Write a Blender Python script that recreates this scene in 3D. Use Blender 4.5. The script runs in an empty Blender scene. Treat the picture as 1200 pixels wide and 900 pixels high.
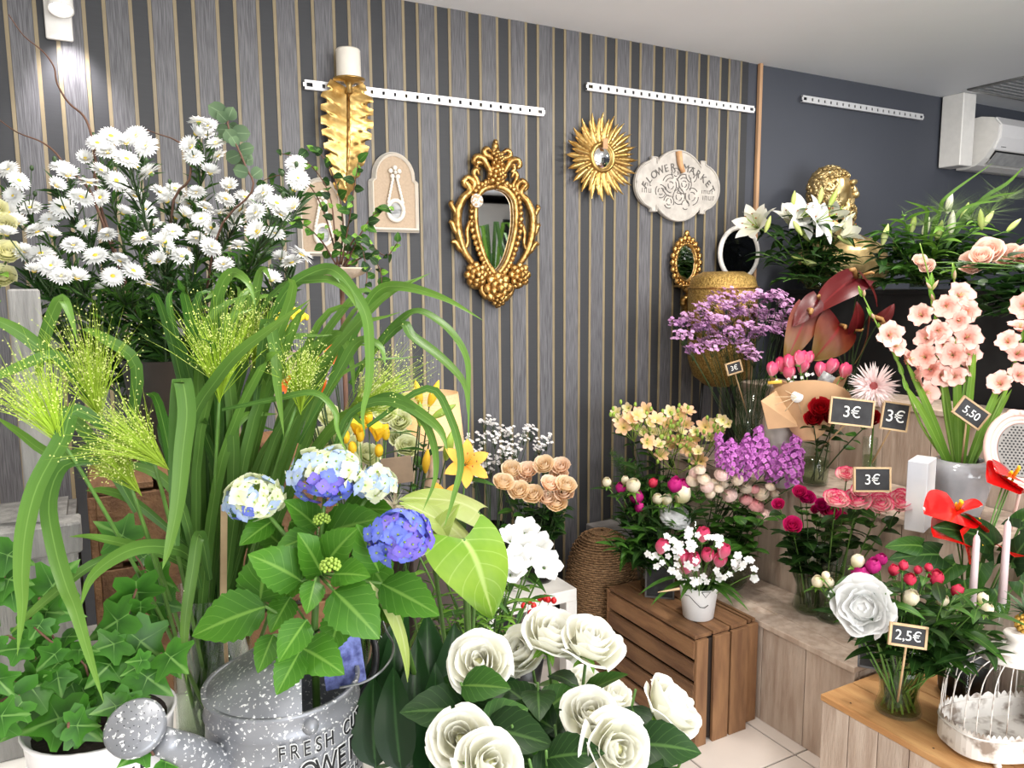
import bpy, math, random
from mathutils import Vector as V, Matrix as MX, noise as NZ
sin, cos, pi, rad = math.sin, math.cos, math.pi, math.radians
random.seed(11)
RND = random.uniform
sc = bpy.context.scene
COL = sc.collection

# ---------------------------------------------------------------- camera
CAM = V((0, 0, 1.6)); FPX = 900.0
AZ, PIT, ROL = rad(28.5), rad(-7.3), rad(0.4)
_f = V((sin(AZ) * cos(PIT), cos(AZ) * cos(PIT), sin(PIT)))
_r0 = V((cos(AZ), -sin(AZ), 0)); _u0 = _r0.cross(_f)
_r = _r0 * cos(ROL) - _u0 * sin(ROL); _u = _u0 * cos(ROL) + _r0 * sin(ROL)
cd = bpy.data.cameras.new('camera'); cam = bpy.data.objects.new('camera', cd); COL.objects.link(cam)
cd.sensor_fit = 'HORIZONTAL'; cd.sensor_width = 36; cd.lens = 36 * FPX / 1200
cd.clip_start = 0.02
cam.matrix_world = MX(((_r.x, _u.x, -_f.x, CAM.x), (_r.y, _u.y, -_f.y, CAM.y), (_r.z, _u.z, -_f.z, CAM.z), (0, 0, 0, 1)))
sc.camera = cam

# ---------------------------------------------------------------- world, lights, exposure
w = bpy.data.worlds.new('shop_daylight'); sc.world = w; w.use_nodes = True
w.node_tree.nodes['Background'].inputs[0].default_value = (0.86, 0.93, 1.0, 1)
w.node_tree.nodes['Background'].inputs[1].default_value = 0.9
sc.view_settings.view_transform = 'Standard'; sc.view_settings.look = 'None'
sc.view_settings.gamma = 1; sc.view_settings.use_curve_mapping = False
sc.view_settings.exposure = -0.12
try:
    sc.cycles.use_denoising = True
    sc.cycles.max_bounces = 7; sc.cycles.transparent_max_bounces = 16
    sc.cycles.sample_clamp_indirect = 4
except Exception:
    pass

def area(name, loc, target, size, power, col=(1, 1, 1), size_y=None):
    l = bpy.data.lights.new(name, 'AREA'); l.energy = power; l.color = col
    l.shape = 'RECTANGLE' if size_y else 'DISK'; l.size = size
    if size_y: l.size_y = size_y
    o = bpy.data.objects.new(name, l); COL.objects.link(o); o.location = loc
    o.rotation_euler = (V(target) - V(loc)).to_track_quat('-Z', 'Y').to_euler()
    return o

# the shop front's daylight behind the photographer, and the shop's ceiling lamps
area('shop_window_daylight', (1.7, -2.55, 1.5), (1.7, 2.6, 1.2), 3.9, 235, (0.96, 0.98, 1.0), 2.1)
for lx, ly, pw in ((0.35, 1.25, 20), (1.55, 1.5, 18), (2.5, 1.7, 20), (3.6, 1.8, 16), (0.4, -0.6, 10), (2.0, -0.5, 10)):
    area('ceiling_lamp_light', (lx, ly, 2.62), (lx, ly + .25, 0), 0.22, pw, (1.0, 0.95, 0.88))

# ---------------------------------------------------------------- pixel rays of the 1200 x 900 frame -> points of the place
def ray(x, y): return _f + _r * ((x - 600) / FPX) - _u * ((y - 450) / FPX)
def P(x, y, d): return CAM + ray(x, y) * d
def PY(x, y, Y): k = ray(x, y); return CAM + k * (Y / k.y)
def PX(x, y, X): k = ray(x, y); return CAM + k * (X / k.x)
def PZ(x, y, Z): k = ray(x, y); return CAM + k * ((Z - CAM.z) / k.z)
def dep(p): return (V(p) - CAM).dot(_f)
TOCAM = lambda p: (CAM - V(p)).normalized()

# ---------------------------------------------------------------- colours and materials
def lin(c): return tuple((x / 255 / 12.92 if x <= 10.3 else ((x / 255 + .055) / 1.055) ** 2.4) for x in c)
MATS = {}
def _nodes(name):
    m = bpy.data.materials.new(name); m.use_nodes = True; nt = m.node_tree
    return m, nt, nt.nodes['Principled BSDF'], nt.nodes['Material Output']
def _n(nt, t, **kw):
    n = nt.nodes.new(t)
    for k, v in kw.items(): setattr(n, k, v)
    return n
def ramp(nt, stops, fac):
    r = _n(nt, 'ShaderNodeValToRGB'); e = r.color_ramp.elements
    while len(e) < len(stops): e.new(.5)
    for x, (p, c) in zip(e, stops): x.position = p; x.color = (*c, 1)
    nt.links.new(fac, r.inputs[0]); return r.outputs[0]
def mat(name, col, rough=.5, metal=0, var=.12, scale=30, transl=0, bump=0, bscale=None, spec=.5, stretch=None, coat=0, hue=0, col2=None, thr=(.35, .65), emit=0):
    """noise-varied paint; optional grain direction (stretch), translucency, bump"""
    if name in MATS: return MATS[name]
    m, nt, b, out = _nodes(name); L = nt.links.new
    tc = _n(nt, 'ShaderNodeTexCoord'); mp = _n(nt, 'ShaderNodeMapping'); L(tc.outputs['Object'], mp.inputs[0])
    if stretch: mp.inputs['Scale'].default_value = stretch
    oi = _n(nt, 'ShaderNodeObjectInfo')
    ns = _n(nt, 'ShaderNodeTexNoise'); ns.inputs['Scale'].default_value = scale; ns.inputs['Detail'].default_value = 4
    ad = _n(nt, 'ShaderNodeVectorMath', operation='ADD'); sc3 = _n(nt, 'ShaderNodeVectorMath', operation='SCALE')
    cx = _n(nt, 'ShaderNodeCombineXYZ'); L(oi.outputs['Random'], cx.inputs[0]); L(oi.outputs['Random'], cx.inputs[1])
    L(cx.outputs[0], sc3.inputs[0]); sc3.inputs['Scale'].default_value = 17
    L(mp.outputs[0], ad.inputs[0]); L(sc3.outputs[0], ad.inputs[1]); L(ad.outputs[0], ns.inputs['Vector'])
    c = lin(col); c2 = lin(col2) if col2 else tuple(min(1, x * (1 + var)) for x in c); c1 = c if col2 else tuple(x * (1 - var) for x in c)
    o = ramp(nt, [(thr[0], c1), (thr[1], c2)], ns.outputs['Fac'])
    hs = _n(nt, 'ShaderNodeHueSaturation'); mr = _n(nt, 'ShaderNodeMapRange')
    mr.inputs['To Min'].default_value = 1 - var; mr.inputs['To Max'].default_value = 1 + var
    L(oi.outputs['Random'], mr.inputs[0]); L(mr.outputs[0], hs.inputs['Value']); L(o, hs.inputs['Color']); o = hs.outputs[0]
    L(o, b.inputs['Base Color'])
    b.inputs['Roughness'].default_value = rough; b.inputs['Metallic'].default_value = metal
    b.inputs['Specular IOR Level'].default_value = spec; b.inputs['Coat Weight'].default_value = coat
    if emit: L(o, b.inputs['Emission Color']); b.inputs['Emission Strength'].default_value = emit
    if bump:
        n2 = _n(nt, 'ShaderNodeTexNoise'); n2.inputs['Scale'].default_value = bscale or scale * 2; n2.inputs['Detail'].default_value = 5
        L(ad.outputs[0], n2.inputs['Vector']); bp = _n(nt, 'ShaderNodeBump'); bp.inputs['Strength'].default_value = bump
        bp.inputs['Distance'].default_value = .01; L(n2.outputs['Fac'], bp.inputs['Height']); L(bp.outputs[0], b.inputs['Normal'])
    if transl:
        t = _n(nt, 'ShaderNodeBsdfTranslucent'); mx = _n(nt, 'ShaderNodeMixShader'); mx.inputs[0].default_value = transl
        L(o, t.inputs[0]); L(b.outputs[0], mx.inputs[1]); L(t.outputs[0], mx.inputs[2]); L(mx.outputs[0], out.inputs[0])
    MATS[name] = m; return m
def uvmat(name, stops, axis='v', rough=.5, transl=.25, rib=None, veins=0, spec=.25, var=.12, edge=None, speck=None):
    """leaf or petal: colour runs along (v) the blade; rib = midrib colour (u = 0 at the rib, 1 at the margin)"""
    if name in MATS: return MATS[name]
    m, nt, b, out = _nodes(name); L = nt.links.new
    uv = _n(nt, 'ShaderNodeUVMap'); sp = _n(nt, 'ShaderNodeSeparateXYZ'); L(uv.outputs[0], sp.inputs[0])
    au = _n(nt, 'ShaderNodeMath', operation='ABSOLUTE'); L(sp.outputs[0], au.inputs[0])
    ns = _n(nt, 'ShaderNodeTexNoise'); ns.inputs['Scale'].default_value = 6; L(uv.outputs[0], ns.inputs['Vector'])
    a = _n(nt, 'ShaderNodeMath', operation='MULTIPLY_ADD'); L(ns.outputs['Fac'], a.inputs[0]); a.inputs[1].default_value = .25
    sb = _n(nt, 'ShaderNodeMath', operation='SUBTRACT'); L(sp.outputs[1] if axis == 'v' else au.outputs[0], sb.inputs[0]); sb.inputs[1].default_value = .125
    L(sb.outputs[0], a.inputs[2])
    o = ramp(nt, [(p, lin(c)) for p, c in stops], a.outputs[0])
    def mixc(fac, c1, c2):
        x = _n(nt, 'ShaderNodeMix', data_type='RGBA'); L(fac, x.inputs[0]); L(c1, x.inputs[6])
        if isinstance(c2, tuple): x.inputs[7].default_value = (*c2, 1)
        else: L(c2, x.inputs[7])
        return x.outputs[2]
    def fac(v, stops): return ramp(nt, [(p, (q, q, q)) for p, q in stops], v)
    if rib:
        o = mixc(fac(au.outputs[0], [(0.03, .9), (.1, 0)]), o, lin(rib))
        if veins:
            wv = _n(nt, 'ShaderNodeMath', operation='MULTIPLY_ADD'); L(au.outputs[0], wv.inputs[0]); wv.inputs[1].default_value = -.35; L(sp.outputs[1], wv.inputs[2])
            fr = _n(nt, 'ShaderNodeMath', operation='MULTIPLY'); L(wv.outputs[0], fr.inputs[0]); fr.inputs[1].default_value = veins
            f2 = _n(nt, 'ShaderNodeMath', operation='FRACT'); L(fr.outputs[0], f2.inputs[0])
            o = mixc(fac(f2.outputs[0], [(.0, .5), (.12, 0)]), o, lin(rib))
    if edge: o = mixc(fac(au.outputs[0], [(edge[1], 0), (edge[2], 1)]), o, lin(edge[0]))
    if speck:
        s2 = _n(nt, 'ShaderNodeTexVoronoi'); s2.inputs['Scale'].default_value = speck[1]; L(uv.outputs[0], s2.inputs['Vector'])
        o = mixc(fac(s2.outputs['Distance'], [(speck[2], 1), (speck[2] + .05, 0)]), o, lin(speck[0]))
    oi = _n(nt, 'ShaderNodeObjectInfo'); hs = _n(nt, 'ShaderNodeHueSaturation'); mr = _n(nt, 'ShaderNodeMapRange')
    mr.inputs['To Min'].default_value = 1 - var * 1.5; mr.inputs['To Max'].default_value = 1 + var
    L(oi.outputs['Random'], mr.inputs[0]); L(mr.outputs[0], hs.inputs['Value']); L(o, hs.inputs['Color']); o = hs.outputs[0]
    L(o, b.inputs['Base Color']); b.inputs['Roughness'].default_value = rough; b.inputs['Specular IOR Level'].default_value = spec
    if transl:
        t = _n(nt, 'ShaderNodeBsdfTranslucent'); mx = _n(nt, 'ShaderNodeMixShader'); mx.inputs[0].default_value = transl
        L(o, t.inputs[0]); L(b.outputs[0], mx.inputs[1]); L(t.outputs[0], mx.inputs[2]); L(mx.outputs[0], out.inputs[0])
    MATS[name] = m; return m
def glassmat(name='clear_glass', tint=(246, 250, 248)):
    if name in MATS: return MATS[name]
    m, nt, b, out = _nodes(name); L = nt.links.new
    t = _n(nt, 'ShaderNodeBsdfTransparent'); t.inputs[0].default_value = (*lin(tint), 1)
    g = _n(nt, 'ShaderNodeBsdfGlossy'); g.inputs['Roughness'].default_value = .03
    fr = _n(nt, 'ShaderNodeLayerWeight'); fr.inputs[0].default_value = .5
    pw = _n(nt, 'ShaderNodeMath', operation='POWER'); L(fr.outputs['Facing'], pw.inputs[0]); pw.inputs[1].default_value = 3.5
    ml = _n(nt, 'ShaderNodeMath', operation='MULTIPLY_ADD'); L(pw.outputs[0], ml.inputs[0]); ml.inputs[1].default_value = .5; ml.inputs[2].default_value = .03
    mx = _n(nt, 'ShaderNodeMixShader'); L(ml.outputs[0], mx.inputs[0]); L(t.outputs[0], mx.inputs[1]); L(g.outputs[0], mx.inputs[2]); L(mx.outputs[0], out.inputs[0])
    nt.nodes.remove(b); MATS[name] = m; return m

# ---------------------------------------------------------------- mesh builder
class B:
    def __init__(s): s.v = []; s.f = []; s.m = []; s.uv = []
    def add(s, vs, fs, m=0, uv=None):
        k = len(s.v); s.v += [tuple(x) for x in vs]; s.f += [tuple(i + k for i in f) for f in fs]
        s.m += [m] * len(fs); s.uv += uv if uv else [(0.5, 0.5)] * len(vs); return s
    def put(s, o, M, m=None):
        k = len(s.v); s.v += [tuple(M @ V(x)) for x in o.v]; s.f += [tuple(i + k for i in f) for f in o.f]
        s.m += o.m if m is None else [m] * len(o.f); s.uv += o.uv; return s
    def box(s, c, d, R=None, m=0, bev=0):
        x, y, z = d[0] / 2, d[1] / 2, d[2] / 2
        if bev:
            e = bev; vs = []; 
            for sx in (-1, 1):
                for sy in (-1, 1):
                    for sz in (-1, 1):
                        vs += [(sx * x, sy * (y - e), sz * (z - e)), (sx * (x - e), sy * y, sz * (z - e)), (sx * (x - e), sy * (y - e), sz * z)]
            def i(a, b_, c_, k): return ((a > 0) * 4 + (b_ > 0) * 2 + (c_ > 0)) * 3 + k
            fs = []
            for sg in (-1, 1):
                for k, q in ((0, [(-1, -1), (1, -1), (1, 1), (-1, 1)]), (1, [(-1, -1), (-1, 1), (1, 1), (1, -1)]), (2, [(-1, -1), (1, -1), (1, 1), (-1, 1)])):
                    f = []
                    for p, r in q:
                        t = [p, r]; t.insert(k, sg); f.append(i(*t, k))
                    fs.append(f if sg > 0 else f[::-1])
            for a in (-1, 1):
                for b_ in (-1, 1):
                    q = [i(a, b_, -1, 0), i(a, b_, 1, 0), i(a, b_, 1, 1), i(a, b_, -1, 1)]; fs.append(q if a * b_ < 0 else q[::-1])
                    q = [i(a, -1, b_, 0), i(a, 1, b_, 0), i(a, 1, b_, 2), i(a, -1, b_, 2)]; fs.append(q if a * b_ > 0 else q[::-1])
                    q = [i(-1, a, b_, 1), i(1, a, b_, 1), i(1, a, b_, 2), i(-1, a, b_, 2)]; fs.append(q if a * b_ < 0 else q[::-1])
                    for c_ in (-1, 1):
                        q = [i(a, b_, c_, 0), i(a, b_, c_, 1), i(a, b_, c_, 2)]; fs.append(q if a * b_ * c_ > 0 else q[::-1])
        else:
            vs = [(sx * x, sy * y, sz * z) for sx in (-1, 1) for sy in (-1, 1) for sz in (-1, 1)]
            fs = [(0, 1, 3, 2), (4, 6, 7, 5), (0, 4, 5, 1), (2, 3, 7, 6), (0, 2, 6, 4), (1, 5, 7, 3)]
        c = V(c); vs = [(R @ V(q) if R else V(q)) + c for q in vs]
        return s.add(vs, fs, m)
    def tube(s, pts, r, n=6, m=0, cap=True):
        pts = [V(p) for p in pts]; N = len(pts); rs = r if isinstance(r, (list, tuple)) else [r] * N
        vs = []; fs = []; up = None
        for i, p in enumerate(pts):
            t = (pts[min(i + 1, N - 1)] - pts[max(i - 1, 0)]).normalized()
            if up is None: up = t.orthogonal().normalized()
            up = (up - t * up.dot(t)).normalized(); sd = t.cross(up)
            vs += [p + (up * cos(2 * pi * k / n) + sd * sin(2 * pi * k / n)) * rs[i] for k in range(n)]
        for i in range(N - 1):
            for k in range(n):
                a, b_ = i * n + k, i * n + (k + 1) % n; fs.append((a, b_, b_ + n, a + n))
        if cap: fs += [tuple(range(n))[::-1], tuple((N - 1) * n + k for k in range(n))]
        return s.add(vs, fs, m, [(0, i / max(1, N - 1)) for i in range(N) for k in range(n)])
    def lathe(s, prof, n=24, m=0, M=None, cap=(0, 0), arc=None):
        vs = []; fs = []; a0, a1 = arc or (0, 2 * pi); nn = n + 1 if arc else n
        for r, z in prof:
            for k in range(nn):
                a = a0 + (a1 - a0) * k / n; vs.append(V((r * cos(a), r * sin(a), z)))
        for i in range(len(prof) - 1):
            for k in range(n):
                a, b_ = i * nn + k, i * nn + (k + 1) % nn if not arc else i * nn + k + 1; fs.append((a, b_, b_ + nn, a + nn))
        if cap[0]: fs.append(tuple(range(nn))[::-1])
        if cap[1]: fs.append(tuple((len(prof) - 1) * nn + k for k in range(nn)))
        if M: vs = [M @ q for q in vs]
        return s.add(vs, fs, m)
    def ball(s, c, r, nu=8, nv=5, m=0, M=None):
        rx, ry, rz = r if isinstance(r, (tuple, list)) else (r, r, r)
        vs = [V((0, 0, -rz))]; fs = []
        for i in range(1, nv):
            t = -pi / 2 + pi * i / nv
            vs += [V((rx * cos(t) * cos(2 * pi * k / nu), ry * cos(t) * sin(2 * pi * k / nu), rz * sin(t))) for k in range(nu)]
        vs.append(V((0, 0, rz))); e = len(vs) - 1
        for k in range(nu):
            q = (k + 1) % nu; fs += [(0, 1 + q, 1 + k), (e, e - nu + k, e - nu + q)]
            for i in range(nv - 2): a = 1 + i * nu; fs.append((a + k, a + q, a + q + nu, a + k + nu))
        return s.add([(M @ q if M else q) + V(c) for q in vs], fs, m)
    def grid(s, fn, nu, nv, m=0):
        vs = []; uv = []
        for i in range(nu + 1):
            for j in range(nv + 1):
                u, v_ = j / nv * 2 - 1, i / nu; vs.append(fn(u, v_)); uv.append((u, v_))
        fs = [(i * (nv + 1) + j, i * (nv + 1) + j + 1, (i + 1) * (nv + 1) + j + 1, (i + 1) * (nv + 1) + j) for i in range(nu) for j in range(nv)]
        return s.add(vs, fs, m, uv)
    def slab(s, poly, y0, y1, m=0, mf=None):
        """outline in x, z with thickness in y (front at y0)"""
        n = len(poly); s.add([(x, y0, z) for x, z in poly] + [(x, y1, z) for x, z in poly],
            [(k, (k + 1) % n, (k + 1) % n + n, k + n) for k in range(n)] + [tuple(range(n, 2 * n))], m)
        return s.add([(x, y0, z) for x, z in poly], [tuple(range(n))[::-1]], m if mf is None else mf)
    def data(s, name, mats, smooth=True):
        me = bpy.data.meshes.new(name); me.from_pydata(s.v, [], s.f)
        for x in (mats if isinstance(mats, (list, tuple)) else [mats]): me.materials.append(x)
        me.polygons.foreach_set('material_index', s.m)
        if smooth: me.polygons.foreach_set('use_smooth', [True] * len(s.f))
        ul = me.uv_layers.new(name='UVMap'); li = [0] * len(me.loops); me.loops.foreach_get('vertex_index', li)
        ul.data.foreach_set('uv', [q for i in li for q in s.uv[i]])
        me.update(); return me

# ---------------------------------------------------------------- things and parts
WM = {}
I4 = MX.Identity(4)
def T(p): return MX.Translation(V(p))
def link(name, data, parent=None, M=I4):
    o = bpy.data.objects.new(name, data); COL.objects.link(o)
    if parent is not None: o.parent = parent; o.matrix_basis = WM[parent].inverted() @ M
    else: o.matrix_basis = M
    WM[o] = M; return o
def tag(o, label, cat, group=None, kind=None):
    o['label'] = label
    if cat: o['category'] = cat
    if group: o['group'] = group
    if kind: o['kind'] = kind
    return o
def thing(name, label, cat, base=(0, 0, 0), group=None, M=None):
    return tag(link(name, None, None, M if M is not None else T(base)), label, cat, group, 'thing')
def part(name, b, mats, parent, M=I4, smooth=True):
    return link(name, b.data(name, mats, smooth) if isinstance(b, B) else b, parent, M)
def solo(name, label, cat, b, mats, group=None, smooth=True, base=None):
    """a thing that is one mesh, built in place; origin moved to its base"""
    if base is None:
        zs = min(v[2] for v in b.v); base = V((sum(v[0] for v in b.v) / len(b.v), sum(v[1] for v in b.v) / len(b.v), zs))
    b.v = [tuple(V(v) - V(base)) for v in b.v]
    return tag(link(name, b.data(name, mats, smooth), None, T(base)), label, cat, group)
def struct(name, b, mats, smooth=False):
    o = link(name, b.data(name, mats, smooth)); o['kind'] = 'structure'; return o
def fz(p, z, spin=0, s=1):
    """frame at p with +Z along z"""
    z = V(z).normalized(); x = z.orthogonal().normalized(); y = z.cross(x)
    return T(p) @ MX(((x.x, y.x, z.x, 0), (x.y, y.y, z.y, 0), (x.z, y.z, z.z, 0), (0, 0, 0, 1))) @ MX.Rotation(spin, 4, 'Z') @ MX.Scale(s, 4)
def fy(p, y, up=(0, 0, 1), s=1, roll=0):
    """frame at p with +Y along y and +Z near up"""
    y = V(y).normalized(); x = y.cross(V(up))
    if x.length < 1e-4: x = y.orthogonal()
    x.normalize(); z = x.cross(y)
    return T(p) @ MX(((x.x, y.x, z.x, 0), (x.y, y.y, z.y, 0), (x.z, y.z, z.z, 0), (0, 0, 0, 1))) @ MX.Rotation(roll, 4, 'Y') @ MX.Scale(s, 4)
def bez(a, b, c, d=None, n=8):
    a, b, c = V(a), V(b), V(c)
    if d is None: return [a * (1 - t) ** 2 + b * 2 * t * (1 - t) + c * t * t for t in [i / n for i in range(n + 1)]]
    d = V(d); return [a * (1 - t) ** 3 + b * 3 * t * (1 - t) ** 2 + c * 3 * t * t * (1 - t) + d * t ** 3 for t in [i / n for i in range(n + 1)]]
def spline(pts, n=4):
    pts = [V(p) for p in pts]; q = [pts[0] * 2 - pts[1]] + pts + [pts[-1] * 2 - pts[-2]]; out = []
    for i in range(1, len(q) - 2):
        for k in range(n):
            t = k / n; a, b, c, d = q[i - 1:i + 3]
            out.append((b * 2 + (c - a) * t + (a * 2 - b * 5 + c * 4 - d) * t * t + (b * 3 - a - c * 3 + d) * t ** 3) * .5)
    return out + [pts[-1]]
def jit(p, s): return V(p) + V((RND(-s, s), RND(-s, s), RND(-s, s)))
# ================================================================ the room
YW, XR, HC = 2.9, 6.2, 2.68
m_light = mat('slat_grey_wood_grain', (66, 65, 69), .45, var=.08, scale=9, stretch=(42, 42, 1.3), bump=.15, col2=(106, 105, 108), thr=(.35, .65))
m_dark = mat('slat_charcoal', (47, 48, 51), .6, var=.05, scale=40, stretch=(.3, .3, 6))
m_gold = mat('slat_beige_edge', (132, 118, 90), .45, var=.06, scale=20)
m_wall = mat('dark_grey_paint', (68, 71, 80), .7, var=.03, scale=3)
m_ceil = mat('white_ceiling_paint', (244, 246, 250), .55, var=.02, scale=2)
m_plain = mat('pale_plaster', (215, 212, 206), .8, var=.03, scale=3)
m_grout = mat('grey_grout', (120, 112, 106), .9)
m_tile = mat('beige_floor_tile', (216, 205, 196), .35, var=.04, scale=5)

wb = struct('wall_back', B().box((2.6, YW + .075, HC / 2), (7.4, .13, HC)), m_wall)
x0, per, wl = -0.173 - .1345 * 5, .1345, .077
n_strips = 0
lite = B().box((0, 0, 0), (wl - .011, .008, HC), bev=.0015).data('slat', m_light, False)
dark = B().box((0, 0, 0), (per - wl - .011, .004, HC)).data('slat', m_dark, False)
edge = B().box((0, 0, 0), (.011, .006, HC)).data('slat_edge', m_gold, False)
for k in range(28):
    xa = x0 + per * k
    link('slat_edge', edge, wb, T((xa, YW + .005, HC / 2)))
    link('slat_edge', edge, wb, T((xa + wl, YW + .005, HC / 2)))
    link('slat', lite, wb, T((xa + wl / 2, YW + .005, HC / 2)))
    link('slat', dark, wb, T((xa + wl + (per - wl) / 2, YW + .007, HC / 2)))
wr = struct('wall_right', B().box((XR + .06, 0.2, HC / 2), (.12, 5.7, HC)), m_wall)
struct('wall_left', B().box((-1.05, 0.2, HC / 2), (.1, 5.7, HC)), m_plain)
struct('wall_front', B().box((4.95, -2.7, HC / 2), (2.5, .1, HC)).box((2.6, -2.7, HC - .05), (7.3, .1, .1)).box((2.6, -2.7, .2), (7.3, .1, .4)).box((-.5, -2.7, HC / 2), (1.0, .1, HC)), m_plain)
struct('ceiling', B().box((2.6, 0.2, HC + .06), (7.4, 5.9, .12)), m_ceil)
fl = struct('floor', B().box((2.6, 0.2, -.06), (7.4, 5.9, .11)), m_grout)
tl = B().box((0, 0, 0), (.325, .325, .01), bev=.002).data('tile', m_tile, False)
for i in range(16):
    for j in range(13):
        link('tile', tl, fl, T((-.8 + .331 * i, -1.0 + .331 * j - .12, -.005)))
o = struct('trim_1', B().box((x0 + per * 28 + .062, YW - .006, HC / 2), (.02, .022, HC), bev=.003), mat('oak_edge_trim', (176, 138, 104), .5, stretch=(8, 8, .4), scale=12))
# ceiling air grille
gr = thing('ceiling_vent', 'grey slatted air grille set into the white ceiling above the air conditioner', 'vent', (4.9, 2.2, HC - .012))
m_vent = mat('vent_grey', (150, 150, 150), .6)
part('frame', B().box((4.41, 2.22, HC - .004), (.02, 1.0, .012)).box((5.4, 2.22, HC - .004), (.02, 1.0, .012)).box((4.9, 2.71, HC - .004), (.98, .02, .012)).box((4.9, 1.73, HC - .004), (.98, .02, .012)), m_vent, gr)
vs_ = B().box((0, 0, 0), (.97, .03, .004), MX.Rotation(.4, 3, 'X')).data('slat', m_vent, False)
for k in range(24): link('slat', vs_, gr, T((4.905, 1.76 + k * .04, HC - .009)))
for lx, ly in ((0.35, 1.25), (1.55, 1.5), (2.5, 1.7), (3.6, 1.8), (0.4, -0.6), (2.0, -0.5)):
    solo('ceiling_lamp', 'round recessed white lamp ring in the shop ceiling', 'lamp', B().lathe([(.11, HC), (.125, HC - .004), (.135, HC - .004), (.14, HC)], 28, M=T((lx, ly, 0))), m_ceil, 'recessed ceiling lamps', base=(lx, ly, HC))
# ================================================================ things on the back wall
m_au = mat('antique_gold', (138, 100, 52), .3, .9, var=.15, scale=60, col2=(206, 168, 104), bump=.15, bscale=90)
m_aub = mat('bright_gold', (164, 128, 68), .3, .85, var=.1, scale=25, col2=(208, 176, 112))
m_mir = mat('mirror_glass', (225, 228, 230), .02, 1, var=.0)
m_white = mat('white_paint', (236, 233, 228), .45, var=.03)
m_cream = mat('cream_paint', (228, 221, 209), .5, var=.04)
m_steel = mat('white_steel', (228, 228, 230), .3, .3, var=.02)
m_string = mat('twine', (190, 180, 160), .8)
m_black = mat('black_paint', (16, 16, 18), .5, var=.1)
m_tagwood = mat('tan_wood_tag', (196, 150, 108), .6, scale=40)
def wp(x, y, off=0.02): return PY(x, y, YW - off)
def text(parent, s, M, size, m, ext=.002, align='CENTER', name='lettering'):
    c = bpy.data.curves.new(name, 'FONT'); c.body = s; c.size = size; c.extrude = ext; c.align_x = align; c.align_y = 'CENTER'
    c.materials.append(m); o = bpy.data.objects.new('tmp', c); me = bpy.data.meshes.new_from_object(o)
    bpy.data.objects.remove(o); bpy.data.curves.remove(c); me.name = name; return link(name, me, parent, M)
FRONT = MX.Rotation(pi / 2, 4, 'X')      # text and outlines facing the room from the back wall

# perforated wall rails
def rail(x0, y0, x1, y1, lab):
    a, b = wp(x0, y0, 0), wp(x1, y1, 0); z = (a.z + b.z) / 2; L = b.x - a.x
    t = thing('wall_rail', lab, 'rail', (a.x, YW, z), 'perforated steel rails on the wall')
    bb = B().box((0, -.012, .011), (L, .003, .008)).box((0, -.012, -.011), (L, .003, .008)).box((0, -.006, .0155), (L, .014, .002)).box((0, -.006, -.0155), (L, .014, .002))
    n = int(L / .045)
    for k in range(n + 1): bb.box((-L / 2 + L * k / n, -.012, 0), (L / n - .011 if 0 < k < n else .012, .003, .0142))
    part('channel', bb, m_steel, t, T(((a.x + b.x) / 2, YW - .003, z)), False)
rail(356, 99, 635, 133, 'white perforated steel rail above the ornate gold mirror')
rail(686, 101, 881, 130, 'white perforated steel rail above the flower market plaque')
rail(938, 117, 1079, 137, 'perforated steel rail on the plain dark grey wall')

# wall spotlight at the top
p = wp(67, 5, 0); t = thing('wall_spotlight', 'small white adjustable spotlight fixed high on the striped wall', 'lamp', (p.x, YW, p.z))
part('back_plate', B().box((p.x, YW - .008, p.z + .02), (.075, .016, .26), bev=.004), m_white, t)
hd = B().lathe([(.0, .075), (.026, .072), (.031, .05), (.033, -.02), (.036, -.045), (.033, -.045), (.03, -.03), (.0, -.03)], 20)
hm = fz(p + V((.012, -.07, .0)), (.05, .35, .9), 0)
part('lamp_head', hd, m_white, t, hm)
part('bulb', B().lathe([(.0, -.034), (.029, -.034), (.029, -.04), (0, -.042)], 16), mat('lit_bulb', (255, 250, 240), .4, emit=6), t, hm)
part('swivel_arm', B().tube([p + V((0, -.01, .01)), p + V((.005, -.04, .03)), p + V((.01, -.06, .03))], .008), m_white, t)
sp = bpy.data.lights.new('spot_beam', 'SPOT'); sp.energy = 22; sp.spot_size = rad(75); sp.spot_blend = .8; sp.shadow_soft_size = .03; sp.color = (1, .95, .98)
so = bpy.data.objects.new('spot_beam', sp); COL.objects.link(so); so.parent = t
so.matrix_basis = WM[t].inverted() @ T(p + V((.012, -.09, -.06))) @ (V((.02, .16, -.5))).to_track_quat('-Z', 'Y').to_matrix().to_4x4()

# gold feather candle sconce
t = thing('leaf_sconce', 'tall gold metal leaf wall sconce with a candle dish on top', 'sconce', wp(403, 230, .0))
top, bot = wp(408, 104, .05), wp(404, 238, .05)
bb = B()
def leafw(v): return .098 * (1 - max(0, v - .35) ** 1.6 * 1.45) * (0.86 + .14 * (1 if (v * 9) % 1 < .62 else -.6)) * min(1, .62 + v * 2.5)
def lf(u, v):
    q = top.lerp(bot, v); rid = .012 * abs(((v - abs(u) * .16) * 15) % 1 - .5)
    return V((q.x + u * leafw(v), q.y + .0 + abs(u) * .012 - rid - .02 * sin(v * pi), q.z + abs(u) * .03))
bb.grid(lf, 60, 12)
part('leaf_blade', bb, m_aub, t)
part('midrib', B().tube([top + V((0, -.005, .02)), top.lerp(bot, .5) + V((0, -.03, 0)), bot], [.006, .006, .003], 8), m_au, t)
cp = wp(409, 94, .07)
part('candle_dish', B().lathe([(.0, -.045), (.012, -.044), (.01, -.02), (.02, -.006), (.056, -.002), (.058, .004), (.05, .003), (0, .002)], 24, M=T(cp)), m_aub, t)
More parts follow.
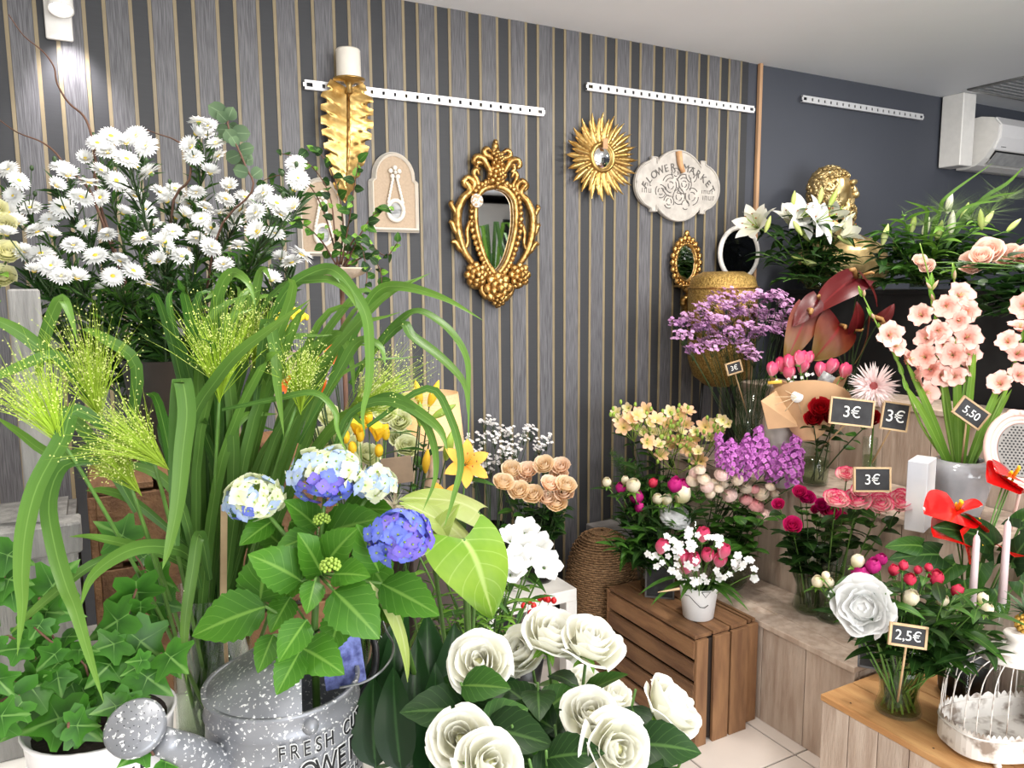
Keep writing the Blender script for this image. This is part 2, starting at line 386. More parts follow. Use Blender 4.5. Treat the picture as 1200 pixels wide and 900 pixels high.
part('bracket', B().box(cp + V((0, .03, -.04)), (.02, .07, .012)), m_au, t)
cz = cp.z + .004
cb = B().lathe([(0, 0), (.043, 0), (.044, .004), (.0435, .098), (.04, .103), (.034, .098), (.02, .088), (0, .086)], 24, M=T((cp.x, cp.y, cz)))
c_ = thing('pillar_candle', 'white pillar candle on the gold leaf sconce', 'candle', (cp.x, cp.y, cz))
part('wax', cb, mat('candle_wax', (246, 240, 228), .45, transl=.2, var=.02), c_)
part('wick', B().tube([(cp.x, cp.y, cz + .085), (cp.x + .002, cp.y, cz + .098)], .0015, 5), m_black, c_)

# arched cream plaques
def arch_outline(w, h, k=1.0):
    pts = [(-w, 0)]; s = .62 * h
    pts += [(-w, s), (-w * .97, s + .02 * h), (-w * .86, s + .045 * h)]
    for i in range(9):
        a = pi * .92 - (pi * .42) * i / 8; pts.append((cos(a) * w * .86 * 1.0 + .0, s + .06 * h + sin(a) * .32 * h - .06 * h * 0))
    pts = [q for q in pts if q[0] < -.004]
    top_ = (0, h)
    return pts + [top_] + [(-x, z) for x, z in reversed(pts)]
def arch(xc, yb, wpx0, wpx1, ytop, lab, ornament=True, depth=.02):
    a, b, tp, bt = wp(wpx0, (yb + ytop) / 2, depth), wp(wpx1, (yb + ytop) / 2, depth), wp(xc, ytop, depth), wp(xc, yb, depth)
    w, h = (b.x - a.x) / 2, tp.z - bt.z; cx = (a.x + b.x) / 2; y0 = YW - depth
    t = thing('arched_plaque', lab, 'plaque', (cx, YW, bt.z), 'arched cream plaques on the striped wall')
    M = T((cx, y0, bt.z)); ot = arch_outline(w, h); inn = [(x * .83, (z - h / 2) * .89 + h / 2) for x, z in ot]
    part('backing', B().slab(inn, -.0, .012), mat('beige_linen', (172, 152, 130), .8, var=.06, scale=120), t, M, False)
    fr = B(); n = len(ot); mid = [((x + i) / 2, (z + j) / 2) for (x, z), (i, j) in zip(ot, inn)]
    fr.add([(x, .008, z) for x, z in ot] + [(x, -.016, z) for x, z in mid] + [(x, -.002, z) for x, z in inn],
           [(k, (k + 1) % n, (k + 1) % n + n, k + n) for k in range(n)] + [(k + n, (k + 1) % n + n, (k + 1) % n + 2 * n, k + 2 * n) for k in range(n)])
    fr.slab(ot, .006, .018)
    part('frame', fr, m_cream, t, M, False)
    if ornament:
        zo = .27 * h
        part('medallion_ring', B().tube([(.115 * h * cos(q) * .9, -.008, zo + .12 * h * sin(q) * 1.05) for q in [2 * pi * k / 24 for k in range(25)]], .0085, 8), m_cream, t, M)
        part('medallion_print', B().slab([(.1 * h * cos(q) * .9, zo + .11 * h * sin(q)) for q in [2 * pi * k / 24 for k in range(24)]], -.004, .001), mat('printed_paper', (176, 176, 176), .6, col2=(90, 92, 98), scale=45, stretch=(.5, 1, 2.2)), t, M, False)
        for sx in (-1, 1):
            gb = B()
            for k in range(9):
                v = k / 8; gb.ball((sx * (.022 + .075 * (1 - v)) * h, -.008, zo + .1 * h + .32 * h * v), (.0065, .006, .009), 6, 4)
            part('garland', gb, m_cream, t, M)
        fb = B()
        for k in range(5):
            q = pi / 2 + 2 * pi * k / 5; fb.ball((.018 * cos(q), -.01, zo + .47 * h + .018 * sin(q)), (.01, .006, .01), 7, 4)
        part('rosette', fb.ball((0, -.014, zo + .47 * h), .008, 6, 4), m_cream, t, M)
    return t
arch(463, 272, 433, 491, 178, 'cream arched wall plaque with oval medallion between sconce and ornate mirror')
arch(377, 300, 349, 405, 208, 'cream arched wall plaque half hidden behind the small-leaved branches', True)

# ornate baroque mirror
mcx = wp(580, 260).x
t = thing('baroque_mirror', 'large ornate gilded baroque mirror with scrolled crown hanging from the rail', 'mirror', (mcx, YW, wp(580, 360).z))
def mp(x, y, off=.03):       # point traced on the mirror, kept as offset from its axis
    q = wp(x, y, off); return V((q.x - mcx, q.y, q.z))
glass_l = [mp(x, y) for x, y in ((581, 218), (568, 221), (559, 232), (557, 248), (558, 266), (562, 284), (567, 300), (573, 312), (581, 322))]
gl = [(p.x, p.z) for p in glass_l]; gl = gl + [(-x, z) for x, z in gl[1:-1][::-1]]
part('glass', B().slab(gl, YW - .018, YW - .008), m_mir, t, T((mcx, 0, 0)), False)
sp_ = spline(glass_l, 3); ring = sp_ + [V((-p.x, p.y, p.z)) for p in sp_[::-1]]
part('inner_rim', B().tube([p + V((0, .0, 0)) for p in ring], .013, 8), m_au, t, T((mcx, 0, 0)))
bead = B()
for i in range(0, len(ring) - 1):
    c = (ring[i] + ring[i + 1]) / 2; o = V((c.x, 0, c.z - wp(580, 265).z)).normalized()
    bead.ball(c + o * .022 + V((0, -.006, 0)), (.013, .01, .014), 6, 4)
part('beaded_moulding', bead, m_au, t, T((mcx, 0, 0)))
def sym(name, pts, r, k=.0, off=.03, n=3):
    pl = spline([mp(x, y, off) for x, y in pts], n); N = len(pl)
    rr = [r * (.45 + .75 * sin(pi * min(1, .12 + .85 * i / (N - 1))) ** .8) for i in range(N)]
    for s in (1, -1): part(name, B().tube([V((s * p.x, p.y, p.z)) for p in pl], rr, 7), m_au, t, T((mcx, 0, 0)))
sym('side_scroll', [(556, 312), (545, 296), (539, 280), (536, 262), (537, 246), (543, 232), (551, 224), (546, 214), (541, 211)], .016)
sym('side_scroll', [(551, 226), (556, 216), (549, 208), (543, 214), (547, 220)], .012)
sym('acanthus_leaf', [(548, 298), (539, 292), (533, 283), (529, 285)], .010)
sym('acanthus_leaf', [(540, 278), (533, 270), (529, 260), (527, 262)], .010)
sym('acanthus_leaf', [(538, 258), (533, 248), (528, 238), (531, 236)], .009)
sym('acanthus_leaf', [(543, 296), (548, 284), (547, 270), (552, 258), (557, 262)], .008)
sym('acanthus_leaf', [(560, 226), (560, 214), (555, 204), (558, 198), (562, 206)], .010)
sym('crown_scroll', [(566, 220), (573, 212), (574, 200), (568, 192), (560, 190), (558, 196), (563, 199)], .013)
sym('crown_scroll', [(577, 205), (572, 196), (566, 186), (558, 184), (555, 190), (559, 193)], .012, off=.045)
sym('crown_scroll', [(581, 190), (574, 184), (567, 180), (570, 174), (576, 178)], .011, off=.045)
sym('base_scroll', [(581, 322), (571, 326), (562, 320), (553, 322), (552, 332), (559, 336), (564, 330)], .014)
sym('base_scroll', [(566, 330), (564, 340), (570, 348), (576, 344), (573, 337)], .011)
def rosette(x, y, r, both=True, off=.045):
    c = mp(x, y, off); b = B()
    for ring_, (n, rr, sz) in enumerate(((8, 1.0, .46), (6, .58, .4), (1, 0, .42))):
        for k in range(n):
            q = 2 * pi * k / n + ring_ * .4; b.ball((rr * r * cos(q), -.012 * ring_, rr * r * sin(q)), (sz * r, .014, sz * r), 7, 5)
    for s in ((1, -1) if both else (1,)): part('rosette', b, m_au, t, T((mcx + (s * c.x if both else 0), c.y, c.z)))
rosette(558, 322, .038); rosette(580, 338, .048, False); rosette(581, 205, .032, False); rosette(581, 186, .026, False); rosette(580, 350, .026, False)
fin = B()
for k, (y, r) in enumerate(((178, .022), (172, .017), (167, .011))):
    c = mp(581, y, .03); fin.ball((0, c.y, c.z), (r, .014, r * 1.25), 8, 5)
part('finial', fin, m_au, t, T((mcx, 0, 0)))
dr = B(); c = mp(580, 356, .03); dr.ball((0, c.y, c.z), (.012, .01, .02), 8, 5); part('drop', dr, m_au, t, T((mcx, 0, 0)))
a, b = wp(581, 127, .012), V((mcx, YW - .02, wp(581, 166).z)); part('hanging_string', B().tube([V((mcx, YW - .014, a.z)), b], .0012, 5), m_string, t)
c = wp(559, 235, .075); part('price_tag', B().lathe([(0, -.001), (.027, -.001), (.027, .001), (0, .001)], 24, M=fz(c, (0, -1, 0))), mat('checked_tag', (240, 236, 228), .6, col2=(190, 160, 128), scale=130, thr=(.48, .52)), t)

# sunburst mirror
c = wp(704, 185, .03); t = thing('sunburst_mirror', 'round gold sunburst mirror with feather rays and a small convex glass', 'mirror', (c.x, YW, c.z - .19))
def rayleaf(L, w):
    b = B()
    def g(u, v): return V((u * w * sin(pi * min(1, .12 + v * .9)) ** .7 * (1 - .15 * v), .05 + v * (L - .05), .008 * (1 - abs(u)) + .012 * v * v + .002 * sin(v * 40)))
    return b.grid(g, 14, 4).data('sun_ray', m_aub)
r1, r2 = rayleaf(.19, .0165), rayleaf(.165, .014)
for k in range(40):
    q = 2 * pi * k / 40; M = T(c + V((0, -.006 * (k % 2), 0))) @ MX.Rotation(q, 4, 'Y') @ FRONT
    link('sun_ray', (r1, r2)[k % 2], t, M)
part('rim', B().lathe([(.05, 0), (.05, .02), (.058, .024), (.066, .018), (.07, 0)], 32, M=fz(c, (0, -1, 0))), m_aub, t)
part('convex_glass', B().lathe([(.052, .008), (.045, .016), (.03, .022), (.015, .025), (0, .026)], 28, M=fz(c, (0, -1, 0))), m_mir, t)
part('wooden_tag', B().box(c + V((.0, -.035, .055)), (.026, .003, .045), bev=.001), m_tagwood, t, smooth=False)

# flower market plaque
c = wp(795, 218, .02); t = thing('flower_market_plaque', 'grey scalloped plaque lettered with roses hanging by a string', 'plaque', (c.x, YW, c.z - .165))
ol = []
for k in range(10): q = pi - pi * .72 * k / 9 + pi * .0; 
qx = .258; qz = .165
def quad():      # one quarter of the scalloped outline, left-top
    L = []
    for k in range(9): a = pi - k / 8 * pi * .42; L.append((-.15 + cos(a) * .108, sin(a) * .108 + 0))
    L += [(-.165, .112), (-.165, .125), (-.135, .125)]
    for k in range(8): a = pi * .80 - k / 7 * pi * .30; L.append((cos(a) * .168, .0 + sin(a) * .165 + 0))
    return L
ql = quad(); ol = ql + [(-x, z) for x, z in ql[-2::-1]]; ol = ol + [(x, -z) for x, z in ol[-2:0:-1]]
m_plq = mat('distressed_grey_wood', (188, 182, 174), .75, var=.05, col2=(168, 162, 155), scale=22, bump=.2)
m_ink = mat('grey_stamp_ink', (96, 92, 88), .8, var=.1)
part('board', B().slab(ol, -.004, .012), m_plq, t, T(c), False)
part('border', B().tube([V((x * .97, -.005, z * .97)) for x, z in ol] + [V((ol[0][0] * .97, -.005, ol[0][1] * .97))], .004, 5), m_plq, t, T(c))
word = 'FLOWER MARKET'
for k, ch in enumerate(word):
    if ch == ' ': continue
    f = (k - 6) / 6; q = f * 1.0; R = .235
    text(t, ch, T(c + V((R * sin(q) * 1.02, -.0055, -.115 + R * cos(q) * .86 - .002))) @ MX.Rotation(q, 4, 'Y') @ FRONT, .048, m_ink, .0012, name='letter')
fine = B()      # worn small print, no longer readable
for fx, fz_, n, hh in ((-.185, -.002, 4, .014), (-.185, -.03, 5, .02), (.18, -.02, 6, .016), (.187, -.048, 6, .02)):
    for k in range(n):
        xx = fx + (k - n / 2) * .0125; fine.box((xx, -.0045, fz_), (.0025, .002, hh))
        if k % 2: fine.box((xx + .004, -.0045, fz_ + hh * (.4 if k % 3 else -.4)), (.008, .002, .0025))
part('worn_print', fine, m_ink, t, T(c), False)['kind'] = 'stuff'
rb = B()
for rx, rz, rr, n in ((-.05, .0, .05, 3), (.03, .01, .045, 3), (.075, .055, .035, 2), (-.02, .055, .025, 2), (.0, -.05, .035, 2), (.08, -.045, .04, 2), (-.11, -.03, .03, 2), (-.06, -.075, .03, 2), (.04, -.085, .022, 1)):
    for j in range(n):
        r0 = rr * (j + 1) / n; ph = RND(0, 6)
        for s in range(3):
            a0 = ph + s * 2 * pi / 3; rb.tube([(rx + r0 * cos(a0 + i * .28), -.005, rz + r0 * sin(a0 + i * .28)) for i in range(6)], .0022, 4)
part('rose_relief', rb, m_ink, t, T(c))
part('hanging_string', B().tube([c + V((-.03, 0, .16)), V((c.x - .02, YW - .015, wp(797, 118).z))], .001, 5), m_string, t)
tg = B().tube([c + V((-.012, -.012, .155)), c + V((-.005, -.016, .1)), c + V((.012, -.02, .06))], [.016, .014, .012], 6)
part('wooden_tag', tg, m_tagwood, t)

# small oval gold mirror with its bracket shelf
c = wp(803, 308, .03); t = thing('oval_mirror', 'small oval gilded mirror with knobbly frame above a carved bracket', 'mirror', (c.x, YW, wp(803, 360).z))
part('glass', B().slab([(.06 * cos(2 * pi * k / 28), .085 * sin(2 * pi * k / 28)) for k in range(28)], -.004, .004), m_mir, t, T(c), False)
part('rim', B().tube([(.064 * cos(2 * pi * k / 28), -.006, .09 * sin(2 * pi * k / 28)) for k in range(29)], .009, 7), m_au, t, T(c))
kb = B()
for k in range(22): q = 2 * pi * k / 22; kb.ball((.085 * cos(q), -.008, .115 * sin(q)), (.014, .012, .016), 7, 5)
for k in range(22): q = 2 * pi * (k + .5) / 22; kb.ball((.073 * cos(q), -.014, .1 * sin(q)), .008, 6, 4)
kb.ball((0, -.008, .135), (.016, .01, .02), 7, 5)
part('knobbly_frame', kb, m_au, t, T(c))
bt = wp(803, 335, .03).z
bk = thing('wall_bracket', 'small carved gold wall bracket under the oval mirror', 'bracket', (c.x + .01, YW, bt - .12))
part('shelf', B().box((c.x + .01, YW - .045, bt), (.13, .07, .012), bev=.003), m_au, bk)
cb = B()
for k in range(12): v = k / 11; cb.ball((c.x + .01 + .03 * sin(v * 9) * (1 - v), YW - .045 + .03 * v, bt - .015 - .12 * v), (.03 * (1 - v * .7), .022, .02), 7, 5)
part('carved_scroll', cb, m_au, bk)

# white rimmed round mirror behind the gold lantern
c = wp(866, 297, .05); t = thing('round_mirror', 'round mirror with a plain white rim beside the wooden edge trim', 'mirror', c - V((0, 0, .135)))
part('rim', B().tube([c + V((.125 * cos(2 * pi * k / 36), 0, .125 * sin(2 * pi * k / 36))) for k in range(37)], .012, 8), m_white, t)
part('glass', B().slab([(.122 * cos(2 * pi * k / 36), .122 * sin(2 * pi * k / 36)) for k in range(36)], -.002, .006), mat('dark_mirror', (40, 42, 46), .06, .9, var=.02), t, T(c), False)
part('wall_hook', B().tube([c + V((0, .01, .1)), V((c.x, YW, c.z + .1))], .004), m_steel, t)

# air conditioner and its pipe cover
z0, z1 = 2.27, 2.66
solo('pipe_cover', 'white boxed pipe cover beside the air conditioner', 'pipe cover', B().box((4.51, 2.83, (z0 + HC) / 2), (.12, .13, HC - z0 - .004), bev=.004), m_white, smooth=False)
t = thing('air_conditioner', 'white wall-mounted air conditioner with curved front on the dark grey wall', 'air conditioner', (5.05, YW, 2.26))
pr = [(0, 2.27), (0, 2.53), (.06, 2.555), (.13, 2.56), (.2, 2.545), (.235, 2.5), (.23, 2.43), (.2, 2.37), (.165, 2.32), (.12, 2.285), (.06, 2.268)]
def ext(pr, xa, xb, b=None):
    b = b or B(); n = len(pr)
    return b.add([(xa, YW - y, z) for y, z in pr] + [(xb, YW - y, z) for y, z in pr], [(k, (k + 1) % n, (k + 1) % n + n, k + n) for k in range(n)] + [tuple(range(n))[::-1], tuple(range(n, 2 * n))])
part('body', ext(pr, 4.635, 5.5), m_white, t, smooth=False)
part('front_panel', ext([(.205, 2.548), (.243, 2.5), (.24, 2.43), (.207, 2.365), (.2, 2.368), (.228, 2.43), (.232, 2.5), (.2, 2.542)], 4.66, 5.5), mat('gloss_white', (242, 240, 240), .2, var=.01), t, smooth=False)
part('outlet_louver', ext([(.2, 2.352), (.15, 2.295), (.155, 2.29), (.207, 2.348)], 4.69, 5.5), m_vent, t, smooth=False)
part('outlet_slot', ext([(.199, 2.362), (.168, 2.318), (.172, 2.318), (.203, 2.36)], 4.68, 5.5), m_black, t, smooth=False)
part('badge', B().box((4.73, YW - .214, 2.385), (.05, .004, .01), MX.Rotation(-.55, 3, 'X')), m_vent, t)
# ================================================================ flower and leaf shapes
G = lambda n, a, b, rib=(150, 185, 90), tr=.22, rough=.42, veins=7, **k: uvmat(n, [(0, a), (1, b)], 'v', rough, tr, rib, veins, **k)
g_dark = G('leaf_dark_green', (24, 50, 19), (36, 68, 24), (76, 110, 52))
g_mid = G('leaf_mid_green', (42, 80, 26), (60, 104, 33), (104, 140, 62))
g_lite = G('leaf_light_green', (92, 140, 44), (118, 166, 56), (170, 200, 110))
g_hyd = G('hydrangea_leaf_green', (54, 102, 26), (78, 132, 34), (116, 160, 66), .25, .4, 6)
g_ivy = G('ivy_leaf_green', (34, 78, 22), (66, 120, 36), (112, 154, 78), .2, .38, 0)
g_grass = G('grass_blade_green', (66, 106, 44), (104, 142, 56), (114, 150, 72), .3, .4, 0)
g_glau = G('eucalyptus_leaf', (70, 92, 66), (90, 112, 80), (112, 132, 100), .15, .6, 0)
m_stem = mat('green_stem', (84, 122, 48), .5, var=.15)
m_dstem = mat('dark_stem', (46, 70, 32), .55, var=.15)
m_bstem = mat('brown_twig', (92, 62, 46), .7, var=.2)
m_yel = mat('yellow_florets', (236, 204, 40), .6, var=.12, scale=200, bump=.3)
m_bud = mat('green_bud', (150, 178, 70), .45, transl=.15)
def petm(n, a, b, tr=.22, edge=None, rough=.5, mid=None, **k): return uvmat(n, [(0, a)] + ([(.5, mid)] if mid else []) + [(1, b)], 'v', rough, tr, None, 0, .3, .06, edge, **k)
p_white = petm('petal_white', (238, 236, 206), (247, 246, 238))
p_pure = petm('petal_pure_white', (228, 229, 224), (241, 241, 241))
p_ivory = petm('petal_ivory', (206, 206, 134), (238, 234, 194))
p_cream = petm('petal_cream_green', (206, 214, 130), (238, 240, 206))
p_peach = petm('petal_peach', (252, 216, 154), (254, 234, 204))
p_blush = petm('petal_blush', (246, 200, 190), (252, 230, 222))
p_pink = petm('petal_pink', (226, 74, 122), (238, 132, 164))
p_tulip = petm('petal_tulip_pink', (240, 150, 170), (222, 62, 112), edge=((246, 190, 205), .75, 1))
p_mag = petm('petal_magenta', (148, 10, 74), (196, 20, 106))
p_bic = uvmat('petal_cream_pink_edge', [(0, (250, 232, 214)), (.74, (248, 206, 204)), (.96, (222, 44, 108))], 'v', .5, .2, var=.06)
p_red = petm('petal_deep_red', (110, 4, 14), (172, 12, 26), tr=.1)
p_glad = petm('petal_salmon', (238, 156, 138), (250, 210, 198))
p_yel = petm('petal_yellow', (232, 180, 24), (248, 216, 60))
p_orange = petm('petal_orange', (240, 150, 40), (248, 190, 84), speck=((110, 40, 20), 9, .1))
p_apri = petm('petal_apricot', (232, 210, 120), (244, 188, 164))
p_lil = petm('petal_lilac', (190, 130, 190), (214, 164, 212))
p_pur = petm('petal_violet_pink', (176, 76, 176), (206, 118, 204), var=.1) if False else petm('petal_violet_pink', (172, 76, 170), (216, 138, 212))
p_hb = petm('floret_blue', (130, 146, 228), (98, 112, 214))
p_hv = petm('floret_violet', (140, 124, 218), (112, 98, 204))
p_hc = petm('floret_cream', (226, 232, 176), (244, 246, 220))
p_hp = petm('floret_pale_blue', (206, 220, 238), (160, 184, 234))
def shp(k):
    return {'ovate': lambda t: sin(pi * t ** .72) ** .85, 'lance': lambda t: sin(pi * t ** .8) ** .9 * (1 - .25 * t), 'round': lambda t: max(0, 1 - (2 * t - 1) ** 2) ** .5,
            'lily': lambda t: sin(pi * min(1, .06 + t * .94) ** .85) ** .75, 'obov': lambda t: sin(pi * t ** 1.5) ** .6, 'blade': lambda t: min(1, .55 + t * 3) * (1 - max(0, (t - .45) / .55) ** 1.8)}[k]
def leaf(L, W, s='ovate', fold=.25, bend=.5, n=8, c=4, serr=0, wave=0, cup=0):
    f = shp(s); b = B()
    def g(u, v):
        w = W / 2 * f(v) * (1 + (serr if int(round(v * n)) % 2 else -serr) * (abs(u) > .9)); th = bend * v
        y = L * (sin(th) / bend if bend else v); z = -L * ((1 - cos(th)) / bend if bend else 0)
        return V((u * w, y, z + fold * abs(u) * w - cup * w * u * u + wave * W * sin(v * 11 + u * 2) * abs(u)))
    return b.grid(g, n, c)
def LM(nm, *a, m=None, **k): return leaf(*a, **k).data(nm, m)
def heartleaf(L, W, bend=.5, lobe=.28, n=12, c=8, wave=.02):
    b = B()
    def g(u, v):
        w = W / 2 * (sin(pi * (.12 + .88 * v) ** .62) ** .75 if v < .999 else 0.0)
        y0 = L * v - lobe * L * abs(u) ** 1.3 * (1 - v) ** 1.5; th = bend * v
        return V((u * w, y0 * cos(th * .5), -bend * .5 * L * v * v + .18 * w * abs(u) - .25 * w * u * u * bend + wave * W * sin(v * 7 + 3 * u)))
    return b.grid(g, n, c)
def ivyleaf(L):
    pts = [(0, 0), (.18, -.16), (.45, -.2), (.52, .03), (.42, .2), (.7, .42), (.64, .54), (.42, .58), (.27, .66), (.15, .9), (0, 1.2)]
    full = pts + [(-x, y) for x, y in pts[-2:0:-1]]; b = B(); n = len(full); ce = (0, .32)
    vs = [V((0, ce[1] * L, .05 * L))]; uv = [(0, 0)]
    for f in (.5, 1):
        for x, y in full:
            X, Y = ce[0] + (x - ce[0]) * f, ce[1] + (y - ce[1]) * f
            vs.append(V((X * L, Y * L, L * (.05 - .1 * f * f * (abs(x) + .4 * abs(y - .3)))))); uv.append((abs(math.atan2(x, y - .0)) % .8 if x else 0, f))
    fs = [(0, 1 + k, 1 + (k + 1) % n) for k in range(n)] + [(1 + k, 1 + k + n, 1 + (k + 1) % n + n, 1 + (k + 1) % n) for k in range(n)]
    return b.add(vs, fs, 0, uv)
def ribbon(pts, w, nh, n=3, fold=.25, tip=True, taper0=.5, twist=0):
    """a blade along a path; nh = direction its face looks to"""
    pl = spline(pts, n); N = len(pl); b = B(); vs = []; uv = []
    for i, p in enumerate(pl):
        v = i / (N - 1); t = (pl[min(i + 1, N - 1)] - pl[max(i - 1, 0)]).normalized(); h = V(nh)
        s = t.cross(h)
        if s.length < 1e-3: s = t.orthogonal()
        s.normalize(); nn = s.cross(t)
        if twist: s = s * cos(twist * v) + nn * sin(twist * v); nn = s.cross(t)
        ww = w / 2 * min(1, taper0 + 2.2 * v) * ((1 - max(0, (v - .4) / .6) ** 2.2) if tip else 1)
        for u in (-1, 0, 1): vs.append(p + s * (u * ww) + nn * (-fold * ww * (u == 0))); uv.append((u, v))
    fs = [(3 * i + k, 3 * i + k + 1, 3 * i + k + 4, 3 * i + k + 3) for i in range(N - 1) for k in (0, 1)]
    return b.add(vs, fs, 0, uv)
def cup(R, H, half, r0=.05, curl=.0, n=5, c=6, wav=0, notch=0, close=0):
    """a rose-like petal round the z axis, standing on radius r0 and bulging to R"""
    b = B(); ph = RND(0, 6)
    def g(u, v):
        e = v ** .9; a = half * u * (.35 + .65 * sin(min(1, v * 1.25) * pi / 2))
        r = r0 + (R - r0) * sin(min(1, e * 1.15) * pi / 2) - close * R * max(0, v - .55) ** 1.5 * 2 + curl * max(0, v - .55) ** 2 * 4.9
        z = H * (v - .22 * v * u * u * (1 - notch * 2 * (1 - abs(u)))) - curl * max(0, v - .72) ** 2 * 9 + wav * sin(5 * u + ph) * v * v
        r += wav * cos(4 * u + ph) * v
        return V((r * cos(a), r * sin(a), z))
    return b.grid(g, n, c)
def rose(layers, n=5, c=6, wav=.03):
    """joined bloom; layers = (count, R, H, half, curl, close)"""
    b = B(); k0 = 0
    for cnt, R, H, half, curl, close in layers:
        for k in range(cnt): b.put(cup(R * RND(.95, 1.05), H * RND(.95, 1.05), half, .06, curl, n, c, wav * R, 0, close), MX.Rotation(2 * pi * k / cnt + k0, 4, 'Z'))
        k0 += 1.1
    return b
ROSE = [(3, .2, 1.0, 1.5, 0, .35), (3, .36, 1.06, 1.3, 0, .15), (4, .54, 1.06, 1.05, .02, .05), (5, .73, 1.0, .9, .06, 0), (5, .88, .86, .82, .13, 0)]
ROSEH = [(3, .2, 1.05, 1.5, 0, .3), (3, .4, 1.1, 1.3, .02, .1), (4, .62, 1.08, 1.05, .05, 0), (4, .82, 1.0, .95, .12, 0)]
RANUN = [(4, .34, .82, 1.4, 0, .7), (5, .54, .78, 1.25, 0, .62), (6, .74, .7, 1.1, 0, .52), (7, .9, .6, 1.05, 0, .42), (7, 1.0, .46, 1.0, 0, .28)]
BUD = [(3, .42, 1.15, 1.4, 0, .6), (3, .5, 1.2, 1.25, 0, .75), (4, .56, 1.05, 1.05, 0, .55)]
def calyx(b, m=1, r=.3, s=1.0, zd=.25):
    b.ball((0, 0, -.02), (r * .8, r * .8, .16), 8, 5, m)
    lf_ = leaf(.62 * s, .26 * s, 'lance', .2, 1.2, 4, 2)
    for k in range(5): b.put(lf_, fy((0, 0, 0), (cos(k * 1.257), sin(k * 1.257), zd), (0, 0, 1)) , m)
    return b
def RM(nm, layers, pm, gm=None, wav=.03, n=4, c=5):
    b = calyx(rose(layers, n, c, wav), zd=-.6, s=.6) if layers is RANUN else calyx(rose(layers, n, c, wav))
    if layers is RANUN: b.ball((0, 0, .24), (.78, .78, .46), 12, 7, 0)
    if layers is BUD: b.ball((0, 0, .62), (.4, .4, .46), 10, 7, 0)
    return b.data(nm, [pm, gm or g_mid])
def daisy(n, L, w, rows, cr, tilt=.25, droop=.4, cm=1, ch=.35, spl=0):
    b = B()
    for j in range(rows):
        pet = leaf(L * (1 - .2 * j), w, 'obov', .12, droop, 3, 2)
        for k in range(n):
            a = 2 * pi * (k + .5 * j) / n + RND(-.06, .06) * (1 + spl); e = tilt + .38 * j + RND(-.1, .1) * (1 + spl)
            b.put(pet, MX.Rotation(a, 4, 'Z') @ T((cr * .6, 0, .002 * j)) @ MX.Rotation(-pi / 2, 4, 'Z') @ MX.Rotation(e, 4, 'X'), 0)
    b.ball((0, 0, cr * .1), (cr, cr, cr * ch * 2), 10, 5, cm)
    b.lathe([(0, -L * .3), (cr * .45, -L * .24), (cr * .95, -L * .02)], 8, 2)
    return b
def tepals(n, L, W, rise, bend, s='lily', wave=.02, fold=.12, r0=.1, n2=7, c2=4):
    b = B(); lf_ = leaf(L, W, s, fold, bend, n2, c2, 0, wave)
    for k in range(n): b.put(lf_, MX.Rotation(2 * pi * k / n, 4, 'Z') @ T((r0 * W, 0, 0 if k % 2 else .01 * L)) @ MX.Rotation(-pi / 2, 4, 'Z') @ MX.Rotation(rise, 4, 'X'))
    return b
def lilymesh(nm, pm, L=.1, rise=1.05, bend=1.5):
    b = tepals(6, L, L * .52, rise, bend, wave=.03)
    for k in range(6):
        a = k * pi / 3 + .4; b.tube([(0, 0, 0), (.1 * L * cos(a), .1 * L * sin(a), .4 * L), (.26 * L * cos(a), .26 * L * sin(a), .7 * L)], .011 * L, 4, 1)
        b.ball((.26 * L * cos(a), .26 * L * sin(a), .71 * L), (.05 * L, .025 * L, .025 * L), 5, 4, 2)
    b.tube([(0, 0, 0), (0, 0, .8 * L)], .016 * L, 5, 1)
    return b.data(nm, [pm, m_bud, mat('brown_anther', (150, 84, 30), .8)])
def lilybud(nm, L, m=None, lobes=3):
    b = B()
    def g(u, v):
        a = pi * u; r = L * .15 * sin(pi * min(1, .05 + v * .93) ** .9) ** .8 * (1 + .1 * cos(lobes * a)); return V((r * cos(a), r * sin(a), L * v))
    return b.grid(g, 9, 12).data(nm, m or m_bud)
def floret4(s):
    b = B(); lf_ = leaf(s, s * .95, 'round', .1, .5, 3, 2)
    for k in range(4): b.put(lf_, MX.Rotation(k * pi / 2, 4, 'Z') @ MX.Rotation(.35, 4, 'X'))
    return b.ball((0, 0, .1 * s), .12 * s, 5, 4, 1)
def tulipmesh(nm, pm): return rose([(3, .44, 1.25, 1.35, 0, .55), (3, .54, 1.15, 1.2, 0, .45)], 6, 6, .02).ball((0, 0, 0), (.2, .2, .1), 8, 4, 1).data(nm, [pm, m_stem])
def spathe(nm, L, W, pm, sm, bend=.5, spl=.5):
    b = heartleaf(L, W, bend, .1); b.tube([(0, .03 * L, .02 * L), (0, .12 * L, .22 * L), (0, .2 * L, spl * L)], [.045 * L, .04 * L, .028 * L], 8, 1)
    return b.data(nm, [pm, sm])
def gladfloret(pm, nm='floret', s=.05):
    b = B()
    for k in range(6):
        lf_ = leaf(s * RND(.95, 1.15), s * .86, 'obov', .1, RND(.9, 1.5), 7, 6, 0, .13); b.put(lf_, MX.Rotation(k * pi / 3, 4, 'Z') @ T((.05 * s, 0, .012 * s * (k % 2))) @ MX.Rotation(-pi / 2, 4, 'Z') @ MX.Rotation(1.15, 4, 'X'))
    for k in range(3): b.tube([(0, 0, 0), (.1 * s * cos(k * 2), .1 * s * sin(k * 2), .6 * s)], .015 * s, 4, 1)
    return b.data(nm, [pm, m_bud])
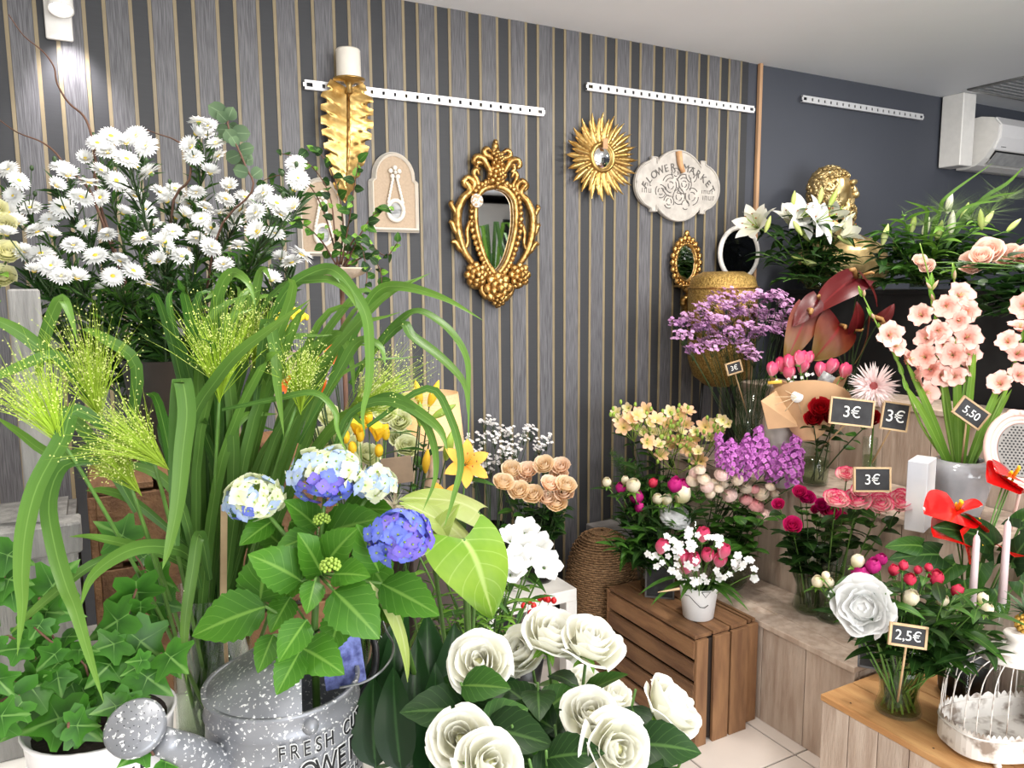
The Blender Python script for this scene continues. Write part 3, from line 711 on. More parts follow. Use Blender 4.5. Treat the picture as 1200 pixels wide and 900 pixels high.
def meshB(me):
    b = B(); ul = me.uv_layers[0].data; uv = [(0, 0)] * len(me.vertices)
    for l in me.loops: uv[l.vertex_index] = tuple(ul[l.index].uv)
    return b.add([v.co[:] for v in me.vertices], [tuple(p.vertices) for p in me.polygons], 0, uv)
def stemthing(name, label, cat, group, base, head, r=.003, sm=None, sag=.15, side=None, n=6, taper=.7):
    """an Empty at the foot of the stem, the stem running to the head"""
    base, head = V(base), V(head); t = thing(name, label, cat, base, group)
    mid = base.lerp(head, .55) + (V(side) if side else V((0, 0, (head - base).length * sag)) * .5)
    c = bez(base, mid, head, None, n); part('stem', B().tube(c, [r * (1 - (1 - taper) * i / n) for i in range(n + 1)], 5), sm or m_stem, t)
    return t, c
def at(c, f): k = f * (len(c) - 1); i = min(int(k), len(c) - 2); return c[i].lerp(c[i + 1], k - i)
def leaves(t, c, meshes, n, f0=.45, f1=.95, s=(.8, 1.2), out=.9, up=.35, name='leaf', side=None):
    for k in range(n):
        f = f0 + (f1 - f0) * (k + RND(0, .8)) / n; a = k * 2.4 + RND(-.5, .5)
        d = V((cos(a) * out, sin(a) * out, up + RND(-.25, .25)))
        if side: d += V(side)
        link(name, random.choice(meshes), t, fy(at(c, f), d, (0, 0, 1), RND(*s), RND(-.4, .4)))
def fuzz(b, c, n, L, w, f0, f1, m=0, spread=.8, up=.5):
    """many narrow leaves joined into one foliage mesh"""
    for k in range(n):
        p = at(c, RND(f0, f1)); d = V((RND(-1, 1) * spread, RND(-1, 1) * spread, up + RND(-.4, .4))).normalized(); l = L * RND(.6, 1.2)
        s = d.cross(V((RND(-1, 1), RND(-1, 1), RND(-.3, .3)))).normalized() * w * .5; q = p + d * l * .5 + V((0, 0, .04 * l)); e = p + d * l + V((0, 0, -.08 * l))
        b.add([p, q - s, q + s, e], [(0, 1, 3, 2)], m, [(0, 0), (-1, .5), (1, .5), (0, 1)])
    return b
def vase(name, label, c, prof, water=0, group=None, m=None, cat='vase'):
    """clear vase: outer and inner wall; c = centre of its foot"""
    t = thing(name, label, cat, c, group); inner = [(max(0.001, r - .003), z) for r, z in prof[::-1] if z > .006] + [(0, .008)]
    part('glass', B().lathe([(0, 0)] + prof + inner, 28, M=T(c)), m or glassmat(), t)
    if water:
        pr = [(0, .010)] + [(r - .0045, max(.010, z)) for r, z in prof if z < water] + [(prof[-1][0] * .0 + [r for r, z in prof if z >= water * .8][0] - .0045, water), (0, water)]
        part('water', B().lathe(pr, 24, M=T(c)), glassmat('vase_water', (214, 224, 200)), t)
    return t
def slate(name, label, c, w, h, txt, facing, tilt=0, tsize=None, stick=None, frame=(190, 160, 120), group='chalkboard price signs', tx=0):
    """small framed chalkboard standing upright, facing a direction"""
    f = V(facing).normalized(); M = fy(c, -f, (0, 0, 1)) @ MX.Rotation(tilt, 4, 'Y')
    t = thing(name, label, 'sign', V(c) - V((0, 0, h / 2)), group); mf = mat('slate_frame_%d' % frame[0], frame, .6)
    part('board', B().box((0, 0, 0), (w * .94, .004, h * .94)), mat('chalkboard_black', (38, 38, 40), .8, col2=(52, 52, 54), scale=30), t, M, False)
    part('frame', B().box((0, 0, h / 2), (w, .008, .006)).box((0, 0, -h / 2), (w, .008, .006)).box((w / 2, 0, 0), (.006, .008, h + .006)).box((-w / 2, 0, 0), (.006, .008, h + .006)), mf, t, M, False)
    if txt: text(t, txt, M @ T((tx, -.003, -h * .02)) @ FRONT, tsize or h * .62, mat('white_chalk', (226, 226, 222), .9), .0006)
    if stick: part('stick', B().tube([M @ V((0, .004, -h * .3)), stick], .0032, 5), mf, t)
    return t
m_woodb = mat('brown_crate_wood', (108, 74, 48), .7, var=.18, scale=5, stretch=(6, 1, 6), col2=(142, 104, 70), bump=.4, bscale=30)
m_woodg = mat('greywashed_bench_wood', (178, 156, 138), .7, var=.1, scale=5, stretch=(7, 1.2, 1.2), col2=(202, 184, 168), bump=.25, bscale=25)
m_woodo = mat('honey_crate_wood', (178, 128, 78), .65, var=.12, scale=4, stretch=(7, 1, 7), col2=(204, 158, 104), bump=.25, bscale=25)
m_woodw = mat('weathered_grey_wood', (120, 118, 116), .85, var=.1, scale=7, stretch=(6, 6, .8), col2=(152, 150, 146), bump=.5, bscale=25)
m_zinc = mat('zinc_bucket', (120, 122, 124), .4, .7, var=.1, scale=12)
# ================================================================ white display table and what stands on it
ZT = .85
t = thing('display_table', 'white display table carrying the watering can and the ivy pot', 'table', (-.15, 1.2, 0))
part('table_top', B().box((-.19, 1.22, ZT - .02), (1.22, 1.36, .04), bev=.004), m_white, t, smooth=False)
for x in (-.75, .37):
    for y in (.6, 1.84): part('leg', B().box((x, y, (ZT - .04) / 2), (.05, .05, ZT - .04)), m_white, t, smooth=False)

# grey weathered crate and brown slatted crate
t = thing('weathered_crate', 'grey weathered wooden crate with peeling paint and a tall corner post', 'crate', (-.3, 1.5, ZT))
for k in range(4):
    xx = -.085 - .082 * k; part('plank', B().box((xx, 1.40, ZT + .165), (.076, .016, .33), bev=.002), m_woodw, t, smooth=False)
part('peeling_strip', B().box((-.125, 1.3915, ZT + .16), (.007, .002, .3)), m_black, t)
part('rail', B().box((-.22, 1.405, ZT + .355), (.36, .06, .05), bev=.003), m_woodw, t, smooth=False)
for x in (-.092, -.38):
    part('corner_post', B().box((x, 1.415, ZT + .565), (.042, .03, .37), bev=.003), m_woodw, t, smooth=False)
for x in (-.06, -.40): part('side_panel', B().box((x, 1.56, ZT + .17), (.016, .29, .34)), m_woodw, t, smooth=False)
part('top_board', B().box((-.23, 1.55, ZT + .345), (.33, .26, .016)), m_woodw, t, smooth=False)
def crate(name, label, x0, x1, y0, y1, z0, z1, m, n, posts=.035, th=.012, axis='y', gap=.012, slat_top=0, endposts=True):
    """slatted crate: n slats on each long side"""
    t = thing(name, label, 'crate', ((x0 + x1) / 2, (y0 + y1) / 2, z0)); hs = (z1 - z0) / n
    for s_, xx in ((0, x0 + th / 2), (1, x1 - th / 2)):
        for k in range(n): part('slat', B().box((xx, (y0 + y1) / 2, z0 + hs * (k + .5)), (th, y1 - y0, hs - gap), bev=.0015), m, t, smooth=False)
    for yy in (y0 + th / 2, y1 - th / 2):
        for k in range(n): part('slat', B().box(((x0 + x1) / 2, yy, z0 + hs * (k + .5)), (x1 - x0 - 2 * th, th, hs - gap), bev=.0015), m, t, smooth=False)
    if slat_top:
        ws = (x1 - x0) / slat_top
        for k in range(slat_top): part('top_slat', B().box((x0 + ws * (k + .5), (y0 + y1) / 2, z1 + th / 2), (ws - gap * .6, y1 - y0, th), bev=.0015), m, t, smooth=False)
    for xx in (x0 + posts / 2 + th, x1 - posts / 2 - th):
        for yy in (y0 + posts / 2 + th, y1 - posts / 2 - th): part('corner_post', B().box((xx, yy, (z0 + z1) / 2), (posts, posts, z1 - z0)), m, t, smooth=False)
    return t
crate('wooden_crate', 'brown slatted crate on the white table behind the tall grass vase', -.03, .40, 1.47, 1.85, ZT, ZT + .40, m_woodb, 3, slat_top=4)

# white asters in a zinc bucket on the crate
zb = ZT + .412; cb = V((.14, 1.67, zb))
solo('zinc_bucket', 'grey zinc bucket on the brown slatted crate holding white asters', 'bucket', B().lathe([(0, 0), (.075, 0), (.1, .2), (.103, .2), (.097, .2), (.073, .01), (0, .01)], 24, M=T(cb)), m_zinc)
aheads = [(10, 199), (22, 212), (16, 230), (72, 196), (80, 206), (66, 218), (114, 168), (126, 179), (118, 200), (148, 168), (172, 172), (148, 187), (176, 203), (118, 232), (74, 244), (100, 266), (44, 272), (86, 288), (28, 296), (48, 298), (40, 318), (72, 324), (90, 326), (60, 312), (140, 306), (132, 324), (144, 250), (170, 246), (158, 230), (188, 226), (196, 236), (178, 264), (126, 276), (168, 280), (192, 288), (174, 334), (120, 340), (233, 143), (244, 148), (229, 157), (242, 159), (253, 168), (224, 172), (227, 184), (256, 183), (246, 203), (209, 237), (222, 239), (269, 219), (264, 234), (287, 232), (309, 227), (324, 239), (329, 252), (347, 192), (349, 210), (344, 223), (344, 243), (216, 252), (202, 272), (193, 283), (196, 297), (213, 301), (236, 257), (247, 268), (273, 261), (302, 272), (322, 274), (247, 290), (291, 299), (342, 308), (353, 299), (329, 303), (318, 328), (10, 250), (8, 275), (105, 215), (160, 196), (136, 212), (95, 232), (205, 222), (186, 306), (230, 280), (282, 246), (258, 250), (20, 262), (60, 276), (112, 300), (156, 318), (262, 310), (230, 226), (300, 250), (100, 186), (130, 160), (160, 160), (280, 290), (58, 258), (36, 244), (240, 244), (206, 256)]
m_disc = mat('aster_yellow_eye', (226, 196, 60), .7); m_cal = mat('aster_calyx', (90, 120, 56), .6)
amesh = [daisy(26, .021, .0048, 2, .0052, .2, .5, 1).data('flower_head', [p_pure, m_disc, m_cal]), daisy(24, .02, .0046, 3, .004, .3, .6, 1).data('flower_head', [p_pure, m_disc, m_cal]), daisy(22, .019, .0046, 2, .0045, .75, .3, 1).data('flower_head', [p_pure, m_disc, m_cal])]
seeds = [(16, 212), (74, 206), (122, 176), (158, 180), (240, 155), (40, 310), (85, 300), (100, 250), (160, 245), (205, 232), (140, 320), (195, 285), (232, 260), (275, 235), (318, 240), (347, 215), (302, 275), (340, 305), (290, 305)]
cl = {k: [] for k in range(len(seeds))}
for h in aheads: cl[min(cl, key=lambda k: (seeds[k][0] - h[0]) ** 2 + (seeds[k][1] - h[1]) ** 2)].append(h)
ASL = ['above the creamy lisianthus', 'by the low willow twig', 'reaching highest under the wall spotlight', 'leaning on the short willow twig', 'tallest of all, beside the eucalyptus', 'drooping over the grey corner post', 'behind the lime plume by the corner post', 'in the thick of the bouquet by the tall willow twig', 'in the thick of the bouquet under the short willow twig', 'below the tallest spray', 'hanging just above the grass blades', 'crowded in the very middle of the bouquet', 'fanning out under the eucalyptus', 'with dense heads beside the eucalyptus leaves', 'in front of the half hidden plaque', 'rising alone beside the gold leaf sconce', 'low beside the leafy branches', 'lowest, next to the wooden dish', 'low above the broadest grass arch']
for k, (sx, sy) in enumerate(seeds):
    d = 1.5 + RND(-.12, .12) if sy < 270 else 1.36 + RND(-.08, .08)
    top = P(sx, sy + 34, d + .05)
    foot = cb + V((RND(-.04, .04), RND(-.04, .04), .03))
    t, c = stemthing('aster_spray', 'white aster spray ' + ASL[k], 'flower', 'white aster sprays', foot, top, .0028, m_dstem, side=V((0, 0, .1)))
    br = B()
    for hx, hy in cl[k]:
        p = P(hx, hy, d + RND(-.07, .05)); j = at(c, RND(.75, .98)); q = j.lerp(p, .6) + V((0, 0, -.012))
        br.tube([j, q, p], .0013, 4)
        dr = (TOCAM(p) * RND(.1, .9) + V((RND(-.5, .5), RND(-.2, .2), RND(.35, 1.0)))).normalized()
        link('flower_head', random.choice(amesh), t, fz(p, dr, RND(0, 6), RND(.92, 1.16)))
    for q in range(3):
        p = P(sx + RND(-25, 25), sy + RND(-25, 20), d); j = at(c, .9); br.tube([j, p], .001, 4); br.ball(p, (.004, .004, .006), 6, 4)
    part('branchlets', br, m_dstem, t)
    o = part('foliage', fuzz(fuzz(B(), c, 70, .055, .0075, .35, 1.0), [c[-1], c[-1] + V((0, 0, .03))], 26, .05, .006, 0, 1), g_dark if k % 2 else g_mid, t); o['kind'] = 'stuff'
# extra leafy filler stems below the asters
for k in range(9):
    top = P(30 + k * 38, RND(330, 400), 1.42 + RND(0, .15)); foot = cb + V((RND(-.05, .05), RND(-.05, .05), .03))
    t, c = stemthing('aster_foliage_stem', 'leafy green aster stem without flowers in the zinc bucket', 'foliage', 'flowerless aster stems', foot, top, .0025, m_dstem)
    o = part('foliage', fuzz(B(), c, 110, .06, .009, .25, 1.0, spread=1), g_dark, t); o['kind'] = 'stuff'
# creamy flowers at the edge
lisi = RM('bloom', ROSE, p_ivory, g_lite, .05, 3, 4)
lpot = V((-.30, 1.55, ZT + .353))
vase('glass_vase', 'clear glass vase on the grey weathered crate', lpot, [(.05, 0), (.05, .1), (.055, .16)], .1)
for x, y in ((3, 258), (8, 290), (-14, 275), (2, 318), (-8, 240)):
    p = P(x, y, 1.42); t, c = stemthing('lisianthus', 'creamy yellow lisianthus above the grey weathered crate', 'flower', 'creamy lisianthus by the asters', lpot + V((RND(-.02, .02), RND(-.02, .02), .02)), p - V((0, 0, .02)), .0025)
    link('bloom', lisi, t, fz(p - V((0, 0, .015)), TOCAM(p) + V((0, 0, .6)), RND(0, 6), .024)); leaves(t, c, [LM('leaf', .05, .02, 'lance', m=g_lite)], 3)
# curly willow twigs
def twig(pts, d, lab, foot=None):
    q = [P(x, y, d) for x, y in pts]; q = [foot or cb + V((0, 0, .05))] + q[::-1]
    return solo('curly_willow_twig', lab, 'twig', B().tube(spline(q, 4), [.0032 - .0022 * i / (4 * (len(q) - 1)) for i in range(4 * (len(q) - 1) + 1)], 6), m_bstem, 'curly willow twigs', base=q[0])
twig([(10, 17), (28, 42), (50, 60), (63, 78), (67, 98), (80, 120), (98, 136), (107, 158), (112, 190), (120, 250)], 1.6, 'tall wavy brown willow twig reaching toward the wall spotlight')
twig([(-4, 138), (20, 155), (48, 166), (66, 180), (80, 200), (100, 216), (120, 260)], 1.55, 'low wavy brown willow twig behind the aster heads')
twig([(166, 150), (185, 157), (205, 164), (220, 178), (222, 210), (200, 260)], 1.6, 'short brown willow twig rising among the tallest asters')
# eucalyptus
em = [LM('leaf', .03, .026, 'round', .1, .4, 5, 2, m=g_glau), LM('leaf', .024, .02, 'round', .1, .4, 5, 2, m=g_glau)]
q = [P(x, y, 1.5) for x, y in ((250, 290), (295, 225), (288, 196), (278, 172), (268, 150), (266, 136))]; q = [cb + V((.03, 0, .05))] + q
t = thing('eucalyptus_branch', 'grey green eucalyptus branch sticking up beside the asters', 'branch', q[0]); c = spline(q, 4); part('stem', B().tube(c, .0022, 5), m_bstem, t)
for k in range(20): link('leaf', random.choice(em), t, fy(at(c, .42 + .58 * k / 19), (RND(-1, 1), RND(-.6, .6), RND(-.3, .8)), TOCAM(c[-1]), RND(.8, 1.3)))

# ---------------------------------------------------------------- fountain grass in a glass vase
gt = P(245, 690, 1.25); gv = V((gt.x, gt.y, ZT))
vase('glass_vase', 'tall clear glass vase of fountain grass stems on the white table', gv, [(.06, 0), (.062, .01), (.062, gt.z - ZT)], .2)
plumes = [((112, 470), (95, 395), 1.0, .13), ((178, 532), (110, 470), .98, .11), ((258, 448), (262, 340), 1.1, .14), ((352, 462), (350, 395), 1.1, .09), ((418, 478), (525, 400), 1.12, .14), ((62, 500), (20, 420), .95, .12), ((150, 560), (120, 520), 1.0, .07), ((300, 420), (312, 350), 1.18, .11)]
blades = [  # (plume stem, width m, depth from, depth to, pixel path)
 (5, .022, 1.0, .80, [(150, 520), (90, 480), (72, 515), (43, 568), (29, 621), (25, 672), (26, 713), (20, 770)]), (5, .019, 1.0, .80, [(120, 540), (75, 545), (57, 587), (64, 640), (77, 685), (88, 713), (104, 767), (122, 825)]),
 (1, .022, 1.0, .92, [(205, 640), (206, 540), (212, 447), (219, 480), (214, 530), (208, 590), (198, 640), (190, 668)]), (1, .016, 1.1, .98, [(246, 680), (238, 635), (232, 630), (226, 667), (218, 720), (216, 760), (219, 800)]),
 (0, .016, 1.0, .9, [(110, 470), (68, 418), (35, 424), (0, 440), (-30, 450)]), (0, .017, 1.0, .92, [(65, 425), (55, 415), (27, 392), (0, 377), (-25, 370)]), (0, .016, 1.05, 1.0, [(45, 440), (50, 405), (60, 372), (72, 350), (82, 368), (90, 400)]),
 (2, .018, 1.15, .95, [(215, 560), (226, 490), (253, 445), (280, 413), (318, 384), (365, 350)]), (4, .017, 1.2, 1.0, [(270, 440), (315, 375), (341, 335), (376, 316), (395, 319), (413, 340), (429, 369), (433, 407), (432, 449), (425, 484), (428, 513)]),
 (7, .013, 1.2, 1.05, [(290, 385), (328, 337), (373, 327), (395, 331), (410, 345), (418, 362)]), (4, .015, 1.2, 1.0, [(380, 470), (397, 425), (429, 361), (445, 340), (464, 335), (493, 340), (528, 353), (567, 376)]),
 (4, .013, 1.2, 1.0, [(410, 450), (440, 407), (467, 377), (488, 364), (509, 372), (531, 391), (547, 420), (549, 460), (549, 524)]), (4, .015, 1.15, 1.0, [(430, 420), (470, 380), (483, 393), (515, 417), (544, 449), (548, 487)]),
 (3, .009, 1.1, 1.0, [(260, 480), (320, 468), (368, 460), (392, 481), (395, 503), (408, 535)]), (4, .015, 1.1, 1.0, [(420, 475), (458, 465), (488, 481), (515, 503), (525, 530)]), (3, .017, 1.15, 1.05, [(300, 470), (312, 377), (323, 412), (325, 449), (333, 513)]),
 (1, .019, 1.12, .9, [(235, 665), (213, 645), (173, 640), (139, 651), (107, 677), (93, 715)]), (1, .015, 1.15, .95, [(230, 670), (197, 651), (149, 637), (107, 629), (80, 629)]), (0, .015, 1.1, .88, [(160, 640), (109, 661), (75, 685), (40, 715), (10, 745)]),
 (1, .012, 1.1, 1.0, [(220, 640), (160, 590), (125, 575), (100, 575)]), (0, .016, 1.1, .95, [(190, 560), (140, 520), (70, 535), (20, 505), (-10, 485)]), (6, .014, 1.1, 1.0, [(235, 690), (215, 600), (190, 560), (150, 545), (110, 560)]),
 (4, .014, 1.15, 1.05, [(350, 520), (395, 440), (420, 400), (445, 405), (452, 430)]), (3, .014, 1.2, 1.1, [(330, 520), (352, 440), (385, 400), (400, 395), (412, 425), (415, 470)]), (4, .012, 1.1, 1.0, [(390, 530), (410, 485), (450, 470), (490, 486), (508, 520), (510, 560), (495, 600)]),
 (4, .011, 1.08, 1.0, [(430, 500), (500, 455), (528, 490), (540, 540), (532, 580), (520, 620)]), (2, .017, 1.2, 1.1, [(230, 560), (245, 420), (255, 350), (270, 320), (290, 330), (300, 360)]), (2, .015, 1.2, 1.15, [(260, 520), (285, 430), (300, 340), (308, 315), (318, 330)]),
 (0, .018, 1.12, 1.0, [(150, 520), (160, 430), (120, 395), (95, 385)]), (6, .016, 1.05, .95, [(160, 600), (125, 540), (95, 500), (70, 480), (60, 520)])]
gl_, sn = {}, {}
for k, (pb, pt, d, L) in enumerate(plumes):
    foot = gv + V((RND(-.03, .03), RND(-.03, .03), .015)); head = P(*pb, d)
    t, c = stemthing('fountain_grass', 'fountain grass stem, lime plume ' + ('beside the grey corner post', 'drooping over the brown crate', 'standing tall below the aster heads', 'upright among arching blades near the yarrow', 'sweeping toward the lampshade', 'spilling past the grey weathered crate', 'small and hanging low above the ivy', 'behind the yellow yarrow')[k], 'grass stem', 'fountain grass stems', foot, head, .0035, m_stem, side=(head - foot) * .05 + V((0, 0, .05)))
    gl_[k] = t; sn[k] = c
    b = B(); ax = (P(*pt, d) - head).normalized()
    for i in range(170):
        dv = (ax + V((RND(-1, 1), RND(-1, 1), RND(-1, 1))) * .62).normalized(); l = L * RND(.45, 1.1); s = dv.orthogonal().normalized() * .00045
        m_ = head + dv * l * .55 + jit((0, 0, 0), .004); e = head + dv * l + V((RND(-.01, .01), RND(-.01, .01), RND(-.02, .01))); st = head - ax * RND(0, .03)
        b.add([st - s, st + s, m_ + s, m_ - s, e], [(0, 1, 2, 3), (3, 2, 4)])
        for j in range(4):
            f = RND(.35, 1); q = st.lerp(m_, f * 1.6) if f < .6 else m_.lerp(e, (f - .6) / .4); q = q + jit((0, 0, 0), .006); z = .0011
            b.add([q + V((z, 0, 0)), q + V((-z, 0, 0)), q + V((0, z, 0)), q + V((0, 0, 1.9 * z))], [(0, 2, 3), (2, 1, 3), (1, 0, 3), (0, 1, 2)], 1)
    o = part('plume', b, [mat('plume_lime', (158, 186, 56), .5, transl=.3), mat('plume_seed', (206, 214, 120), .5, transl=.2)], t, smooth=False); o['kind'] = 'stuff'
for k, w_, d0, d1, px in blades:
    pts = [P(x, y, d0 + (d1 - d0) * i / (len(px) - 1)) for i, (x, y) in enumerate(px)]; mid = pts[len(pts) // 2]
    part('blade', ribbon(pts, w_, (TOCAM(mid) + V((RND(-.4, .4), RND(-.4, .4), RND(0, .6)))).normalized(), 4, .3), g_grass, gl_[k])
for i in range(46):        # upright sheath of blades rising from the vase
    k = (2, 4, 3, 7, 1, 4, 3, 7)[i % 8]; x1 = RND(235, 440) if i % 3 else RND(180, 300); y1 = RND(350, 500)
    a = gv + V((RND(-.035, .035), RND(-.035, .035), RND(.03, .12))); e = P(x1, y1, RND(1.08, 1.3)); md = a.lerp(e, .55) + V((0, 0, .08)) + jit((0, 0, 0), .02)
    tip = e + (e - md) * .45 + V((RND(-.05, .08), RND(-.05, .02), -RND(.02, .09)))
    part('blade', ribbon([a, md, e, tip], RND(.012, .02), (TOCAM(md) + jit((0, 0, 0), .6)).normalized(), 4, .3), g_grass if i % 3 else g_mid, gl_[k])

# ---------------------------------------------------------------- ivy in a white pot
pc = P(118, 838, .985); pc = V((pc.x, pc.y, ZT)); ph = P(118, 838, .985).z - ZT
t = thing('ivy_pot', 'white tapered enamel pot with black letters holding ivy', 'pot', pc)
part('pot_body', B().lathe([(0, 0), (.066, 0), (.07, .006), (.086, ph - .008), (.09, ph), (.087, ph + .002), (.083, ph - .006), (.06, ph - .03), (0, ph - .03)], 32, M=T(pc)), mat('white_enamel', (232, 228, 228), .22, var=.02), t)
part('soil', B().lathe([(.081, ph - .012), (.04, ph - .008), (0, ph - .006)], 20, M=T(pc)), mat('dark_soil', (40, 30, 24), .95, bump=.5), t)
va = math.atan2(-pc.y, -pc.x)
for ch, da, zz in (('M', .30, -.045), ('E', .52, -.038)):
    a = va + da; r_ = .0832; M = T(pc + V((r_ * cos(a), r_ * sin(a), ph + zz))) @ MX.Rotation(a + pi / 2, 4, 'Z') @ FRONT
    text(t, ch, M, .022, m_black, .0008, name='letter')
t = thing('ivy_plant', 'trailing green ivy plant growing from the white lettered pot', 'plant', pc + V((0, 0, ph - .01)))
im = [ivyleaf(.032).data('leaf', g_ivy), ivyleaf(.04).data('leaf', g_ivy), ivyleaf(.026).data('leaf', g_ivy)]
vines = [[(110, 835), (90, 800), (40, 770), (10, 745), (-20, 760)], [(110, 835), (100, 780), (70, 760), (40, 735)], [(115, 835), (120, 780), (140, 750), (150, 720), (160, 690)], [(120, 835), (150, 800), (175, 780), (190, 765)], [(120, 835), (140, 820), (150, 830), (160, 850), (180, 885)], [(112, 830), (95, 832), (82, 838), (80, 852)], [(112, 835), (60, 820), (25, 815), (0, 822), (-12, 840)], [(115, 835), (110, 790), (120, 765), (180, 720), (170, 670), (150, 640)], [(108, 835), (60, 790), (20, 800), (-10, 790)], [(110, 830), (60, 760), (20, 700), (-10, 650)], [(112, 830), (80, 780), (50, 720), (46, 700)]]
vb = B(); allp = []
for k, px in enumerate(vines):
    dd = (.95, .97, 1.05, 1.0, .88, .87, .86, 1.22, .9, 1.0, 1.0)[k]
    c = spline([P(x, y, .985 + (dd - .985) * i / (len(px) - 1)) for i, (x, y) in enumerate(px)], 3); vb.tube(c, .0016, 5); allp.append(c)
part('vine_stem', vb, m_bstem, t)
for c in allp:
    for k in range(9):
        p = at(c, .15 + .85 * k / 8) + jit((0, 0, 0), .012); dirn = V((RND(-1, 1), RND(-.6, .3), RND(-.9, .25)))
        link('leaf', random.choice(im), t, fy(p, dirn, (TOCAM(p) + V((RND(-.5, .5), RND(-.5, .5), RND(.2, 1.0)))), RND(.8, 1.45)))

# ---------------------------------------------------------------- galvanised watering can
m_galv, nt, b_, o_ = _nodes('speckled_galvanised'); L_ = nt.links.new
tc = _n(nt, 'ShaderNodeTexCoord'); n1 = _n(nt, 'ShaderNodeTexNoise'); n1.inputs['Scale'].default_value = 190; n1.inputs['Detail'].default_value = 3; L_(tc.outputs['Object'], n1.inputs['Vector'])
n2 = _n(nt, 'ShaderNodeTexNoise'); n2.inputs['Scale'].default_value = 14; L_(tc.outputs['Object'], n2.inputs['Vector'])
r1_ = ramp(nt, [(.3, lin((116, 118, 122))), (.7, lin((152, 154, 160)))], n2.outputs['Fac']); r2_ = ramp(nt, [(.60, (0, 0, 0)), (.66, (1, 1, 1))], n1.outputs['Fac'])
mx_ = _n(nt, 'ShaderNodeMix', data_type='RGBA'); L_(r2_, mx_.inputs[0]); L_(r1_, mx_.inputs[6]); mx_.inputs[7].default_value = (*lin((232, 232, 230)), 1)
L_(mx_.outputs[2], b_.inputs['Base Color']); b_.inputs['Roughness'].default_value = .42
iv = _n(nt, 'ShaderNodeMath', operation='MULTIPLY_ADD'); L_(r2_, iv.inputs[0]); iv.inputs[1].default_value = -.4; iv.inputs[2].default_value = .4; L_(iv.outputs[0], b_.inputs['Metallic'])
rc = P(331, 795, 1.05); CH = rc.z - ZT; CR = .101
tilt = MX.Rotation(rad(5), 4, _f) if False else I4
CM = T((rc.x, rc.y, ZT))
t = thing('watering_can', 'speckled galvanised watering can lettered for fresh cut flowers', 'watering can', (rc.x, rc.y, ZT))
part('body', B().lathe([(0, 0), (CR * 1.04, 0), (CR * 1.05, .006), (CR, CH - .04), (CR, CH - .034), (CR * 1.025, CH - .031), (CR, CH - .028), (CR, CH - .008), (CR * 1.03, CH - .004), (CR * 1.03, CH), (CR * .97, CH), (CR * .97, .02), (0, .02)], 48, M=CM), m_galv, t)
# half hood over the spout side; opening looks away from it
hood_dir = math.atan2(-_r.y * 1.0 + _f.y * -.25, -_r.x * 1.0 + _f.x * -.25)
def hd_(u, v):
    u = sin(u * pi / 2); y = u * CR * .985; xm = math.sqrt(max(0, CR ** 2 * .97 - y * y)); xl = -.28 * CR; x = xl + (xm - xl) * v if xm > xl else xm
    h = .062 * max(0, 1 - u * u) ** .6 * (1 - v ** 1.5)
    return MX.Rotation(hood_dir, 3, 'Z') @ V((x, y, CH - .002 + h))
part('hood', B().grid(hd_, 10, 20), m_galv, t, CM)
# spout with sprinkler rose
s0 = P(272, 893, 1.0); s0 = V((rc.x, rc.y, s0.z)) + (s0 - V((rc.x, rc.y, s0.z))).normalized() * (CR * .95) if True else s0
s1, s2 = P(225, 882, .93), P(188, 868, .89); rn = (TOCAM(P(160, 855, .88)) * .75 + V((-.25, -.1, .62))).normalized()
part('spout', B().tube(spline([s0 + (s0 - s1) * .2, s0, s1, s2], 4), [.031, .03, .028, .027, .025, .024, .022, .021, .02, .019, .018, .017, .016], 14), m_galv, t)
rp = P(158, 852, .88)
part('sprinkler_rose', B().lathe([(0, .004), (.03, .003), (.0335, .0), (.033, -.008), (.024, -.024), (.014, -.036), (0, -.038)], 28, M=fz(rp, rn)), m_galv, t)
part('rusty_cone', B().lathe([(.0235, -.024), (.016, -.05), (.012, -.062), (0, -.062)], 20, M=fz(rp, rn)), mat('rust_brown', (150, 92, 40), .7, .2, var=.2), t)
hb = B()
for k in range(40):
    a = k * 2.4; r_ = .0045 * math.sqrt(k); hb.ball((r_ * cos(a), r_ * sin(a), .0042), (.0007, .0007, .0004), 5, 3)
part('spray_hole', hb, m_black, t, fz(rp, rn))
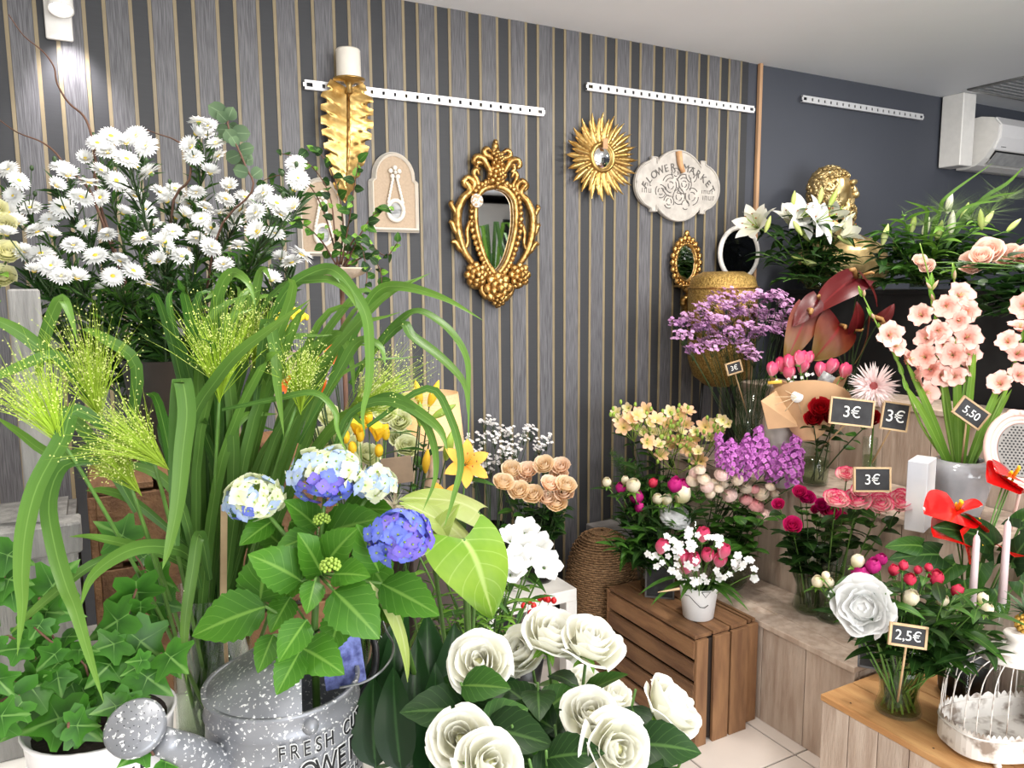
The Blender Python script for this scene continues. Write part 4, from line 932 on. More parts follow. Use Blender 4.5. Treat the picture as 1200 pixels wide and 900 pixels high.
# handle straps
hp = [P(x, y, d) for x, y, d in ((386, 700, 1.2), (420, 722, 1.18), (438, 750, 1.14), (439, 785, 1.1), (424, 815, 1.08), (417, 832, 1.06))]
part('handle', B().tube(spline(hp, 4), .0055, 8), mat('dark_metal', (52, 52, 56), .4, .6), t)
part('wire_bail', B().tube(spline([P(x, y, d) for x, y, d in ((447, 722, 1.1), (452, 738, 1.08), (461, 755, 1.05), (458, 772, 1.0), (445, 788, .97), (425, 800, .96), (398, 806, .955))], 4), .0016, 6), m_zinc, t)
ea = math.atan2(-_f.y, -_f.x) + .62
part('ear_knob', B().ball(V((CR * 1.0 * cos(ea), CR * 1.0 * sin(ea), CH - .02)), (.011, .011, .011), 12, 8), m_galv, t, CM)
m_letw = mat('white_embossed', (226, 226, 224), .5)
def can_text(s, size, z, a_mid, step):
    for k, ch in enumerate(s):
        if ch == ' ': continue
        a = a_mid + (k - (len(s) - 1) / 2) * step; R = CR * (1.05 - .05 * z / CH)
        for m__, off, ex, rr in ((m_letw, size * .035, .0006, .0006), (m_black, 0, .0012, .0010)):
            c_ = bpy.data.curves.new('l', 'FONT'); c_.body = ch; c_.size = size; c_.extrude = ex; c_.offset = off; c_.align_x = 'CENTER'; c_.align_y = 'CENTER'; c_.materials.append(m__)
            o_ = bpy.data.objects.new('l', c_); me = bpy.data.meshes.new_from_object(o_); bpy.data.objects.remove(o_); me.name = 'letter'
            link('letter', me, t, CM @ MX.Rotation(a + pi / 2, 4, 'Z') @ T((0, -R - rr, z)) @ FRONT @ MX.Scale(.72, 4, (1, 0, 0)))
af = math.atan2(-_f.y, -_f.x)
can_text('FRESH CUT', .028, CH - .048, af + .86, .15); can_text('FLOWERS', .044, CH - .082, af + .80, .235)
can_text('15¢ EACH', .016, CH - .112, af + .92, .12); can_text('FOR SALE', .03, CH - .136, af + .82, .18)

# ---------------------------------------------------------------- hydrangea in the can
foot = P(368, 770, 1.08); foot.z = ZT + .03
t = thing('hydrangea_plant', 'potted hydrangea with blue and cream flower heads set in the watering can', 'plant', foot)
hyl = [LM('leaf', 1, w_, 'ovate', .22, b__, 18, 6, .05, .012, m=g_hyd) for w_, b__ in ((.72, .5), (.78, .8), (.64, .35))]
hub = P(368, 742, 1.09); crown = P(372, 672, 1.06)
sb = B(); sb.tube([foot, hub, crown], [.006, .0055, .004], 7)
LV = [((353, 681), (303, 647), .97), ((305, 704), (308, 655), 1.0), ((311, 711), (225, 737), .96), ((369, 681), (361, 713), .93), ((391, 692), (441, 738), .93), ((383, 660), (405, 624), .98), ((377, 673), (360, 630), .99), ((377, 627), (438, 603), 1.04), ((372, 619), (344, 587), 1.05), ((369, 627), (326, 640), 1.02), ((447, 684), (509, 714), .97), ((444, 670), (423, 622), 1.0), ((359, 727), (328, 769), .90), ((351, 764), (326, 808), .90), ((353, 759), (394, 777), .92), ((320, 744), (304, 783), .94), ((320, 610), (283, 634), 1.04), ((443, 700), (466, 722), 1.0), ((391, 673), (426, 670), .95), ((330, 640), (300, 610), 1.08), ((400, 600), (450, 590), 1.1), ((420, 640), (455, 690), 1.03), ((340, 700), (318, 735), 1.0), ((400, 720), (385, 760), .97), ((340, 612), (372, 600), 1.1), ((330, 660), (296, 690), 1.05), ((410, 690), (440, 660), 1.05), ((360, 650), (330, 700), 1.03)]
for a, e, d in LV:
    A, E = P(*a, d + .03), P(*e, d - .01); link('leaf', random.choice(hyl), t, fy(A, E - A, TOCAM(A) + V((RND(-.2, .2), 0, .55)), (E - A).length * 1.06))
    sb.tube([crown if a[1] < 700 else hub, A], .002, 4)
fl_m = {k: floret4(.0125).data('floret', [m_, m_bud]) for k, m_ in (('b', p_hb), ('v', p_hv), ('c', p_hc), ('p', p_hp))}
def hydhead(x, y, d, r, n, pal, tilt=.3):
    c = P(x, y, d); R = r * d / 900; h = part('flower_head', B().ball((0, 0, 0), (R * .7, R * .7, R * .6), 10, 7), m_bud, t, T(c)); sb.tube([crown, c], .003, 5); up = (V((0, 0, 1)) + TOCAM(c) * tilt).normalized()
    for k in range(n):
        z = 1 - 1.55 * (k + .5) / n; a = k * 2.39996; s_ = math.sqrt(max(0, 1 - z * z)); dv = fz((0, 0, 0), up).to_3x3() @ V((s_ * cos(a), s_ * sin(a), z))
        q = c + V((dv.x * 1.06, dv.y * 1.06, dv.z * .8)) * R * (RND(.86, 1.06) + .16 * NZ.noise(dv * 2.2 + c * 9)); sx = dv.dot(_r); sy = dv.dot(_u)
        link('floret', fl_m[pal(sx, sy)], h, fz(q, dv + jit((0, 0, 0), .45), RND(0, 6), RND(.85, 1.25)))
rch = random.choice
hydhead(383, 556, 1.06, 37, 80, lambda x, y: (rch('vvb') if (y < .12 and -.45 < x < .6) else rch('cccp') if y > -.2 else rch('pb')), .9)
hydhead(298, 584, 1.05, 29, 56, lambda x, y: (rch('pb') if y < -.1 and x < .2 else rch('cccp')), .8)
hydhead(470, 630, 1.0, 33, 70, lambda x, y: rch('bbv') if x < .45 else rch('vvb'), .9)
hydhead(441, 566, 1.08, 19, 34, lambda x, y: rch('cccp'), .8)
for x, y, r, d in ((377, 609, 9, 1.03), (387, 663, 11, .95)):
    c = P(x, y, d); bb = B()
    for k in range(36): a = k * 2.4; z = 1 - k / 24; s_ = math.sqrt(max(0, 1 - z * z)); bb.ball(V((s_ * cos(a), s_ * sin(a), z * .7)) * r * d / 900 + c, r * d / 900 * .22, 6, 4)
    part('green_flower_bud', bb, m_bud, t)
part('stem', sb, m_stem, t)
# plant label
pl_ = thing('plant_label', 'round-topped plant label printed with blue hydrangea flowers', 'label', P(398, 800, 1.085))
o1, o2 = P(383, 790, 1.045), P(420, 770, 1.03); lw = (o2 - o1).length
ol = [(-.5, -.75), (.5, -.75), (.5, .45)] + [(.5 * cos(a), .45 + .5 * sin(a)) for a in [pi * k / 8 for k in range(1, 8)]] + [(-.5, .45)]
MM = fy(P(401, 768, 1.085), -(TOCAM(rc) + V((-.1, 0, -.1))), (0, 0, 1)) @ MX.Rotation(-.12, 4, 'Y')
part('card', B().slab([(x * lw, z * lw) for x, z in ol], -.0004, .0004), mat('hydrangea_print', (58, 66, 140), .35, var=.25, scale=90, col2=(128, 140, 214)), pl_, MM, False)
part('header_band', B().slab([(x * lw * .96, z * lw * .96 + .001) for x, z in ol[2:]] , -.0008, -.0004), mat('label_dark_green', (40, 70, 48), .4, var=.2, scale=150, col2=(70, 104, 70)), pl_, MM, False)
hb = B()
for k in range(9): hb.box(((k - 4) * .0035, -.001, lw * .62), (.0018, .0004, .004)).box(((k - 4) * .003, -.001, lw * .5), (.0016, .0004, .0035))
part('small_print', hb, m_white, pl_, MM, False)
# wooden plant pick and little sign
solo('wooden_pick', 'split wooden stake standing beside the grass vase', 'stake', B().box(P(262, 655, 1.12), (.009, .005, .16), MX.Rotation(.06, 3, 'Y')).tube([P(262, 715, 1.12), V((P(262, 715, 1.12).x, P(262, 715, 1.12).y, ZT))], .003, 5), mat('pale_stake_wood', (176, 150, 116), .7), smooth=False)
# ================================================================ middle: low bench with buckets and vases
ZB = .45
t = thing('plant_bench', 'dark stained low wooden bench holding the rose bucket', 'bench', (.7, 1.48, 0))
for k in range(4): part('plank', B().box((.535 + .11 * k, 1.48, ZB - .0125), (.104, 1.46, .025), bev=.002), m_woodb, t, smooth=False)
for y in (.85, 2.1):
    for x in (.53, .87): part('leg', B().box((x, y, (ZB - .025) / 2), (.05, .05, ZB - .025)), m_woodb, t, smooth=False)
def bucket(c, r, h, lab, m=None): return solo('flower_bucket', lab, 'bucket', B().lathe([(0, 0), (r * .8, 0), (r, h), (r * 1.04, h), (r * .97, h - .004), (r * .76, .01), (0, .01)], 24, M=T(c)), m or mat('black_plastic', (24, 26, 26), .4))
# white roses, every petal its own
rc_ = V((.60, .90, ZB)); bucket(rc_, .085, .24, 'black plastic bucket of white roses on the dark low bench')
pt_ = {k: [cup(R, H, half, .06, curl, 8, 8, .035, 0, cl).data('petal', p_white) for q in range(3)] for k, (cnt, R, H, half, curl, cl) in enumerate([(3, .18, 1.08, 1.6, 0, .35), (3, .32, 1.15, 1.38, 0, .15), (4, .47, 1.18, 1.12, .03, .05), (5, .64, 1.14, .95, .07, 0), (5, .79, 1.02, .88, .13, 0), (4, .88, .8, .84, .2, 0)])}
core = B().lathe([(0, .0), (.16, .05), (.2, .4), (.14, .75), (0, .82)], 10)
core = calyx(core, 1, .34, 1.1).data('bloom', [p_ivory, g_lite])
rl_ = [LM('leaf', .075, .05, 'ovate', .2, .5, 12, 4, .03, m=g_dark), LM('leaf', .06, .042, 'ovate', .2, .8, 12, 4, .03, m=g_dark), LM('leaf', .065, .044, 'ovate', .25, .3, 12, 4, .03, m=g_mid)]
WRL = ['open white rose bent toward the dark aspidistra leaves', 'white rose seen from the side between two taller roses', 'white rose standing highest next to the red berries', 'upright white rose between the side table and the crate slats', 'low white rose beside the aspidistra leaf tips', 'lowest white rose hanging over the bucket rim', 'white rose half hidden by the widest open rose', 'widest open white rose showing its whole spiral centre', 'white rose leaning out toward the apple crate']
wr = [(562, 778, .98, 38, (-.4, -.5, .75), 0), (612, 762, 1.10, 30, (-.7, -.2, .6), 0), (647, 744, 1.06, 36, (.1, -.4, .9), 0), (693, 752, 1.04, 36, (.1, -.35, .95), 0), (540, 866, .86, 37, (-.35, -.6, .7), 0), (574, 896, .82, 42, (0, -.7, .7), 0), (692, 838, .93, 35, (-.3, -.4, .85), 0), (722, 878, .86, 42, (-.15, -.85, .5), 0), (786, 828, .98, 38, (.5, -.4, .75), 0),
      (682, 806, 1.16, 28, (0, -.3, .9), 1), (716, 818, 1.16, 28, (.2, -.3, .9), 1), (616, 822, 1.10, 24, (-.1, -.4, .9), 1), (784, 872, 1.02, 24, (.5, -.3, .8), 1)]
for i, (x, y, d, r, dr, small) in enumerate(wr):
    R = r * d / 900; dirv = V(dr).normalized(); p = P(x, y, d); base = p - dirv * R * .6
    foot = rc_ + V((RND(-.04, .04), RND(-.04, .04), .02))
    lab = (WRL[i] if not small else 'small half-open ivory rose lower in the black bucket on the low bench')
    t, c = stemthing('white_rose', lab, 'rose', 'white roses' if not small else 'ivory half-open roses', foot, base, .0032, m_stem, side=V((0, 0, .07)))
    bl = link('bloom', core, t, fz(base, dirv, i * 1.3, R)); n_l = 6 if not small else 5; k0 = 0
    for k, cnt in enumerate((3, 3, 4, 5, 5, 4)[:n_l]):
        for q in range(cnt): link('petal', rch(pt_[k]), bl, WM[bl] @ MX.Rotation(2 * pi * q / cnt + k0 + RND(-.12, .12), 4, 'Z') @ MX.Rotation(RND(-.07, .07), 4, 'Y') @ MX.Scale(RND(.93, 1.06), 4))
        k0 += 1.1
    leaves(t, c, rl_, 6, .5, .92, (.8, 1.2), 1.0, .3, side=TOCAM(p) * .5)
for x, y, d, up in ((540, 800, .95, .4), (600, 850, .9, .5), (640, 880, .86, .5), (560, 835, .9, .3), (630, 800, 1.0, .6), (650, 850, .95, .5), (750, 850, .92, .3), (530, 780, 1.0, .3), (620, 890, .84, .4), (745, 808, .98, .4), (800, 890, .95, .3)):
    p = P(x, y, d); foot = rc_ + V((RND(-.04, .04), RND(-.04, .04), .02)); t, c = stemthing('rose_foliage', 'dark green rose leaves on a stem in the black bucket', 'foliage', 'rose foliage stems', foot, p, .0025, m_stem)
    for k in range(6): a = k * 1.05; link('leaf', rch(rl_), t, fy(at(c, RND(.7, 1)), V((cos(a), sin(a), RND(-.2, .6))), TOCAM(p) + V((0, 0, .6)), RND(.9, 1.4)))

# aspidistra leaves and spathe leaves in one tall bucket
ac_ = V((.56, 1.22, ZB)); bucket(ac_, .08, .3, 'tall dark green bucket of broad leaves behind the roses', mat('green_plastic', (36, 52, 38), .45))
asp = G('aspidistra_green', (20, 46, 22), (34, 68, 30), (60, 96, 52), .12, .3, 0)
for k, (bx, by, tx_, ty, d, w_) in enumerate([(470, 905, 455, 790, .98, .055), (500, 930, 520, 790, 1.0, .06), (440, 900, 432, 800, 1.02, .06), (530, 940, 548, 812, .98, .06), (480, 920, 490, 760, 1.08, .06), (560, 900, 580, 800, 1.05, .07), (455, 860, 472, 740, 1.12, .06), (520, 860, 540, 740, 1.15, .07), (600, 920, 610, 830, 1.0, .07), (430, 880, 470, 720, 1.15, .07), (560, 860, 600, 745, 1.18, .07), (500, 880, 505, 730, 1.18, .08), (640, 900, 650, 800, 1.1, .06)]):
    A, E = P(bx, by, d), P(tx_, ty, d + .03); t = thing('aspidistra_leaf', 'broad dark green aspidistra leaf standing in the dark green bucket', 'leaf', ac_ + V((0, 0, .02)), 'aspidistra leaves')
    part('stalk', B().tube([ac_ + V((RND(-.03, .03), RND(-.03, .03), .02)), A.lerp(ac_ + V((0, 0, .3)), .4), A], .003, 5), m_dstem, t)
    part('blade', leaf((E - A).length * 1.1, w_, 'ovate', .35, .5, 10, 4), asp, t, fy(A, E - A, TOCAM(A) + V((RND(-.5, .5), 0, .3))))
sp_m = uvmat('spathe_lime', [(0, (98, 138, 36)), (.5, (128, 160, 54)), (1, (104, 146, 42))], 'v', .35, .2, (166, 188, 106), 6)
sp_w = uvmat('spathe_cream', [(0, (176, 186, 118)), (1, (148, 170, 76))], 'v', .4, .2, (188, 198, 138), 5)
SP = [((548, 640), (500, 575), .13, .10, 1.32, sp_w, (-.3, -.2, 1), 'pale cream green arum spathe leaning behind the lime leaf'), ((543, 632), (590, 705), .17, .155, 1.24, sp_m, (.15, -.6, .6), 'big glossy lime green spathe drooping beside the blue hydrangea'), ((560, 600), (490, 560), .17, .12, 1.4, sp_w, (.3, -.3, .9), 'wide pale green spathe spread below the orange lily'), ((452, 700), (500, 772), .12, .035, 1.0, sp_w, (.6, -.6, .4), 'narrow pale yellow green leaf curving past the can handle'), ((505, 640), (520, 600), .06, .05, 1.3, sp_w, (-.4, -.5, .5), 'small curled cream spathe tucked beside the blue hydrangea')]
for a, e, L, W, d, m_, up, lab in SP:
    A, E = P(*a, d), P(*e, d - .05); t = thing('arum_spathe', lab, 'leaf', ac_ + V((0, 0, .02)))
    part('stalk', B().tube(bez(ac_ + V((RND(-.03, .03), RND(-.03, .03), .02)), ac_.lerp(A, .6) + V((0, 0, .12)), A), .004, 6), m_stem, t)
    part('blade', heartleaf((E - A).length * 1.1, W, .7, .25), m_, t, fy(A, E - A, V(up)))
# fluffy seed head and black seed pod nearby
p = P(462, 592, 1.25); t, c = stemthing('fluffy_seed_head', 'silky beige fluffy seed head beside the cream hydrangea', 'seed head', None, ac_ + V((-.02, .02, .02)), p, .0025)
fb = B()
for k in range(160):
    dv = (V((-.5, -.3, -.1)) + V((RND(-1, 1), RND(-1, 1), RND(-1, 1)))).normalized(); s = dv.orthogonal() * .0005; l = RND(.02, .04); fb.add([p - s, p + s, p + dv * l], [(0, 1, 2)])
o = part('fluff', fb, mat('silky_fluff', (206, 196, 172), .7, transl=.3), t); o['kind'] = 'stuff'

# white lilies with fine leaves, in glass on the bench
wl_ = V((.84, 1.72, ZB)); vase('glass_vase', 'tall clear vase of white freesias on the low bench', wl_, [(.06, 0), (.062, .01), (.065, .25)], .15)
wf = tepals(6, .055, .036, 1.15, .9, 'obov', .04).data('bloom', p_pure)
ll_ = [LM('leaf', .075, .014, 'lance', .25, .9, 6, 2, m=g_mid), LM('leaf', .06, .013, 'lance', .25, .6, 6, 2, m=g_lite)]
for i, (x, y, d) in enumerate([(600, 628, 1.95), (612, 640, 1.9), (622, 650, 1.88), (640, 662, 1.9), (606, 655, 1.86), (545, 652, 1.75), (500, 630, 1.7), (598, 668, 1.85), (616, 620, 2.0), (486, 640, 1.65), (630, 640, 1.95), (556, 668, 1.75)]):
    p = P(x, y, d); dv = (TOCAM(p) + V((RND(-.6, .6), 0, RND(.2, 1)))).normalized(); t, c = stemthing('white_freesia', 'white trumpet flower on a leafy stem in the tall clear vase', 'flower', 'white trumpet flowers', wl_ + V((RND(-.03, .03), RND(-.03, .03), .02)), p - dv * .02, .003, side=V((0, 0, .05)))
    link('bloom', wf, t, fz(p - dv * .025, dv, RND(0, 6), RND(.75, 1.0))); leaves(t, c, ll_, 9, .3, .95, (.8, 1.3), .9, .3)
for i in range(12):
    x, y, d = RND(500, 605), RND(690, 735), RND(1.6, 1.85); p = P(x, y, d); t, c = stemthing('freesia_leaf_stem', 'leafy green stem under the white trumpet flowers', 'foliage', 'leafy stems in the tall vase', wl_ + V((RND(-.03, .03), RND(-.03, .03), .02)), p, .003, m_dstem)
    leaves(t, c, ll_, 11, .3, 1, (.9, 1.4), .9, .4)

# yellow and cream flowers in a tall vase, further back
yv = V((.62, 1.98, ZB)); vase('glass_vase', 'tall vase of yellow freesias and lisianthus by the lamp', yv, [(.06, 0), (.062, .01), (.07, .34)], .2)
lz = RM('bloom', ROSE, p_cream, g_lite, .06, 3, 4); fr_ = tepals(6, .04, .024, 1.3, .5, 'obov', .03).data('bloom', p_yel)
for i, (x, y) in enumerate([(380, 510), (400, 500), (452, 480), (470, 490), (468, 510), (430, 530), (362, 520), (386, 485), (440, 460), (476, 520), (350, 540), (410, 520)]):
    d = 2.0 + RND(-.1, .1); p = P(x, y, d); t, c = stemthing('cream_lisianthus', 'pale green cream lisianthus bloom by the lampshade', 'flower', 'pale lisianthus by the lamp', yv + V((RND(-.03, .03), RND(-.03, .03), .02)), p - V((0, 0, .02)), .0025)
    link('bloom', lz, t, fz(p - V((0, 0, .015)), TOCAM(p) + V((RND(-.4, .4), 0, .6)), RND(0, 6), .032)); leaves(t, c, [ll_[1]], 4, .5, .95)
for i, (x, y, k) in enumerate([(441, 503, 1), (418, 498, 1), (413, 525, 0), (452, 508, 0), (444, 528, 0), (422, 510, 0), (432, 488, 0), (405, 512, 0)]):
    d = 1.85; p = P(x, y, d); t, c = stemthing('yellow_freesia', 'yellow freesia flower in front of the pale lisianthus' if k else 'closed yellow freesia bud among the pale lisianthus', 'flower', 'yellow freesias' if k else 'yellow freesia buds', yv + V((RND(-.03, .03), RND(-.03, .03), .02)), p - V((0, 0, .02)), .002)
    if k: link('bloom', fr_, t, fz(p - V((0, 0, .03)), V((.1, -.2, 1)), RND(0, 6), 1.25))
    else: part('bud', B().ball(p, (.011, .011, .017), 8, 6), p_yel, t)
# achillea
for x, y, r in ((337, 374, 24), (322, 352, 10), (275, 355, 8), (336, 388, 9)):
    p = P(x, y, 1.75); R = r * 1.75 / 900; t, c = stemthing('yellow_yarrow', 'flat yellow yarrow head %s' % ('large and full above the grass' if r > 20 else 'small among the grass blades'), 'flower', None if r > 20 else 'small yarrow heads', yv + V((RND(-.03, .03), RND(-.03, .03), .02)), p - V((0, 0, R * .3)), .0025, m_dstem)
    b = B()
    for k in range(int(30 + r * 3)): a = k * 2.4; rr = R * math.sqrt(k / (30 + r * 3)); b.ball(p + V((rr * cos(a), rr * sin(a), R * .5 * (1 - (rr / R) ** 2) + RND(-.002, .002))), .0055, 5, 4)
    part('flower_head', b, m_yel, t)
# pinkish chrysanthemum and small orange flowers glimpsed through the grass
chm = daisy(16, .03, .011, 3, .01, .3, .5, 1).data('flower_head', [petm('petal_dusty_pink', (150, 90, 110), (214, 180, 196)), m_disc, m_cal])
for x, y in ((352, 425), (368, 440), (372, 422)):
    p = P(x, y, 1.75); t, c = stemthing('pink_chrysanthemum', 'dusty pink chrysanthemum glimpsed between the grass blades', 'flower', 'dusty pink chrysanthemums', yv + V((RND(-.03, .03), RND(-.03, .03), .02)), p, .0025, m_dstem)
    link('flower_head', chm, t, fz(p, TOCAM(p) + V((0, 0, .3)), RND(0, 6)))
orm = tepals(6, .03, .016, .9, .8).data('bloom', petm('petal_dark_orange', (190, 70, 20), (232, 120, 40)))
for x, y in ((386, 402), (392, 416), (338, 452), (374, 456)):
    p = P(x, y, 1.7); t, c = stemthing('orange_flower', 'small dark orange flower glimpsed between the grass blades', 'flower', 'small orange flowers', yv + V((RND(-.03, .03), RND(-.03, .03), .02)), p, .002, m_dstem); link('bloom', orm, t, fz(p, TOCAM(p), RND(0, 6)))
# orange and yellow lilies
lb_ = lilybud('bud', .075); lby = lilybud('bud', .07, petm('bud_yellow', (222, 178, 40), (244, 206, 70)))
lv_ = [LM('leaf', .1, .026, 'lance', .2, .8, 7, 2, m=g_dark), LM('leaf', .085, .022, 'lance', .2, .5, 7, 2, m=g_mid)]
olm = lilymesh('bloom', p_orange, .06, .7, .9)
p = P(545, 545, 1.75); t, c = stemthing('orange_lily', 'open orange lily with dark speckles above the pale spathe', 'lily', None, yv + V((.03, -.02, .02)), p, .003, side=V((.1, -.05, .1))); link('bloom', olm, t, fz(p, TOCAM(p) + V((.3, 0, .25)), .5)); leaves(t, c, lv_, 6, .5, .95)
p = P(522, 590, 1.6); t, c = stemthing('orange_lily', 'orange lily bloom tucked low under the pale spathe', 'lily', None, yv + V((.03, -.03, .02)), p, .003, side=V((.1, -.05, .1))); link('bloom', lilymesh('bloom', p_orange, .05, .6, .6), t, fz(p, TOCAM(p) + V((-.3, 0, .1)), .2))
for x, y, dx, dy, m_, lab in ((500, 540, 0, 1, lby, 'plump yellow lily bud beside the wooden sign'), (520, 482, .9, .5, lb_, 'green lily bud pointing across the lampshade'), (525, 525, .1, 1, lb_, 'green yellow lily bud standing below the lampshade'), (492, 485, -.1, 1, lb_, 'green lily bud before the lampshade'), (490, 462, -.3, 1, lby, 'yellow lily bud at the top edge of the lampshade'), (508, 462, .3, 1, lby, 'opening yellow lily bud over the top of the lampshade')):
    p = P(x, y, 1.8); dv = V((dx, -.3, dy)); t, c = stemthing('lily_bud_stem', lab, 'lily', None, yv + V((RND(0, .03), RND(-.03, 0), .02)), p - dv.normalized() * .03, .0028, m_dstem, side=V((.04, 0, .1))); link('bud', m_, t, fz(p - dv.normalized() * .032, dv, RND(0, 6), RND(.85, 1.05))); leaves(t, c, lv_, 5, .55, .92, (.7, 1.1))
# small wooden sign
c = P(466, 551, 1.6); solo('wooden_sign', 'small blank brown wooden sign leaning among the yellow flowers', 'sign', B().box(c, (.062, .006, .055), MX.Rotation(rad(-28), 3, 'Z') @ MX.Rotation(-.12, 3, 'Y')).tube([c + V((0, .004, -.02)), yv + V((-.04, -.04, .02))], .003, 5), mat('grey_brown_wood', (138, 116, 94), .7), smooth=False)

# table lamp on a pedestal
lp = P(505, 480, 2.62); lbz = .72
solo('pedestal', 'dark wooden pedestal by the striped wall under the lamp', 'pedestal', B().box((lp.x, lp.y, lbz / 2), (.26, .26, lbz), bev=.004), mat('dark_pedestal', (58, 46, 40), .6), smooth=False)
t = thing('table_lamp', 'table lamp with a cream linen drum shade by the striped wall', 'lamp', (lp.x, lp.y, lbz)); zs0, zs1 = P(505, 522, 2.62).z, P(505, 460, 2.62).z
part('lamp_base', B().lathe([(0, 0), (.07, 0), (.075, .012), (.02, .025), (.03, .08), (.05, .14), (.03, .2), (.012, .24), (.012, zs0 - lbz + .05), (0, zs0 - lbz + .05)], 24, M=T((lp.x, lp.y, lbz))), mat('lamp_ceramic', (150, 130, 110), .4), t)
part('lamp_shade', B().lathe([(.112, zs0), (.094, zs1), (.092, zs1), (.110, zs0), (.112, zs0)], 32, M=T((lp.x, lp.y, 0))), mat('linen_shade', (232, 206, 166), .8, transl=.45, scale=160, var=.06), t)
bl_ = bpy.data.lights.new('lamp_bulb', 'POINT'); bl_.energy = 1.6; bl_.color = (1, .8, .55); bl_.shadow_soft_size = .03; bo = bpy.data.objects.new('lamp_bulb', bl_); COL.objects.link(bo); bo.parent = t; bo.location = (0, 0, (zs0 + zs1) / 2 - lbz)

# dish on a slender stand with small-leaved branches
dc = P(400, 316, 2.2); t = thing('plant_stand', 'pale wooden dish on a slender stand before the striped wall', 'stand', (dc.x, dc.y, 0))
part('dish', B().lathe([(0, -.028), (.03, -.026), (.06, -.014), (.085, .0), (.087, .004), (.08, .005), (.05, -.006), (0, -.012)], 32, M=T(dc)), mat('pale_driftwood', (196, 178, 158), .8, bump=.3, var=.1), t)
part('pole', B().tube([dc - V((0, 0, .026)), (dc.x, dc.y, .02)], .007, 8), m_bstem, t); part('foot', B().lathe([(0, 0), (.12, 0), (.12, .015), (.02, .025), (0, .025)], 24, M=T((dc.x, dc.y, 0))), m_woodg, t)
bl4 = [LM('leaf', .032, .022, 'ovate', .2, .5, 5, 2, m=g_mid), LM('leaf', .026, .02, 'ovate', .2, .5, 5, 2, m=g_dark), LM('leaf', .02, .015, 'ovate', .2, .5, 5, 2, m=g_lite)]
for k, px in enumerate([[(395, 310), (392, 270), (385, 225), (360, 190), (330, 180)], [(398, 310), (402, 260), (392, 210), (375, 180), (360, 176)], [(400, 310), (408, 265), (415, 220), (420, 190)], [(402, 312), (425, 270), (440, 250), (462, 246)], [(404, 314), (430, 300), (445, 315), (448, 340)], [(395, 312), (375, 280), (350, 260), (330, 262)], [(398, 314), (380, 250), (360, 215), (330, 205), (300, 215)], [(404, 314), (420, 285), (430, 320), (425, 350)], [(402, 312), (415, 280), (432, 285), (452, 300), (466, 284)]]):
    c = spline([P(x, y, 2.2 - .02 * i * (k % 3)) for i, (x, y) in enumerate(px)], 4); t = thing('leafy_branch', 'brown branch with small green leaves in the wooden dish, ' + ('bowing toward the asters', 'curling by the gold leaf', 'standing straight under the gold leaf', 'reaching toward the arched plaque', 'spilling down beside the dish', 'covering the half hidden plaque', 'arching longest into the asters', 'hanging lowest under the dish', 'crossing below the medallion plaque')[k], 'branch', c[0], 'small-leaved branches'); part('stem', B().tube(c, [.0028 - .0018 * i / (len(c) - 1) for i in range(len(c))], 5), m_bstem, t)
    for j in range(14): p = at(c, .12 + .88 * j / 13); link('leaf', rch(bl4), t, fy(p, (RND(-1, 1), RND(-1, .4), RND(-.6, .7)), TOCAM(p) + V((0, 0, RND(0, 1))), RND(.8, 1.5)))

# ---------------------------------------------------------------- white cube table by the wall: statice, peach roses, berries
t = thing('side_table', 'small white square side table by the striped wall', 'table', (1.45, 2.7, 0)); ZS = .38
part('table_top', B().box((1.435, 2.69, ZS - .025), (.43, .38, .05), bev=.002), m_white, t, smooth=False)
for x in (1.245, 1.625):
    for y in (2.525, 2.855): part('leg', B().box((x, y, (ZS - .05) / 2), (.05, .05, ZS - .05)), m_white, t, smooth=False)
pv = V((1.565, 2.66, ZS)); vase('glass_vase', 'dark glass vase of peach roses on the white side table', pv, [(.055, 0), (.06, .02), (.065, .25), (.07, .27)], 0, None, glassmat('smoked_glass', (60, 66, 60)))
pr_ = [RM('bloom', ROSE, p_peach, g_mid, .03), RM('bloom', ROSEH, petm('petal_peach_blush', (250, 206, 160), (254, 232, 210)), g_mid, .03)]
for i, (x, y) in enumerate([(600, 549), (618, 551), (637, 544), (657, 546), (590, 564), (612, 560), (624, 578), (645, 567), (664, 567), (641, 583), (652, 588), (661, 577), (608, 574), (655, 557)]):
    d = 3.0 + (-.06 if y > 560 else .06); p = P(x, y, d); dv = (TOCAM(p) * .8 + V((RND(-.4, .4), -.1, .9))).normalized(); t, c = stemthing('peach_rose', 'peach rose in the dark vase on the white side table', 'rose', 'peach roses', pv + V((RND(-.03, .03), RND(-.03, .03), .02)), p - dv * .03, .003, m_dstem, side=V((0, 0, .05)))
    link('bloom', pr_[i % 2], t, fz(p - dv * .03, dv, RND(0, 6), .043)); leaves(t, c, rl_, 4, .5, .9, (.7, 1.0), .9, .2)
sv = V((1.38, 2.72, ZS)); vase('glass_vase', 'dark glass vase of white statice on the white side table', sv, [(.05, 0), (.055, .02), (.06, .25)], 0, None, glassmat('smoked_glass'))
m_stat = mat('statice_white', (238, 234, 232), .6, transl=.2)
